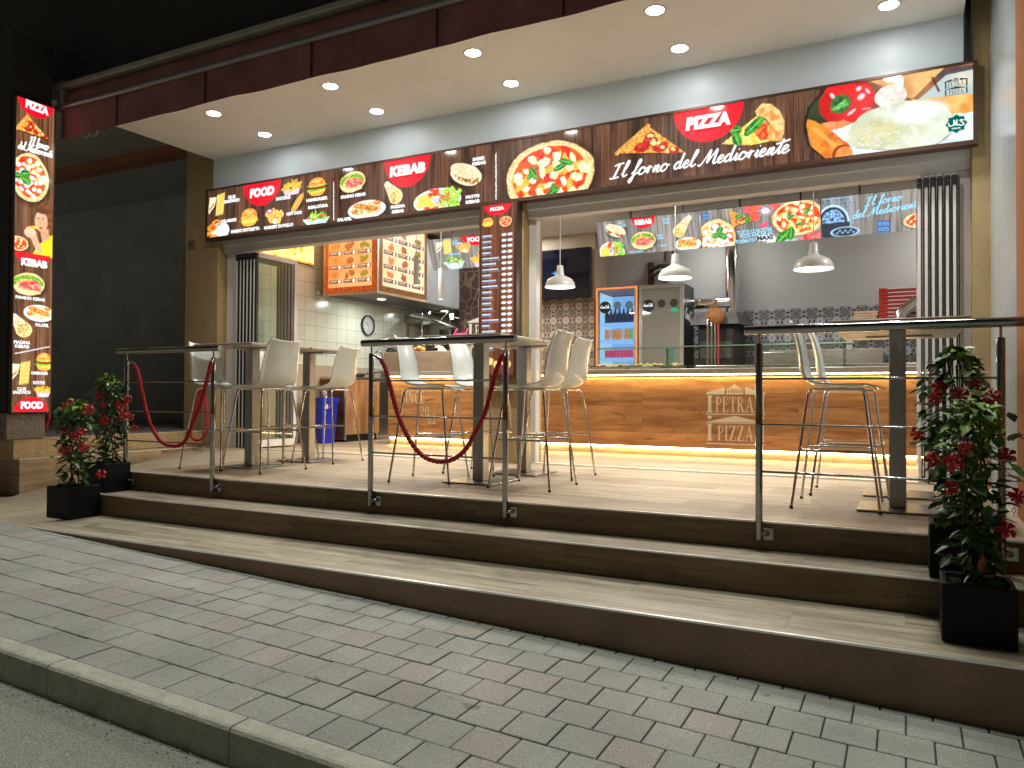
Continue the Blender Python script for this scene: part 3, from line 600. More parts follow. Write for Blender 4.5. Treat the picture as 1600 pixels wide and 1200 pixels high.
# ---------------------------------------------------------------- ground
def pave_z(x, y): return -.305-.0395*(max(x, -5.9)+5.623)+.01*(y-3.24)
def make_pavement():
    mb = MB(); cols = []; rnd = random.Random(3); pw, pd, g = .175, .182, .0027
    rows = [(1.92+k*pd, 1.92+(k+1)*pd, k) for k in range(7)]+[(1.92+7*pd, 3.262, 7)]
    for y0, y1, k in rows:
        x = -14+(pw/2 if k % 2 else 0)
        while x < 4.5:
            x0, x1 = x+g, x+pw-g; dz = rnd.uniform(-.0012, .0012); tx = rnd.uniform(-.002, .002); c = .0035
            tone = rnd.uniform(.955, 1.045); warm = rnd.random(); z = lambda a, b, d=0: pave_z(a, b)+dz+tx*(a-x0)/pw-d
            ya, yb = y0+g, y1-g
            top = [(x0+c, ya+c), (x1-c, ya+c), (x1-c, yb-c), (x0+c, yb-c)]; rim = [(x0, ya), (x1, ya), (x1, yb), (x0, yb)]
            v = [(a, b, z(a, b)) for a, b in top]+[(a, b, z(a, b, c*.8)) for a, b in rim]+[(a, b, z(a, b, .02)) for a, b in rim]
            mb.add(v, [(0, 1, 2, 3)]+[(i, i+4, (i+1) % 4+4, (i+1) % 4) for i in range(4)]+[(i+4, i+8, (i+1) % 4+8, (i+1) % 4+4) for i in range(4)])
            base = np.array([.30, .295, .268])*tone
            if warm > .85: base = base*np.array([1.04, .97, .94])
            cols += [base]*12
            x += pw
    m = bpy.data.materials.new('concrete_pavers'); m.use_nodes = True; n = m.node_tree; L = n.links; b = n.nodes['Principled BSDF']; b.inputs['Roughness'].default_value = .85
    a = n.nodes.new('ShaderNodeAttribute'); a.attribute_name = 'Col'; tc = n.nodes.new('ShaderNodeTexCoord')
    n1 = n.nodes.new('ShaderNodeTexNoise'); n1.inputs['Scale'].default_value = 190; n1.inputs['Detail'].default_value = 3; L.new(tc.outputs['Object'], n1.inputs['Vector'])
    n2 = n.nodes.new('ShaderNodeTexNoise'); n2.inputs['Scale'].default_value = 2.2; n2.inputs['Detail'].default_value = 6; L.new(tc.outputs['Object'], n2.inputs['Vector'])
    r1 = n.nodes.new('ShaderNodeMapRange'); r1.inputs[1].default_value = .3; r1.inputs[2].default_value = .7; r1.inputs[3].default_value = .66; r1.inputs[4].default_value = 1.34; L.new(n1.outputs[0], r1.inputs[0])
    r2 = n.nodes.new('ShaderNodeMapRange'); r2.inputs[1].default_value = .3; r2.inputs[2].default_value = .7; r2.inputs[3].default_value = .84; r2.inputs[4].default_value = 1.13; L.new(n2.outputs[0], r2.inputs[0])
    n3 = n.nodes.new('ShaderNodeTexNoise'); n3.inputs['Scale'].default_value = 9; n3.inputs['Detail'].default_value = 2; L.new(tc.outputs['Object'], n3.inputs['Vector'])
    r3 = n.nodes.new('ShaderNodeMapRange'); r3.inputs[1].default_value = .7; r3.inputs[2].default_value = .76; r3.inputs[3].default_value = 1; r3.inputs[4].default_value = .6; L.new(n3.outputs[0], r3.inputs[0])
    mu = n.nodes.new('ShaderNodeMath'); mu.operation = 'MULTIPLY'; L.new(r1.outputs[0], mu.inputs[0]); L.new(r2.outputs[0], mu.inputs[1])
    mv0 = n.nodes.new('ShaderNodeMath'); mv0.operation = 'MULTIPLY'; L.new(mu.outputs[0], mv0.inputs[0]); L.new(r3.outputs[0], mv0.inputs[1])
    vs_ = n.nodes.new('ShaderNodeTexVoronoi'); vs_.inputs['Scale'].default_value = 3.4; L.new(tc.outputs['Object'], vs_.inputs['Vector'])       # trodden gum and drips
    r4 = n.nodes.new('ShaderNodeMapRange'); r4.inputs[1].default_value = .035; r4.inputs[2].default_value = .055; r4.inputs[3].default_value = .62; r4.inputs[4].default_value = 1; L.new(vs_.outputs['Distance'], r4.inputs[0])
    mv = n.nodes.new('ShaderNodeMath'); mv.operation = 'MULTIPLY'; L.new(mv0.outputs[0], mv.inputs[0]); L.new(r4.outputs[0], mv.inputs[1])
    vm = n.nodes.new('ShaderNodeVectorMath'); vm.operation = 'SCALE'; L.new(a.outputs['Color'], vm.inputs[0]); L.new(mv.outputs[0], vm.inputs['Scale']); L.new(vm.outputs[0], b.inputs['Base Color'])
    bp = n.nodes.new('ShaderNodeBump'); bp.inputs['Strength'].default_value = .5; bp.inputs['Distance'].default_value = .002; L.new(n1.outputs[0], bp.inputs['Height']); L.new(bp.outputs[0], b.inputs['Normal'])
    o = build(mb, 'pavement', m); tag(o, kind='structure')
    ca = o.data.color_attributes.new('Col', 'FLOAT_COLOR', 'POINT'); c4 = np.ones((len(cols), 4), np.float32); c4[:, :3] = np.array(cols); ca.data.foreach_set('color', c4.reshape(-1))
    j = MB()
    for x0, x1 in ((-14, -5.9), (-5.9, 4.6)):
        j.add([(x0, 1.9, pave_z(x0, 1.9)-.009), (x1, 1.9, pave_z(x1, 1.9)-.009), (x1, 3.262, pave_z(x1, 3.262)-.009), (x0, 3.262, pave_z(x0, 3.262)-.009)], [(0, 1, 2, 3)])
    build(j, 'joint_sand', mat('joint_sand', (.03, .028, .024), .95, var=.3, vscale=30), o)
make_pavement()
kerb_m = mat('concrete_kerb', (.42, .41, .34), .85, var=.2, vscale=14, bump=.5, bscale=90)
kb = MB(); x = -14; rnd = random.Random(9)
while x < 4.5:                                          # kerb stones about a metre long, rounded front edge
    x0, x1 = x+.003, x+1.0-.003; zz = lambda a: pave_z(a, 1.9)+.002
    prof = [(1.917, 0), (1.85, 0), (1.838, -.004), (1.831, -.014), (1.829, -.12), (1.829, -.3), (1.917, -.3)]
    v = [(x0, y, zz(x0)+z) for y, z in prof]+[(x1, y, zz(x1)+z) for y, z in prof]; n = len(prof)
    kb.add(v, [(i, i+n, (i+1) % n+n, (i+1) % n) for i in range(n)]+[tuple(range(n))[::-1], tuple(range(n, 2*n))])
    x += 1.0
ko = tag(build(kb, 'kerb', kerb_m), kind='structure')
asphalt = mat('asphalt', (.30, .30, .26), .9, var=.6, vscale=140, bump=.9, bscale=170)
rd = MB(); rz = lambda x: pave_z(x, 1.83)-.125
N = 40
for i in range(N):
    a, b = -14+i*18.6/N, -14+(i+1)*18.6/N
    rd.add([(a, -12, rz(a)-.1), (b, -12, rz(b)-.1), (b, 1.86, rz(b)), (a, 1.86, rz(a))], [(0, 1, 2, 3)])
tag(build(rd, 'road', asphalt), kind='structure')
gm = MB(); gm.add([(-150, -150, -1.2), (150, -150, -1.2), (150, 150, -1.2), (-150, 150, -1.2)], [(0, 1, 2, 3)])
tag(build(gm, 'ground', asphalt), kind='structure')
# little stones and grass tufts in the gutter
st = MB(); rnd = random.Random(4)
for i in range(260):
    x = rnd.uniform(-4.6, -1.0); y = 1.82-abs(rnd.gauss(0, .035)); r = rnd.uniform(.002, .006); z = rz(x)+r*.5
    st.add([(x-r, y, z), (x, y-r, z), (x+r, y, z), (x, y+r, z), (x, y, z+r), (x, y, z-r)], [(0, 1, 4), (1, 2, 4), (2, 3, 4), (3, 0, 4)])
tag(build(st, 'gravel', kerb_m), 'loose grit gathered along the foot of the kerb', 'gravel', kind='stuff')
gt = MB()
for cx in (-2.72, -2.44, -2.2):
    for i in range(16):
        a = rnd.uniform(0, 6.28); l = rnd.uniform(.015, .045); x = cx+rnd.uniform(-.03, .03); y = 1.822; z = rz(x)
        gt.add([(x-.001, y, z), (x+.001, y, z), (x+l*math.cos(a)*.5, y-abs(l*math.sin(a))*.5, z+l)], [(0, 1, 2)])
tag(build(gt, 'grass', mat('dry_grass', (.16, .17, .06), .8)), 'small tufts of dry grass at the kerb foot', 'grass', kind='stuff')
# ---------------------------------------------------------------- terrace and steps
X0, X1 = -5.76, .62
fl = MB(); fl.box(X0, X1, 4.15, 6.3, -.145, 0); fl.box(-8.0, X1, 6.3, 12.2, -.145, -.0005)
tag(build(fl, 'terrace_floor', terr_m), kind='structure')
s2 = MB(); s2.box(-5.70, X1, 3.825, 4.148, -.30, -.148)
o = tag(build(s2, 'upper_step', step_m), kind='structure')
e = MB(); e.box(-5.70, X1, 3.817, 3.835, -.153, -.1450); build(e, 'step_edge', alu, o)
s1 = MB(); s1.box(-5.66, X1, 3.245, 3.823, -.62, -.305)
o = tag(build(s1, 'lower_step', step_m), kind='structure')
e = MB(); e.box(-5.66, X1, 3.235, 3.255, -.311, -.302); build(e, 'step_edge', alu, o)
r0 = MB(); r0.box(-5.66, X1, 3.2385, 3.244, -.62, -.309)
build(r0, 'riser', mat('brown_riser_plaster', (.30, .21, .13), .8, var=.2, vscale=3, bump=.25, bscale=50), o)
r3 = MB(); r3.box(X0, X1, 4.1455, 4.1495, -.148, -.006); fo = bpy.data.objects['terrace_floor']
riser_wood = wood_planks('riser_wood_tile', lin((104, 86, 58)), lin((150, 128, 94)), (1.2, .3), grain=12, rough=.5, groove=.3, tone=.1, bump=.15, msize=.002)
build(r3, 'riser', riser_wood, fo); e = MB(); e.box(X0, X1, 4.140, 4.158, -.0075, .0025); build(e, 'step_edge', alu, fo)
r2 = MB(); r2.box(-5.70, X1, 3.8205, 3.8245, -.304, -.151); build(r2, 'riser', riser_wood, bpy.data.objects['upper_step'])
# ramp on the left
rp = MB(); prof = [(3.262, -.318), (3.5, -.34), (4.0, -.345), (4.5, -.27), (5.2, -.155), (6.0, -.035), (6.3, -.002)]
v = [(-7.42, y, z) for y, z in prof]+[(X0, y, z+.0) for y, z in prof]; n = len(prof)
rp.add(v, [(i, i+n, i+n+1, i+1) for i in range(n-1)]); rp.add([(-7.42, 3.262, -.318), (-5.66, 3.262, -.318), (-5.66, 3.262, -.5), (-7.42, 3.262, -.5)], [(0, 1, 2, 3)])
rp.add([(X0, 3.262, -.318), (-5.64, 3.262, -.318), (-5.64, 4.14, -.34), (X0, 4.14, -.34)], [(0, 1, 2, 3)])
tag(build(rp, 'ramp', mat('ramp_concrete', (.30, .25, .17), .8, var=.16, vscale=5, bump=.4, bscale=70)), kind='structure')
ls = MB(); ls.box(-14, -7.42, 3.262, 8.5, -.7, -.33); tag(build(ls, 'ground_slab', mat('ramp_concrete', (0, 0, 0))), kind='structure')
# low wall beside the ramp with the raised entrance behind
t = thing('low_wall', 'low wall beside the ramp, clad in wood-look tile with a rough tan stucco band behind', 'wall', (-7.6, 5.2, -.33))
b = MB(); b.box(-14, -7.42, 4.24, 6.3, -.33, .022); build(b, 'bench_block', wood_planks('side_wood_tile', lin((128, 106, 78)), lin((190, 166, 130)), (1.2, .4), grain=10, rough=.5, groove=.45, tone=.14, bump=.15, msize=.002, alongy=True), t)
b = MB(); b.box(-14, -7.418, 4.237, 6.3, .018, .0245); build(b, 'cap_edge', alu, t)
b = MB(); b.box(-14, -7.6, 4.6, 6.9, .024, .205, .01); build(b, 'stucco_band', tan_rough, t)
pf = MB(); pf.box(-14, -7.62, 4.62, 8.6, .2, .2095); tag(build(pf, 'entrance_floor', mat('grey_stone_paving', (.16, .13, .12), .6, var=.3, vscale=3)), kind='structure')
# ---------------------------------------------------------------- building shell
B = thing('pizzeria_building', 'pizzeria front with two wide folding-door openings between tan pillars', 'building', (-3.4, 6.6, 0))
def bx(name, m, dims, parent=B, c=0, label=None):
    mb = MB()
    for d in (dims if isinstance(dims[0], (tuple, list)) else [dims]): mb.box(*d, c=c)
    return build(mb, name, m, parent, label=label)
ZC = 3.475
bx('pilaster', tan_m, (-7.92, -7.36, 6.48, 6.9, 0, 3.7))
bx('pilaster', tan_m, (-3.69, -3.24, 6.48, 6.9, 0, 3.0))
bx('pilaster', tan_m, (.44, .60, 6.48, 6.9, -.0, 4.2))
bx('soffit', soffit_m, (-7.41, .385, 4.72, 6.445, ZC, ZC+.15))
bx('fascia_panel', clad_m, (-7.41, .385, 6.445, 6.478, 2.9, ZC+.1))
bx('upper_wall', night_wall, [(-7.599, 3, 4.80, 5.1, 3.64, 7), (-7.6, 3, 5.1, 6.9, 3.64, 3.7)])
bx('header', frame_white, [(-7.36, .44, 6.575, 6.7, 2.36, 3.0), (-7.36, .44, 6.55, 6.576, 2.44, 2.95)], c=.004)
for d in ((-7.34, -7.13, 6.6, 6.69, 0, 2.36), (-3.80, -3.69, 6.6, 6.69, 0, 2.36), (-3.24, -3.16, 6.6, 6.69, 0, 2.36), (.355, .44, 6.6, 6.69, 0, 2.36)): bx('door_frame', frame_white, d, c=.004)
for d in ((-7.13, -3.8, 6.52, 6.6, -.01, .012), (-3.16, .355, 6.52, 6.6, -.01, .012)): bx('floor_track', alu, d)
LW = -7.3
kit_tile = tile_mat('white_kitchen_tile', (.74, .76, .68), (.42, .43, .37), .22, .20, 'Y')
kit_back = tile_mat('white_kitchen_back_tile', (.66, .70, .60), (.40, .43, .37), .22, .20, 'X')
grey_wall = mat('light_grey_paint', (.43, .43, .42), .6, var=.03, vscale=1)
beige_wall = mat('beige_wall_paint', (.50, .40, .29), .6, var=.03, vscale=1)
in_ceil = mat('interior_ceiling_paint', (.72, .70, .66), .7)
bx('interior_wall', kit_tile, (-7.5, LW, 6.9, 12.2, 1.06, 3.05))
bx('interior_wall', beige_wall, (-7.5, LW+.02, 6.9, 12.2, 0, 1.06))
bx('interior_wall', kit_back, (LW, -6.3, 11.9, 12.1, 0, 3.05))
bx('interior_wall', beige_wall, (-6.3, -4.03, 10.4, 12.1, 0, 3.05))
bx('interior_wall', grey_wall, (-4.03, 2.4, 10.9, 12.1, 0, 3.05))
bx('interior_wall', grey_wall, (2.2, 2.4, 6.9, 10.9, 0, 3.05))
bx('interior_wall', grey_wall, (.6, 2.4, 6.7, 6.9, 0, 3.05))
bx('interior_ceiling', in_ceil, (-7.5, 2.4, 6.9, 12.2, 3.05, 3.2))
# fixed side wall on the right of the terrace
t = thing('side_wall', 'tall smooth white wall panel and orange-brown panel closing the right end of the terrace', 'wall', (.6, 5.6, 0))
bx('white_panel', mat('glossy_white_panel', (.42, .48, .52), .22, var=.05, vscale=1.5, stretch=(1, 14, .4)), (.552, .75, 5.02, 6.478, -.3, 5.2), t)
bx('brown_panel', mat('orange_brown_panel', (.40, .17, .07), .85, spec=.15, var=.15, vscale=3, stretch=(1, 12, .5)), (.549, .75, 3.3, 5.02, -.6, 5.2), t)
bx('wall_recess_strip', black_m, (.40, .432, 6.43, 6.47, 3.02, ZC+.4), B)  # black strip standing in for the shaded gap beside the fascia
# neighbouring entrance on the left, unlit
t = thing('neighbour_building', 'unlit neighbouring entrance with dark grey wall and brown beam, left of the pizzeria', 'building', (-11, 7.5, .2))
zt = on(281, 221, Y=6.7).z; zb = on(281, 236, Y=6.7).z
bx('beam', mat('brown_painted_beam', (.30, .11, .05), .7, var=.2, vscale=4), (-16, -7.92, 6.7, 6.95, zb, zt), t)
bx('porch_ceiling', mat('porch_ceiling_plaster', (.30, .28, .25), .85, var=.2, vscale=2), (-16, -7.415, 5.1, 6.7, zt-.01, zt+.2), t)
bx('rear_wall', dark_wall, (-16, -7.92, 8.3, 8.5, .2, 4), t)
bx('party_wall', dark_wall, (-8.06, -7.925, 6.9, 8.3, .2, 4), t)
bx('inner_ceiling', dark_wall, (-16, -7.93, 6.95, 8.3, zb+.03, zb+.2), t)
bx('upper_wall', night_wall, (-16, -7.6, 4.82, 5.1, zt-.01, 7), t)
# pillar that carries the upright sign
t = thing('stone_pillar', 'dark square pillar on a pebble-dash stone base, at the foot of the ramp', 'pillar', (-7.7, 4.35, .02))
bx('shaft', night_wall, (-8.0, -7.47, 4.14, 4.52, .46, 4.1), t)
bx('stone_base', stone_m, (-8.05, -7.44, 4.12, 4.49, .205, .462), t, c=.012)
bx('footing', tan_rough, (-8.05, -7.45, 4.2, 4.62, .024, .206), t)
# ---------------------------------------------------------------- awning
t = thing('awning', 'retracted burgundy awning with a scalloped valance and grey front bar above the terrace', 'awning', (-3.4, 4.6, 3.17))
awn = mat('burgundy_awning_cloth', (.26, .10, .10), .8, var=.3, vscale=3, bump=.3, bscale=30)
va = MB(); n = 260; L0, L1 = -7.43, 1.2
for k in range(2):
    v = []
    for i in range(n+1):
        x = L0+(L1-L0)*i/n; wv = .006*math.sin(x*5.1)+.003*math.sin(x*13+1); zlo = 3.172+.004*math.sin(x*2.1)+.003*math.sin(x*7)
        v += [(x, 4.6+wv+.003*k, zlo), (x, 4.6+wv*.6+.003*k, 3.32), (x, 4.6+.003*k, 3.45)]
    va.add(v, [(3*i, 3*i+3, 3*i+4, 3*i+1) for i in range(n)]+[(3*i+1, 3*i+4, 3*i+5, 3*i+2) for i in range(n)], True)
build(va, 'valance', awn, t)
for px, py in ((183, 190), (321, 150), (487, 110), (683, 60), (880, 10)):
    x = on(px, py, Y=4.59).x; wv = .006*math.sin(x*5.1); sm_ = MB(); sm_.box(x-.006, x+.006, 4.585+wv, 4.592+wv, 3.175, 3.45); build(sm_, 'seam', mat('dark_seam_tape', (.02, .008, .01), .8), t)
mb = MB(); mb.tube([(L0-.04, 4.585, 3.475), (L1, 4.585, 3.475)], .032, 12); build(mb, 'front_bar', mat('grey_awning_bar', (.26, .25, .25), .35, metal=.7, var=.1, vscale=4), t)
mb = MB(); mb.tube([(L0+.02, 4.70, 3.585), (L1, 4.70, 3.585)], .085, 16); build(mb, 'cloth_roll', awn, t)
mb = MB(); mb.box(L0-.12, L1, 4.60, 4.80, 3.68, 3.735, .01); build(mb, 'cassette_cover', mat('cream_cassette', (.34, .30, .24), .5, var=.2, vscale=5), t)
mb = MB(); mb.box(L0-.10, L0-.01, 4.60, 4.80, 3.44, 3.68, .015); build(mb, 'end_cap', mat('cream_cassette', (0, 0, 0)), t)
mb = MB(); mb.tube([(-7.2, 4.66, 3.19), (-7.16, 4.66, 3.155), (-7.1, 4.66, 3.165), (-7.08, 4.66, 3.2)], .006, 6); mb.tube([(-7.08, 4.66, 3.2), (-7.04, 4.66, 3.15), (-6.98, 4.66, 3.16), (-6.96, 4.66, 3.2)], .006, 6)
build(mb, 'cable', mat('grey_cable', (.3, .3, .3), .5), t)
# ---------------------------------------------------------------- downlights in the soffit
def blight(name, kind, e, loc, col, rot=(0, 0, 0), **k):
    l = bpy.data.lights.new(name, kind); l.energy = e; l.color = col
    for a, b in k.items(): setattr(l, a, b)
    o = bpy.data.objects.new(name, l); COL.objects.link(o); o.location = loc; o.rotation_euler = rot; return o
lens = emis('downlight_lens', (1, .97, .92), 55)
DX = (-6.18, -4.67, -3.16, -1.62, -.10); proto = None
names = ['leftmost', 'second from the left', 'middle', 'second from the right', 'rightmost']
for j, (y, rown) in enumerate(((6.055, 'row nearest the lit sign'), (5.37, 'outer row nearest the awning'))):
    for i, x in enumerate(DX):
        lab = f'round white recessed downlight, {names[i]} in the {rown}'
        if proto is None:
            t = proto = thing('downlight', lab, 'ceiling light', (x, y, ZC), 'recessed downlights in the white soffit')
            mb = MB(); mb.lathe([(.062, -.001), (.080, -.007), (.084, -.004), (.085, .0)], seg=32); build(mb, 'trim_ring', white_paint, t, local=True)
            mb = MB(); mb.lathe([(.0001, -.0045), (.0625, -.0045)], seg=32, smooth=False); build(mb, 'lens', lens, t, local=True)
        else:
            t = copy_tree(proto); t.location = (x, y, ZC); t['label'] = lab
        lo = blight('downlight_lamp', 'AREA', 6.6 if j == 0 else 6.2, (0, 0, -.012), (1, .97, .93), shape='DISK', size=.12)
        lo.data.spread = math.radians(98 if j == 0 else 174); lo.parent = t
# ---------------------------------------------------------------- the long lit sign over the doors
pL = on(321, 297, Y=SY); pR = on(1529, 93, Y=SY); qL = on(322, 375, Y=SY); qR = on(1528, 226, Y=SY)
sx0, sx1 = (pL.x+qL.x)/2, (pR.x+qR.x)/2; sz1 = (pL.z+pR.z)/2; sz0 = (qL.z+qR.z)/2; fw = .032
sign = thing('shop_sign', 'long wood-patterned lit sign over the doors with PIZZA, KEBAB and FOOD badges', 'sign', ((sx0+sx1)/2, SY+.06, sz0))
bronze = mat('brown_sign_frame', (.085, .045, .03), .4, metal=.3)
bx('frame', bronze, [(sx0, sx1, SY-.004, SY+.10, sz0, sz0+fw), (sx0, sx1, SY-.004, SY+.10, sz1-fw*.6, sz1), (sx0, sx0+fw*.8, SY-.003, SY+.10, sz0+fw, sz1-fw*.6), (sx1-fw, sx1, SY-.003, SY+.10, sz0+fw, sz1-fw*.6)], sign)
bx('back_box', bronze, (sx0+.01, sx1-.01, SY+.02, SY+.095, sz0+.01, sz1-.01), sign)
X0s, Z0s = sx0+fw*.8, sz0+fw; Ws = sx1-fw-X0s; Hs = sz1-fw*.6-Z0s
A = Art(Ws, Hs, .0058); A.wood((46, 28, 20), (116, 78, 57), plank=.155, dark=(26, 16, 12)); P = PX(A, X0s, Z0s, Y=SY); T = planeY(X0s, SY, Z0s)
c3 = lambda x, y: (300+x/6.154, 220+y/6.154)
c4 = lambda x, y: (510+x/5.926, 200+y/5.926)
c5 = lambda x, y: (740+x/3.2, 130+y/3.2)
c6 = lambda x, y: (1200+x/4, 80+y/4)
def bb(f, x, y, w_, h_, k): u = f(x, y); return P.b(u[0], u[1], w_/k, h_/k)
k3, k4, k5 = 6.154, 5.926, 3.2
club(A, *bb(c3, 232, 620, 150, 225, k3)); calamari(A, *bb(c3, 235, 850, 220, 200, k3))
b_ = bb(c3, 672, 400, 365, 200, k3); halfdisc(A, b_[0], Hs, b_[2]/2, .27)
burger(A, *bb(c3, 548, 735, 160, 175, k3), cut=True); fries(A, *bb(c3, 955, 450, 200, 135, k3)); burger(A, *bb(c3, 1200, 442, 172, 180, k3))
hotdog(A, *bb(c3, 1010, 600, 175, 130, k3), .85); nuggets(A, *bb(c3, 795, 722, 200, 160, k3)); salad(A, *bb(c3, 1190, 750, 260, 170, k3))
panino(A, *bb(c4, 240, 500, 235, 185, k4)); plate(A, *bb(c4, 370, 752, 350, 170, k4)); plate(A, *bb(c4, 1022, 672, 440, 230, k4), kind='mix')
taco(A, *bb(c4, 1290, 430, 300, 210, k4))
a = P.p(*c4(560, 525)); b = P.p(*c4(640, 630)); wrap(A, a[0], a[1], b[0], b[1], .035, .085)
b_ = bb(c4, 745, 300, 430, 200, k4); halfdisc(A, b_[0], Hs, b_[2]/2, .30)
for f, x, y0, y1 in ((c3, 1360, 395, 760), (c4, 1568, 235, 660)):
    a = P.p(*f(x, y0)); b = P.p(*f(x, y1)); A.P([(a[0]-.006, a[1]), (a[0]+.006, a[1]), (b[0]+.007, b[1]), (b[0]-.005, b[1])], (236, 236, 240), rough=.006)
pizza(A, *bb(c5, 375, 462, 440, 338, k5), basil=6, moz=22)
q = [P.p(*c5(*p)) for p in ((715, 350), (870, 215), (1055, 345))]; slice_(A, [(q[0][0], q[0][1]), (q[1][0], q[1][1]), (q[2][0], q[2][1])], .10)
q5 = lambda L_: [P.p(*c5(*p)) for p in L_]
A.P(q5([(1420, 160), (1475, 205), (1475, 290), (1385, 308), (1240, 303), (1325, 235)]), (250, 196, 70), (255, 236, 140), 50, rough=.005); A.P(q5([(1420, 165), (1470, 205), (1472, 280), (1430, 285), (1400, 240), (1350, 235)]), (206, 40, 20), (244, 130, 60), 70, rough=.008)
A.P(q5([(1405, 140), (1440, 102), (1490, 105), (1530, 140), (1553, 190), (1550, 250), (1535, 288), (1475, 288), (1470, 240), (1480, 205), (1460, 175), (1415, 160)]), (214, 140, 66), (248, 206, 140), 26, rough=.004); leaf(A, *P.p(*c5(1400, 215)), .10, .04, .7); leaf(A, *P.p(*c5(1310, 235)), .05, .035, 0); leaf(A, *P.p(*c5(1315, 280)), .06, .04, -1.2)
b_ = bb(c5, 1170, 180, 350, 150, k5); halfdisc(A, b_[0], Hs, b_[2]/2, .29)
# dough picture at the right end, inside an arc
xl = P.p(*c6(235, 400))[0]; pts = [(xl+.16, Hs), (xl+.03, Hs*.75), (xl-.0, Hs*.5), (xl+.03, Hs*.22), (xl+.15, 0), (Ws, 0), (Ws, Hs)]
A.P([(p[0]-.018, p[1]) for p in pts], (16, 8, 6)); A.P(pts, (110, 64, 36), (160, 104, 60), 6)
msk = A.A.copy(); clip = np.zeros((A.ny, A.nx)); A.A[:] = 0; A.P(pts, (255, 255, 255)); clip = (A.A[..., 0] > .5).astype(float); A.A = msk; A.clip = clip
G = lambda x, y: P.p(*c6(x, y))
def EE(x, y, w_, h_, *a, **k): b_ = bb(c6, x, y, w_, h_, 4); A.E(b_[0], b_[1], b_[2]/2, b_[3]/2, *a, **k)
EE(320, 330, 260, 420, (22, 34, 18), (40, 60, 30), fs=8); EE(1200, 130, 300, 70, (60, 50, 54), (90, 80, 80)); A.P([G(1110, 150), G(1300, 110), G(1300, 300), G(900, 330), G(1000, 250)], (226, 214, 184), (170, 190, 190), 5)
A.P([G(640, 190), G(1100, 105), G(960, 240), G(900, 300)], (190, 130, 70), (222, 176, 110), 8); A.P([G(840, 310), G(1300, 260), G(1300, 420), G(1000, 400)], (214, 140, 60), (240, 190, 110), 9, rough=.01)
A.P([G(1015, 165), G(1030, 160), G(1075, 250), G(1062, 258)], (96, 30, 20))
A.P([G(330, 450), G(640, 400), G(700, 520), G(350, 560)], (200, 90, 40), (236, 150, 90), 9)
A.P([G(380, 500), G(560, 450), G(1300, 380), G(1300, 580), G(440, 690)], (226, 240, 244), (200, 214, 220), 22, rough=.02)
for i, (x, y, w_, h_) in enumerate(((430, 330, 230, 220), (540, 270, 220, 190), (600, 310, 140, 200), (450, 250, 200, 130), (420, 390, 150, 90), (540, 380, 170, 120))): EE(x, y, w_, h_, (176, 6, 12), (222, 20, 24), fs=6, rough=.05)
EE(450, 330, 130, 120, (20, 60, 20), (50, 110, 40), rough=.15, fs=30); A.P([G(390, 365), G(480, 300), G(505, 335), G(410, 375)], (70, 150, 60), (120, 200, 100)); 
for x, y, w_, h_ in ((565, 235, 34, 26), (580, 285, 50, 34), (520, 380, 60, 18), (400, 280, 22, 40), (620, 250, 16, 40)): EE(x, y, w_, h_, (255, 210, 214), alpha=.85, soft=.4, rot=.6)
EE(765, 280, 200, 140, (206, 196, 184), (240, 234, 226), fs=14, rough=.05); EE(815, 200, 60, 110, (226, 214, 200), (244, 238, 230), fs=14)
dp = [G(*p) for p in smooth_path([(480, 570), (500, 500), (560, 420), (640, 370), (760, 330), (900, 308), (1020, 315), (1110, 350), (1155, 410), (1150, 480), (1090, 545), (1000, 590), (850, 612), (680, 606), (540, 596)], 3)]
A.P([(a+.01, b-.012) for a, b in dp], (150, 140, 116), alpha=.8); A.P(dp, (214, 220, 200), (190, 198, 172), 9); EE(690, 510, 340, 170, (206, 200, 146), (180, 180, 132), fs=16, rough=.15, alpha=.85, soft=.6); EE(940, 380, 320, 120, (236, 244, 242), (214, 226, 220), fs=14, rough=.1, soft=.6)
for i in range(46): x, y = rr(600, 1080), rr(350, 580); EE(x, y, rr(30, 110), rr(4, 12), (236, 246, 246), (160, 180, 160), rot=rr(-.5, .5), alpha=.5, soft=.5)
for i in range(120): x = rr(380, 1290); y = rr(500, 640)-abs(x-800)*.05; EE(x, y, rr(10, 30), rr(4, 10), (250, 252, 252), (190, 200, 204), alpha=.8, rough=.4)
A.P([G(225, 420), G(290, 436), G(400, 500), G(505, 580), G(525, 640), G(500, 690), G(300, 700)], (196, 92, 16), (232, 140, 44), 14); A.P([G(250, 470), G(300, 480), G(430, 580), G(410, 600)], (248, 180, 90), alpha=.6); EE(462, 640, 128, 116, (140, 50, 10)); EE(474, 645, 112, 104, (222, 126, 46), (240, 160, 80), fs=14)
A.clip = None
mA = art_mat('sign_picture', 1.25, rough=.06); grid_art('picture_panel', A.out(), planeY(X0s, SY+.004, Z0s), mA, sign)
wht = emis('sign_white_lettering', (.95, 1, 1), 1.15); let = MB()
def tx(f, s, x, y, w_, h_, k, bold=.03, shear=0, dest=None):
    u = bb(f, x, y, w_, h_, k); d_ = dest or MB(); put_text(d_, s, T, u[0], u[1], u[2], u[3], .006, bold, shear); dest or build(d_, 'lettering', wht, sign)
tx(c3, 'FOOD', 675, 492, 235, 90, k3, .07, .1); tx(c4, 'KEBAB', 752, 385, 330, 100, k4, .07, .05); tx(c5, 'PIZZA', 1172, 190, 225, 68, k5, .07, .1)
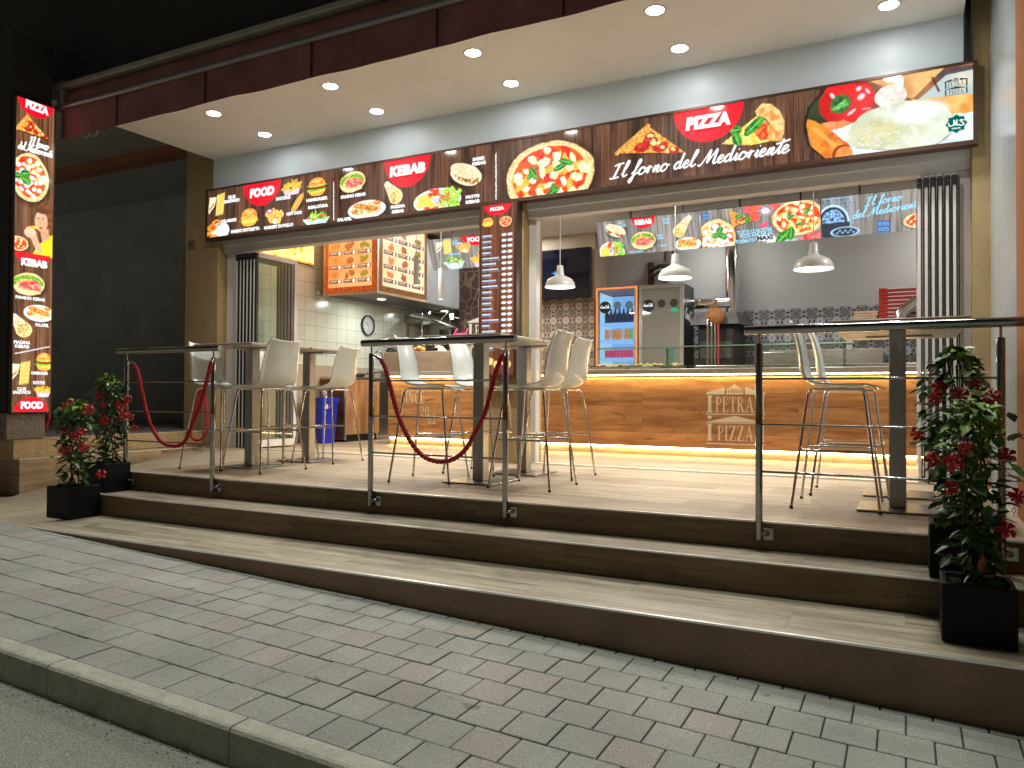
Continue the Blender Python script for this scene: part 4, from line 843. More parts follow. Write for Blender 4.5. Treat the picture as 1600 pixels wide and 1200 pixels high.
for f, s, x, y, w_ in ((c3, 'CLUB', 385, 540, 70), (c3, 'SANDWICH', 385, 578, 140), (c3, 'CALAMARI', 355, 768, 140), (c3, 'PANINO COTOLETTA', 515, 858, 265), (c3, 'PATATINE', 880, 552, 132), (c3, 'HAMBURGER', 1205, 562, 198), (c3, 'HOT DOG', 985, 697, 140), (c3, 'INSALATONA', 1215, 632, 185), (c3, 'NUGGET DI POLLO', 835, 822, 268),
                     (c4, 'PANINO KEBAB', 250, 627, 228), (c4, 'FALAFEL', 172, 846, 132), (c4, 'PIADINA', 665, 727, 135), (c4, 'KEBAB', 665, 772, 112), (c4, 'SHEEK', 1415, 285, 118), (c4, 'KEBAB', 1415, 327, 128), (c4, 'PIATTO', 1357, 635, 128), (c4, 'KEBAB', 1357, 682, 128)):
    tx(f, s, x, y, w_*1.04, 33, k3, .075)
u0 = P.p(*c5(690, 480)); u1 = P.p(*c5(1575, 350)); put_script(let, 'Il forno del Medioriente', T, u0[0], u0[1]+.005, u1[0]-u0[0], .060, .0145, rot=math.atan2(u1[1]-u0[1], u1[0]-u0[0]), d=.006)
build(let, 'lettering', emis('sign_white_lettering', (.95, 1, 1), 1.15), sign)
lg = MB(); a = G(1102, 288); b = G(1250, 160); temple_logo(lg, T, a[0], a[1], b[0]-a[0], b[1]-a[1]+.006, .006); build(lg, 'temple_logo', mat('black_print', (.01, .01, .012), .3), sign)
hb = MB(); c = G(1177, 455); R = bb(c6, 1177, 455, 150, 130, 4)[3]/2
star = lambda r: [(c[0]+(r if i % 2 == 0 else r*.8)*math.cos(PI*i/8), c[1]+(r if i % 2 == 0 else r*.8)*math.sin(PI*i/8)) for i in range(16)]
hb.flat(star(R), T, .005); build(hb, 'halal_badge', emis('badge_pale_edge', (.6, .8, .75), .9), sign)
hb = MB(); hb.flat(star(R*.9), T, .0056); build(hb, 'halal_badge', emis('badge_green', (.0, .14, .1), 1), sign)
hb = MB(); r_ = R
for k, st_ in enumerate(([(.62, .25), (.3, .32), (.45, .1), (.62, -.1), (.4, -.22), (.2, -.1), (.05, -.1), (.05, .4)], [(.05, -.1), (-.12, -.1), (-.2, -.02), (-.2, .4)], [(-.2, -.02), (-.35, -.15), (-.6, -.12), (-.62, .15)], [(-.2, .4), (-.05, .0)])):
    ribbon(hb, [(c[0]+x*r_, c[1]+y*r_) for x, y in smooth_path(st_)], r_*.1, T, .007+k*.0002)
put_text(hb, 'HALAL', T, c[0], c[1]-r_*.42, r_*.75, r_*.16, .007, .03); build(hb, 'badge_lettering', emis('sign_white_lettering', (0, 0, 0), 1), sign)
# ---------------------------------------------------------------- upright lit sign on the pillar (faces the ramp)
VX = -7.41
vy0 = (on(27, 152, X=VX).y+on(18, 645, X=VX).y)/2; vy1 = (on(85, 168, X=VX).y+on(78, 643, X=VX).y)/2; vz0 = on(78, 643, X=VX).z; vz1 = on(85, 168, X=VX).z-.01
vs = thing('vertical_sign', 'tall narrow lit sign on the dark pillar, FOOD badge at its foot', 'sign', (-7.44, (vy0+vy1)/2, vz0))
bx('frame', bronze, [(-7.47, VX, vy0-.008, vy1+.012, vz0-.01, vz0), (-7.47, VX, vy0-.008, vy1+.012, vz1, vz1+.012), (-7.47, VX, vy0-.008, vy0, vz0, vz1), (-7.47, VX, vy1, vy1+.012, vz0, vz1)], vs)
A = Art(vy1-vy0, vz1-vz0, .006); A.wood((62, 38, 24), (146, 98, 66), .075, (36, 18, 10)); P = PX(A, vy0, vz0, X=VX); T = planeX(VX, vy0, vz0); V = vy1-vy0; H_ = vz1-vz0
z1_ = lambda x, y: (x/4, 120+y/4)
z2_ = lambda x, y: (x/4, 390+y/4)
g = lambda f, x, y: P.p(*f(x, y))
W1 = lambda f, x, y, w_, h_: P.b(*f(x, y), w_/4, h_/4)
halfdisc(A, V*.5, H_, V*.47, .15)
q = [g(z1_, 100, 325), g(z1_, 175, 245), g(z1_, 305, 392)]; q[0] = (.005, q[0][1]); slice_(A, [q[0], q[1], q[2]], .12)
pizza(A, *W1(z1_, 190, 630, 236, 300), basil=0, moz=26, pale=True); leaf(A, *g(z1_, 160, 605), .045, .035, .4); leaf(A, *g(z1_, 165, 650), .05, .035, -.6); leaf(A, *g(z1_, 110, 615), .04, .03, 0)
pizza(A, *W1(z1_, 115, 1040, 130, 90), basil=0, moz=8)
# woman in a yellow top eating a slice
E_ = lambda x, y, w_, h_, *a, **k: (lambda b_: A.E(b_[0], b_[1], b_[2]/2, b_[3]/2, *a, **k))(W1(z1_, x, y, w_, h_))
E_(278, 900, 120, 230, (96, 52, 26), (134, 80, 46), fs=60, rough=.08); E_(300, 990, 60, 200, (96, 52, 26), (134, 80, 46), fs=60)
A.P([g(z1_, 205, 1110), g(z1_, 230, 1060), g(z1_, 290, 1010), g(z1_, 335, 985), g(z1_, 335, 1135), g(z1_, 205, 1120)], (236, 206, 10), (250, 226, 40))
A.P([g(z1_, 250, 960), g(z1_, 300, 950), g(z1_, 310, 1010), g(z1_, 265, 1040)], (206, 140, 100), (226, 170, 130)); E_(258, 905, 78, 130, (222, 166, 128), (238, 190, 156), fs=20); E_(262, 838, 84, 40, (96, 52, 26))
E_(240, 885, 12, 8, (50, 30, 24)); E_(268, 888, 12, 8, (50, 30, 24)); E_(252, 945, 26, 12, (170, 40, 40)); E_(250, 915, 8, 22, (200, 140, 104))
A.P([g(z1_, 165, 940), g(z1_, 245, 925), g(z1_, 245, 950), g(z1_, 180, 955)], (240, 170, 50), (250, 214, 120), rough=.004)
E_(190, 975, 74, 62, (228, 176, 140), (240, 196, 164), fs=20); A.P([g(z1_, 190, 1000), g(z1_, 225, 985), g(z1_, 265, 1090), g(z1_, 245, 1115), g(z1_, 215, 1060)], (222, 166, 128), (236, 186, 150))
b_ = W1(z2_, 205, 60, 220, 110); halfdisc(A, b_[0], g(z2_, 200, 25)[1], b_[2]/2, .12)
panino(A, *W1(z2_, 180, 215, 200, 140)); plate(A, *W1(z2_, 245, 398, 190, 105)); a = g(z2_, 75, 420); b = g(z2_, 150, 500); wrap(A, max(.01, a[0]), a[1], b[0], b[1], .035, .075)
a = g(z2_, 95, 650); b = g(z2_, 310, 605); A.P([(a[0], a[1]-.004), (b[0], b[1]-.004), (b[0], b[1]+.004), (a[0], a[1]+.006)], (230, 230, 236), rough=.004)
burger(A, *W1(z2_, 275, 700, 100, 115)); club(A, *W1(z2_, 125, 770, 120, 160)); fries(A, *W1(z2_, 268, 880, 100, 80)); halfdisc(A, V*.5, 0, V*.45, .145, up=True)
mV = art_mat('vertical_sign_picture', 1.35, rough=.08); grid_art('picture_panel', A.out(), planeX(VX-.001, vy0, vz0), mV, vs)
let = MB()
def tz(f, s, x, y, w_, h_, bold=.05, shear=0, rot=0): b_ = W1(f, x, y, w_, h_); d_ = MB(); put_text(d_, s, T, b_[0], b_[1], b_[2], b_[3], .002, bold, shear, rot); build(d_, 'lettering', wht, vs)
tz(z1_, 'PIZZA', 233, 192, 145, 52, .07, rot=-.05); tz(z2_, 'KEBAB', 215, 85, 165, 48, .07); tz(z2_, 'FOOD', 200, 972, 140, 48, .07)
for s, x, y, w_ in (('PANINO KEBAB', 190, 305, 185), ('FALAFEL', 263, 472, 84), ('PIADINA', 138, 580, 104), ('KEBAB', 138, 605, 90), ('HAMBURGER', 248, 772, 104), ('PATATINE', 243, 832, 74), ('CLUB', 135, 870, 56), ('SANDWICH', 135, 892, 110)): tz(z2_, s, x, y, w_, 21)
a = g(z1_, 180, 425); b = g(z1_, 300, 440); put_script(let, 'Il forno', T, a[0], a[1], b[0]-a[0], .042, .011, d=.002); build(let, 'lettering', wht, vs); let = MB(); a = g(z1_, 112, 440); b = g(z1_, 325, 505); put_script(let, 'del Medioriente', T, a[0], a[1]-.01, b[0]-a[0], .036, .010, d=.002)
build(let, 'lettering', emis('sign_white_lettering', (0, 0, 0), 1), vs)
# ---------------------------------------------------------------- pizza price list on the middle pillar
MY = 6.37
a = on(751, 324, Y=MY); b = on(802, 585, Y=MY); mx0, mx1, mz0, mz1 = a.x, b.x, b.z, a.z+.015
ms = thing('price_board', 'tall narrow lit pizza price board on the middle pillar between the openings', 'menu board', ((mx0+mx1)/2, 6.44, mz0))
bx('frame', bronze, [(mx0-.012, mx1+.03, MY, 6.478, mz0-.03, mz0), (mx0-.012, mx1+.03, MY, 6.478, mz1, mz1+.012), (mx0-.012, mx0, MY, 6.478, mz0, mz1), (mx1, mx1+.03, MY, 6.478, mz0, mz1)], ms)
A = Art(mx1-mx0, mz1-mz0, .005); A.wood((66, 32, 20), (140, 80, 48), .09, (30, 16, 10)); W_, H_ = A.W, A.H
halfdisc(A, W_*.5, H_-.01, W_*.4, .1); burger(A, W_*.22, H_-.17, W_*.32, .09, cut=True); pizza(A, W_*.74, H_-.18, W_*.36, .1, basil=2, moz=8)
for k in range(27):
    y = H_-.31-k*.054
    if y < .22: break
    l = rr(.22, .5)*W_; A.P([(W_*.06, y), (W_*.06+l, y), (W_*.06+l, y+.014), (W_*.06, y+.014)], (206, 226, 236), (150, 190, 214), 260); A.P([(W_*.06, y-.016), (W_*.06+l*rr(1, 1.5), y-.016), (W_*.06+l, y-.009), (W_*.06, y-.009)], (150, 140, 170), (110, 90, 110), 300)
    for u in (.7, .87): A.E(W_*u, y+.006, W_*.07, .013, (232, 246, 248)); A.E(W_*u, y+.006, W_*.035, .004, (120, 170, 190))
for i in range(5): A.E(W_*(.15+.17*i), .1+.03*(i % 2), W_*.09, .035, (236, 150, 60), (250, 220, 150), rough=.2); 
mM = art_mat('price_board_picture', 1.3, rough=.1); grid_art('picture_panel', A.out(), planeY(mx0, MY+.004, mz0), mM, ms)
let = MB(); put_text(let, 'PIZZA', planeY(mx0, MY, mz0), W_*.5, H_-.048, W_*.42, .034, .002, .06); build(let, 'lettering', emis('sign_white_lettering', (0, 0, 0), 1), ms)
# small house number plaque
q = on(298, 382, Y=6.46); t = thing('house_number_plaque', 'small dim square number plaque on the left tan pilaster', 'plaque', (q.x, 6.47, q.z))
bx('plate', mat('aged_plaque', (.20, .16, .10), .6, var=.2, vscale=20), (q.x-.06, q.x+.06, 6.465, 6.48, q.z-.055, q.z+.055), t, c=.004)
mb = MB(); put_text(mb, '28', planeY(q.x-.06, 6.465, q.z-.055), .06, .055, .06, .055, .002, .02); build(mb, 'number', mat('dark_plaque_digits', (.03, .03, .03), .5), t)
# ---------------------------------------------------------------- folding glass doors, folded back at both ends
def door_stack(name, label, x0, n, pitch, face_x, handle=False):
    t = thing(name, label, 'folding door', (x0+n*pitch/2, 6.9, 0))
    tk = pitch*.5
    for i in range(n):
        xa = x0+i*pitch; xb = xa+tk; y0, y1, z0, z1 = 6.53, 7.24, .02, 2.33; w_ = .055
        mb = MB(); mb.box(xa, xb, y0, y0+w_, z0, z1, .003); mb.box(xa, xb, y1-w_, y1, z0, z1, .003); mb.box(xa, xb, y0+w_, y1-w_, z0, z0+.08, .003); mb.box(xa, xb, y0+w_, y1-w_, z1-w_, z1, .003)
        fr = build(mb, 'leaf_frame', frame_white, t)
        xm = (xa+xb)/2; mb = MB(); mb.add([(xm, y0+w_, z0+.08), (xm, y1-w_, z0+.08), (xm, y1-w_, z1-w_), (xm, y0+w_, z1-w_)], [(0, 1, 2, 3)]); build(mb, 'glass_pane', glass, t)
        mb = MB(); g = pitch-tk; mb.box(xb+g*.04, xb+g*.40, y0-.004, y0+.03, z0, z1-.02); mb.box(xb+g*.60, xb+g*.96, y0-.004, y0+.03, z0, z1-.02)
        for zz in (z1-.05, z1-.01): mb.box(xa-.004, xb+.004, y0-.012, y0-.001, zz-.033, zz, .001)
        build(mb, 'gasket', gasket, t)
    if handle:
        mb = MB(); hx = x0+(n-1)*pitch+tk; mb.tube([(hx, 7.2, 1.0), (hx+.04, 7.2, 1.0), (hx+.04, 7.1, 1.0)], .009, 8); mb.box(hx, hx+.006, 7.185, 7.215, .9, 1.08); build(mb, 'handle', alu, t)
    return t
door_stack('folding_door', 'stack of folded white-framed glass door leaves at the left end of the left opening', -7.10, 6, .0555, -6.78, True)
door_stack('folding_door', 'stack of folded white-framed glass door leaves at the right end of the right opening', .085, 6, .0465, .09)
# ---------------------------------------------------------------- bar counter
CY = 8.17
X = lambda px, Y=CY: on(px, 580, Y=Y).x
Zp = lambda px, py, Y=CY: on(px, py, Y=Y).z
cx0 = X(607); cx1 = 1.6; WT = Zp(1000, 577)
ct = thing('bar_counter', 'long pine-clad bar counter with glowing edges and a cream temple logo on its front', 'counter', (-2.6, CY+.4, 0))
bx('front_panel', counter_wood, (cx0, cx1, CY, CY+.025, .098, WT-.09), ct)
bx('carcass', mat('dark_carcass', (.05, .045, .04), .7), (cx0+.02, cx1, CY+.06, CY+.75, .1, WT-.07), ct)
bx('worktop', mat('grey_quartz_worktop', (.45, .42, .38), .3, var=.06, vscale=10), (cx0-.02, cx1, CY-.06, CY+.8, WT-.058, WT), ct, c=.004)
led = emis('warm_led_strip', (1, .72, .32), 42)
bx('plinth', terr_m, (cx0+.01, cx1, CY+.035, CY+.06, 0, .1), ct); bx('plinth_trim', alu, (cx0+.01, cx1, CY+.028, CY+.0345, .0, .006), ct)
bx('led_strip', led, [(cx0+.02, cx1, CY-.035, CY-.018, WT-.068, WT-.059)], ct)
bx('led_strip', led, [(cx0+.02, cx1, CY+.012, CY+.028, .084, .0965)], ct)
T = planeY(0, CY, 0); mb = MB(); a = on(1104, 694, Y=CY); b = on(1196, 601, Y=CY); temple_logo(mb, T, a.x, a.z, b.x-a.x, b.z-a.z+.01, .003)
cream = mat('cream_vinyl', (.80, .74, .62), .5); build(mb, 'temple_logo', cream, ct)
mb = MB(); a = on(627, 630, Y=CY); b = on(664, 611, Y=CY); put_serif(mb, 'SINCE', T, a.x, a.z, b.x-a.x, b.z-a.z, .003); build(mb, 'lettering', cream, ct); mb = MB()
a = on(657, 651, Y=CY); b = on(671, 635, Y=CY); put_serif(mb, '20', T, a.x, a.z, b.x-a.x, b.z-a.z, .003); build(mb, 'lettering', cream, ct); mb = MB(); a = on(668, 662, Y=CY); b = on(682, 646, Y=CY); put_serif(mb, '02', T, a.x, a.z, b.x-a.x, b.z-a.z, .003)
build(mb, 'lettering', cream, ct)
ra = X(598); rb = X(703)
marble = mat('beige_marble', (.36, .29, .22), .25, var=.22, vscale=3, stretch=(1, 1, 2.5))
bx('raised_bar', marble, (ra, rb, CY+.02, CY+.3, WT, Zp(650, 549)), ct, c=.004)
bx('raised_bar_end_light', emis('soft_warm_panel', (1, .80, .55), 1.6), (rb+.015, rb+.05, CY+.03, CY+.05, WT+.02, Zp(650, 552)), ct)
# glass guard above the right part of the counter
gz = Zp(1150, 538); gx0, gx1 = X(926), X(1335)
edge_m = mat('green_glass_edge', (.30, .52, .44), .15)
t = thing('glass_guard', 'low green-edged glass food guard standing on the bar counter', 'glass guard', ((gx0+gx1)/2, CY+.1, WT))
bx('glass_shelf', glass_green, (gx0, gx1, CY+.06, CY+.36, gz-.010, gz), t); bx('shelf_edge', edge_m, (gx0, gx1, CY+.050, CY+.0595, gz-.011, gz+.001), t)
bx('front_glass', glass, (gx0, gx1, CY+.07, CY+.076, WT+.002, gz-.012), t)
for px in (1042, 1182, 1322): bx('glass_divider', edge_m if px == 1042 else glass_green, (X(px)-.03, X(px)-.02+.012*(px == 1042), CY+.08, CY+.36, WT+.002, gz-.012), t)
steel_l = mat('pale_brushed_steel', (.55, .52, .47), .28, metal=1, var=.1, vscale=5, stretch=(1, 20, 20))
# food trays on the counter
dough = mat('baked_dough', (.55, .33, .12), .6, var=.35, vscale=24, bump=.4, bscale=40)
for k, (pa, pb) in enumerate(((932, 984), (990, 1037), (1048, 1066))):
    xa, xb = X(pa, CY+.25), X(pb, CY+.25); lab = ['leftmost tray of golden focaccia in front of the lit blue fridge', 'tray of golden focaccia in front of the grey-framed fridge', 'small end tray of focaccia to the right of the green glass divider'][k]
    t = thing('focaccia_tray', lab, 'food tray', ((xa+xb)/2, CY+.25, WT+.002), 'focaccia trays behind the glass guard')
    bx('tray', steel_l, [(xa, xb, CY+.12, CY+.42, WT+.002, WT+.037), (xa, xa+.006, CY+.12, CY+.42, WT+.037, WT+.051), (xb-.006, xb, CY+.12, CY+.42, WT+.037, WT+.051)], t)
    mb = MB(); n = 14; v = []
    for j in range(8):
        for i in range(n): v.append((xa+.015+(xb-xa-.03)*i/(n-1), CY+.135+.27*j/7, WT+.067+.010*math.sin(i*1.9+j)+.006*math.sin(j*2.7+i*.6)-(.02 if i in (0, n-1) or j in (0, 7) else 0)))
    mb.add(v, [(j*n+i, j*n+i+1, (j+1)*n+i+1, (j+1)*n+i) for j in range(7) for i in range(n-1)], True); build(mb, 'focaccia', dough, t)
xa, xb = X(1072), X(1437); t = thing('topping_rail', 'long brushed-steel topping rail along the back edge of the counter', 'food rail', ((xa+xb)/2, CY+.5, WT))
bx('rail_body', steel_l, (xa, xb, CY+.42, CY+.68, WT+.002, Zp(1250, 569, CY+.42)), t, c=.006)
bx('lid_gap', black_m, [(xa+.02+i*.34, xa+.33+i*.34, CY+.417, CY+.42, WT+.007, WT+.019) for i in range(9)], t)
xa, xb = X(1192, 10), X(1380, 10); t = thing('steel_prep_unit', 'brushed-steel refrigerated prep unit behind the counter, below the patterned tiles', 'prep unit', ((xa+xb)/2, 10.2, 0))
bx('body', steel_l, (xa, xb, 10.0, 10.6, 0, Zp(1250, 549, 10)), t, c=.008)
bx('upstand', steel_l, (xa, xb, 10.5, 10.6, Zp(1250, 549, 10), Zp(1250, 549, 10)+.05), t)
# ---------------------------------------------------------------- patterned cement tiles on the back walls
def tiles_art(W, H, per, c_bg, c_dark, c_dia, res=.009):
    A = Art(W, H, res); Xg, Yg = np.meshgrid((np.arange(A.nx)+.5)*A.sx, (np.arange(A.ny)+.5)*A.sy)
    u = (Xg/per) % 1-.5; v = (Yg/per) % 1-.5; r = np.hypot(u, v); an = np.arctan2(v, u)
    oct_ = np.maximum(np.maximum(abs(u), abs(v)), (abs(u)+abs(v))*.7071)
    du, dv = .5-abs(u), .5-abs(v); dia = du+dv
    L_ = lambda c: np.array(lin(c))
    C = np.broadcast_to(L_(c_bg), Xg.shape+(3,)).copy()
    dk = (oct_ > .33)&(oct_ < .44)&(np.abs(np.sin(4*an+PI/2*0)) > .0); gap = (np.abs(((an/(PI/4)) % 1)-.5) < .09); dk &= ~gap
    C[dk] = L_(c_dark)
    fl_ = (r < .24+.035*np.cos(8*an)); C[(r < .30+.03*np.cos(8*an))] = L_(tuple(x*.62 for x in c_bg)); C[fl_] = L_(tuple(min(255, x*1.12) for x in c_bg))
    C[(r < .13)&(np.cos(8*an) > .2)] = L_(tuple(x*.7 for x in c_bg)); C[r < .035] = L_(c_dark)
    C[(dia < .40)] = L_(c_bg); C[(dia < .33)] = L_(c_dark); C[dia < .30] = L_(c_dia)
    ed = (np.minimum(.5-abs(u), .5-abs(v)) < .008); C[ed] = C[ed]*.75
    A.A = C; return A
mT = art_mat('cement_tile_print', 0, rough=.35)
tl = thing('patterned_tile_panel', 'brown and beige patterned tile panel on the wall under the black television', 'tile panel', (-4.6, 10.4, 0))
x_a, x_b = -5.2, -4.032; zt_ = on(880, 467, Y=10.39).z
A = tiles_art(x_b-x_a, zt_-.85, .205, (178, 160, 142), (46, 34, 30), (118, 100, 82)); grid_art('tiles', A.out(), planeY(x_a, 10.392, .85), mT, tl); bx('backing', grey_wall, (x_a, x_b, 10.394, 10.3995, .85, zt_), tl)
tl = thing('patterned_tile_panel', 'long grey and black patterned tile band on the wall behind the pizza boxes', 'tile panel', (-1, 10.9, 0))
x_a, x_b = -2.75, 2.19; zt_ = on(1250, 481, Y=10.89).z
A = tiles_art(x_b-x_a, zt_-.95, .205, (160, 160, 164), (34, 34, 38), (104, 102, 96)); grid_art('tiles', A.out(), planeY(x_a, 10.892, .95), mT, tl); bx('backing', grey_wall, (x_a, x_b, 10.894, 10.8995, .95, zt_), tl)
# ---------------------------------------------------------------- television and bracket
a = on(834, 393, Y=10.3); b = on(922, 464, Y=10.3)
t = thing('television', 'large black television on the beige wall above brown patterned tiles', 'television', ((a.x+b.x)/2, 10.35, (a.z+b.z)/2))
bx('casing', black_m, (a.x-.2, b.x, 10.30, 10.36, b.z, a.z), t, c=.006); bx('screen', mat('black_screen_glass', (.004, .005, .012), .08), (a.x-.19, b.x-.012, 10.296, 10.2995, b.z+.015, a.z-.012), t)
q = on(867, 427, Y=10.29); mb = MB(); mb.lathe([(.0001, 0), (.026, 0)], (q.x, 10.294, q.z), 20, axis=1); mb.box(q.x-.055, q.x-.03, 10.293, 10.295, q.z-.006, q.z+.004); build(mb, 'screen_glow', emis('blue_screen_mark', (.1, .35, .9), 1), t)
bx('wall_mount', black_m, (a.x+.2, b.x-.3, 10.36, 10.398, b.z+.2, a.z-.2), t)
a = on(1020, 420, Y=10.7); t = thing('wall_bracket', 'dark folding-arm wall bracket on the grey wall under the kebab menu board', 'wall bracket', (a.x, 10.85, a.z))
mb = MB(); mb.box(a.x-.12, a.x-.04, 10.84, 10.9, a.z-.2, a.z+.12, .005); mb.tube([(a.x-.08, 10.84, a.z), (a.x+.12, 10.62, a.z+.02), (a.x+.28, 10.78, a.z+.03)], .03, 8); mb.tube([(a.x-.08, 10.84, a.z-.1), (a.x+.12, 10.62, a.z-.06), (a.x+.28, 10.78, a.z-.05)], .022, 8); mb.tube([(a.x+.28, 10.78, a.z-.1), (a.x+.28, 10.78, a.z+.42)], .03, 8); mb.tube([(a.x+.16, 10.75, a.z+.1), (a.x+.2, 10.72, a.z+.42)], .02, 8)
build(mb, 'arm', mat('dark_bronze_bracket', (.07, .05, .04), .4, metal=.6), t)
# ---------------------------------------------------------------- drinks fridges
def fridge(label, x0, x1, y0, y1, z1, lit):
    t = thing('drinks_fridge', label, 'fridge', ((x0+x1)/2, (y0+y1)/2, 0)); blk = mat('fridge_black', (.018, .018, .02), .45)
    bx('cabinet', blk if not lit else mat('fridge_red_side', (.25, .02, .01), .4), [(x0, x0+.03, y0+.03, y1, 0, z1), (x1-.03, x1, y0+.03, y1, 0, z1), (x0+.03, x1-.03, y0+.03, y1, z1-.05, z1), (x0+.03, x1-.03, y0+.03, y1, 0, .2), (x0+.03, x1-.03, y1-.03, y1, .2, z1-.05)], t)
    dm = mat('fridge_door_grey', (.38, .36, .32), .35, metal=.3); w_ = .05
    mb = MB(); mb.box(x0, x0+w_, y0, y0+.03, .1, z1); mb.box(x1-w_, x1, y0, y0+.03, .1, z1); mb.box(x0+w_, x1-w_, y0, y0+.03, z1-w_, z1); mb.box(x0+w_, x1-w_, y0, y0+.03, .1, .2); build(mb, 'door_frame', dm, t)
    T = planeY(0, y0, 0)
    if lit:
        mb = MB(); mb.box(x0+.004, x0+.022, y0-.006, y0, .1, z1-.01); mb.box(x1-.022, x1-.004, y0-.006, y0, .1, z1-.01); mb.box(x0+.022, x1-.022, y0-.006, y0, z1-.028, z1-.01); build(mb, 'glow_trim', emis('orange_glow_trim', (1, .22, .06), 1.5), t)
        bx('lit_back', emis('blue_fridge_light', (.20, .42, .82), .95), (x0+.031, x1-.031, y1-.04, y1-.035, .21, z1-.06), t)
        bx('inner_side', emis('pale_blue_fridge_light', (.35, .62, .95), .95), [(x0+.031, x0+.036, y0+.06, y1-.041, .21, z1-.06), (x1-.036, x1-.031, y0+.06, y1-.041, .21, z1-.06)], t)
        for z in SHELF: bx('shelf', emis('fridge_shelf_edge', (.25, .5, .95), 1.0), (x0+.04, x1-.04, y0+.06, y1-.05, z-.03, z), t)
        bx('glass_pane', glass, (x0+w_, x1-w_, y0+.010, y0+.015, .2, z1-w_), t)
    else:
        bx('glass_pane', mat('dark_mirror_glass', (.24, .23, .20), .06, spec=.8), (x0+w_, x1-w_, y0+.008, y0+.015, .2, z1-w_), t)
    zc = z1-.28; xc = x0+w_+.085
    mb = MB(); mb.lathe([(.0001, 0), (.085, 0)], (xc, y0+.003, zc), 28, axis=1); build(mb, 'round_logo', black_m, t)
    mb = MB(); put_script(mb, 'Coca-Cola', T, xc-.07, zc-.012, .13, .02, .007, d=-.0005); build(mb, 'logo_lettering', emis('logo_white', (.9, .95, 1), .9 if lit else .25), t)
    mb = MB()
    for k, dx in enumerate((.27, .44)): 
        if xc-.085+dx+.03 < x1-w_: mb.lathe([(.0001, 0), (.055, 0)], (xc-.09+dx, y0+.004+k*.001, zc+.02), 24, axis=1)
    build(mb, 'round_print', mat('grey_blue_print', (.12, .22, .32) if lit else (.04, .035, .03), .4) if lit else mat('brown_print', (.04, .035, .03), .4), t)
    return t
FY = 10.0
SHELF = [on(960, y, Y=FY+.2).z for y in (506, 532, 560)]
fridge('lit drinks fridge with a blue interior and glowing orange door trim', on(931, 500, Y=FY).x, on(996, 500, Y=FY).x, FY, FY+.62, on(963, 448, Y=FY).z, True)
f2 = fridge('unlit drinks fridge with grey door frame and black side, right of the blue-lit one', on(998, 500, Y=FY).x, on(1068, 500, Y=FY).x, FY, FY+.55, on(1035, 444, Y=FY).z, False)
x1 = on(1068, 500, Y=FY).x; mb = MB(); T = planeX(x1, 0, 0); put_script(mb, 'Coca-Cola', T, FY+.08, 1.72, .42, .07, .022, rot=-.15, d=.002); build(mb, 'side_lettering', mat('white_print', (.7, .7, .7), .5), f2)
q = on(1053, 484, Y=FY-.01); mb = MB(); mb.flat([(q.x-.07, q.z), (q.x, q.z+.035), (q.x+.06, q.z+.01), (q.x+.06, q.z-.015), (q.x, q.z-.035)], planeY(0, FY+.004, 0)); build(mb, 'green_sticker', emis('green_sticker', (.05, .5, .25), .8), f2)
# cans and bottles in the lit fridge
fx0 = on(931, 500, Y=FY).x; cp = {}; ORD = ('first', 'second', 'third', 'fourth', 'fifth', 'sixth', 'seventh')
def can(kind, label, grp, loc):
    if kind not in cp:
        mb = MB(); r, h = (.028, .15) if 'can' in kind else (.03, .2)
        mb.lathe([(.0001, 0), (r*.85, 0), (r, .008), (r, h*.86), (r*.8, h), (.0001, h)] if 'can' in kind else [(.0001, 0), (r, .004), (r, h*.6), (r*.4, h*.82), (r*.4, h), (.0001, h)], seg=14)
        c = {'orange_can': (.75, .30, .12), 'silver_can': (.5, .55, .6), 'pink_can': (.75, .08, .25), 'dark_bottle': (.04, .05, .12), 'green_can': (.2, .5, .2)}[kind]
        o = build(mb, 'drinks_can' if 'can' in kind else 'drinks_bottle', mat(kind+'_paint', c, .3, var=.5, vscale=25, emit=c, estr=.25)); cp[kind] = o  # cans glow faintly in their own colour, as if lit
    else: o = cp[kind].copy(); COL.objects.link(o)
    o.location = loc; tag(o, label, 'drinks can' if 'can' in kind else 'bottle', grp); return o
for i in range(7): can('dark_bottle', 'dark drinks bottle, %s from the left, top shelf of the blue-lit fridge' % ORD[i], 'dark bottles in the fridge', (fx0+.12+i*.062, FY+.12, SHELF[0]))
for i in range(7):
    k = ['orange_can', 'silver_can', 'orange_can', 'orange_can', 'silver_can', 'orange_can', 'green_can'][i]
    can(k, '%s drinks can, %s from the left, middle shelf of the blue-lit fridge' % (k.split('_')[0], ORD[i]), 'cans on the middle fridge shelf', (fx0+.12+i*.06, FY+.12, SHELF[1]))
for i in range(7): can('pink_can', 'pink drinks can, %s from the left, bottom shelf of the blue-lit fridge' % ORD[i], 'pink cans in the fridge', (fx0+.12+i*.06, FY+.12, SHELF[2]))
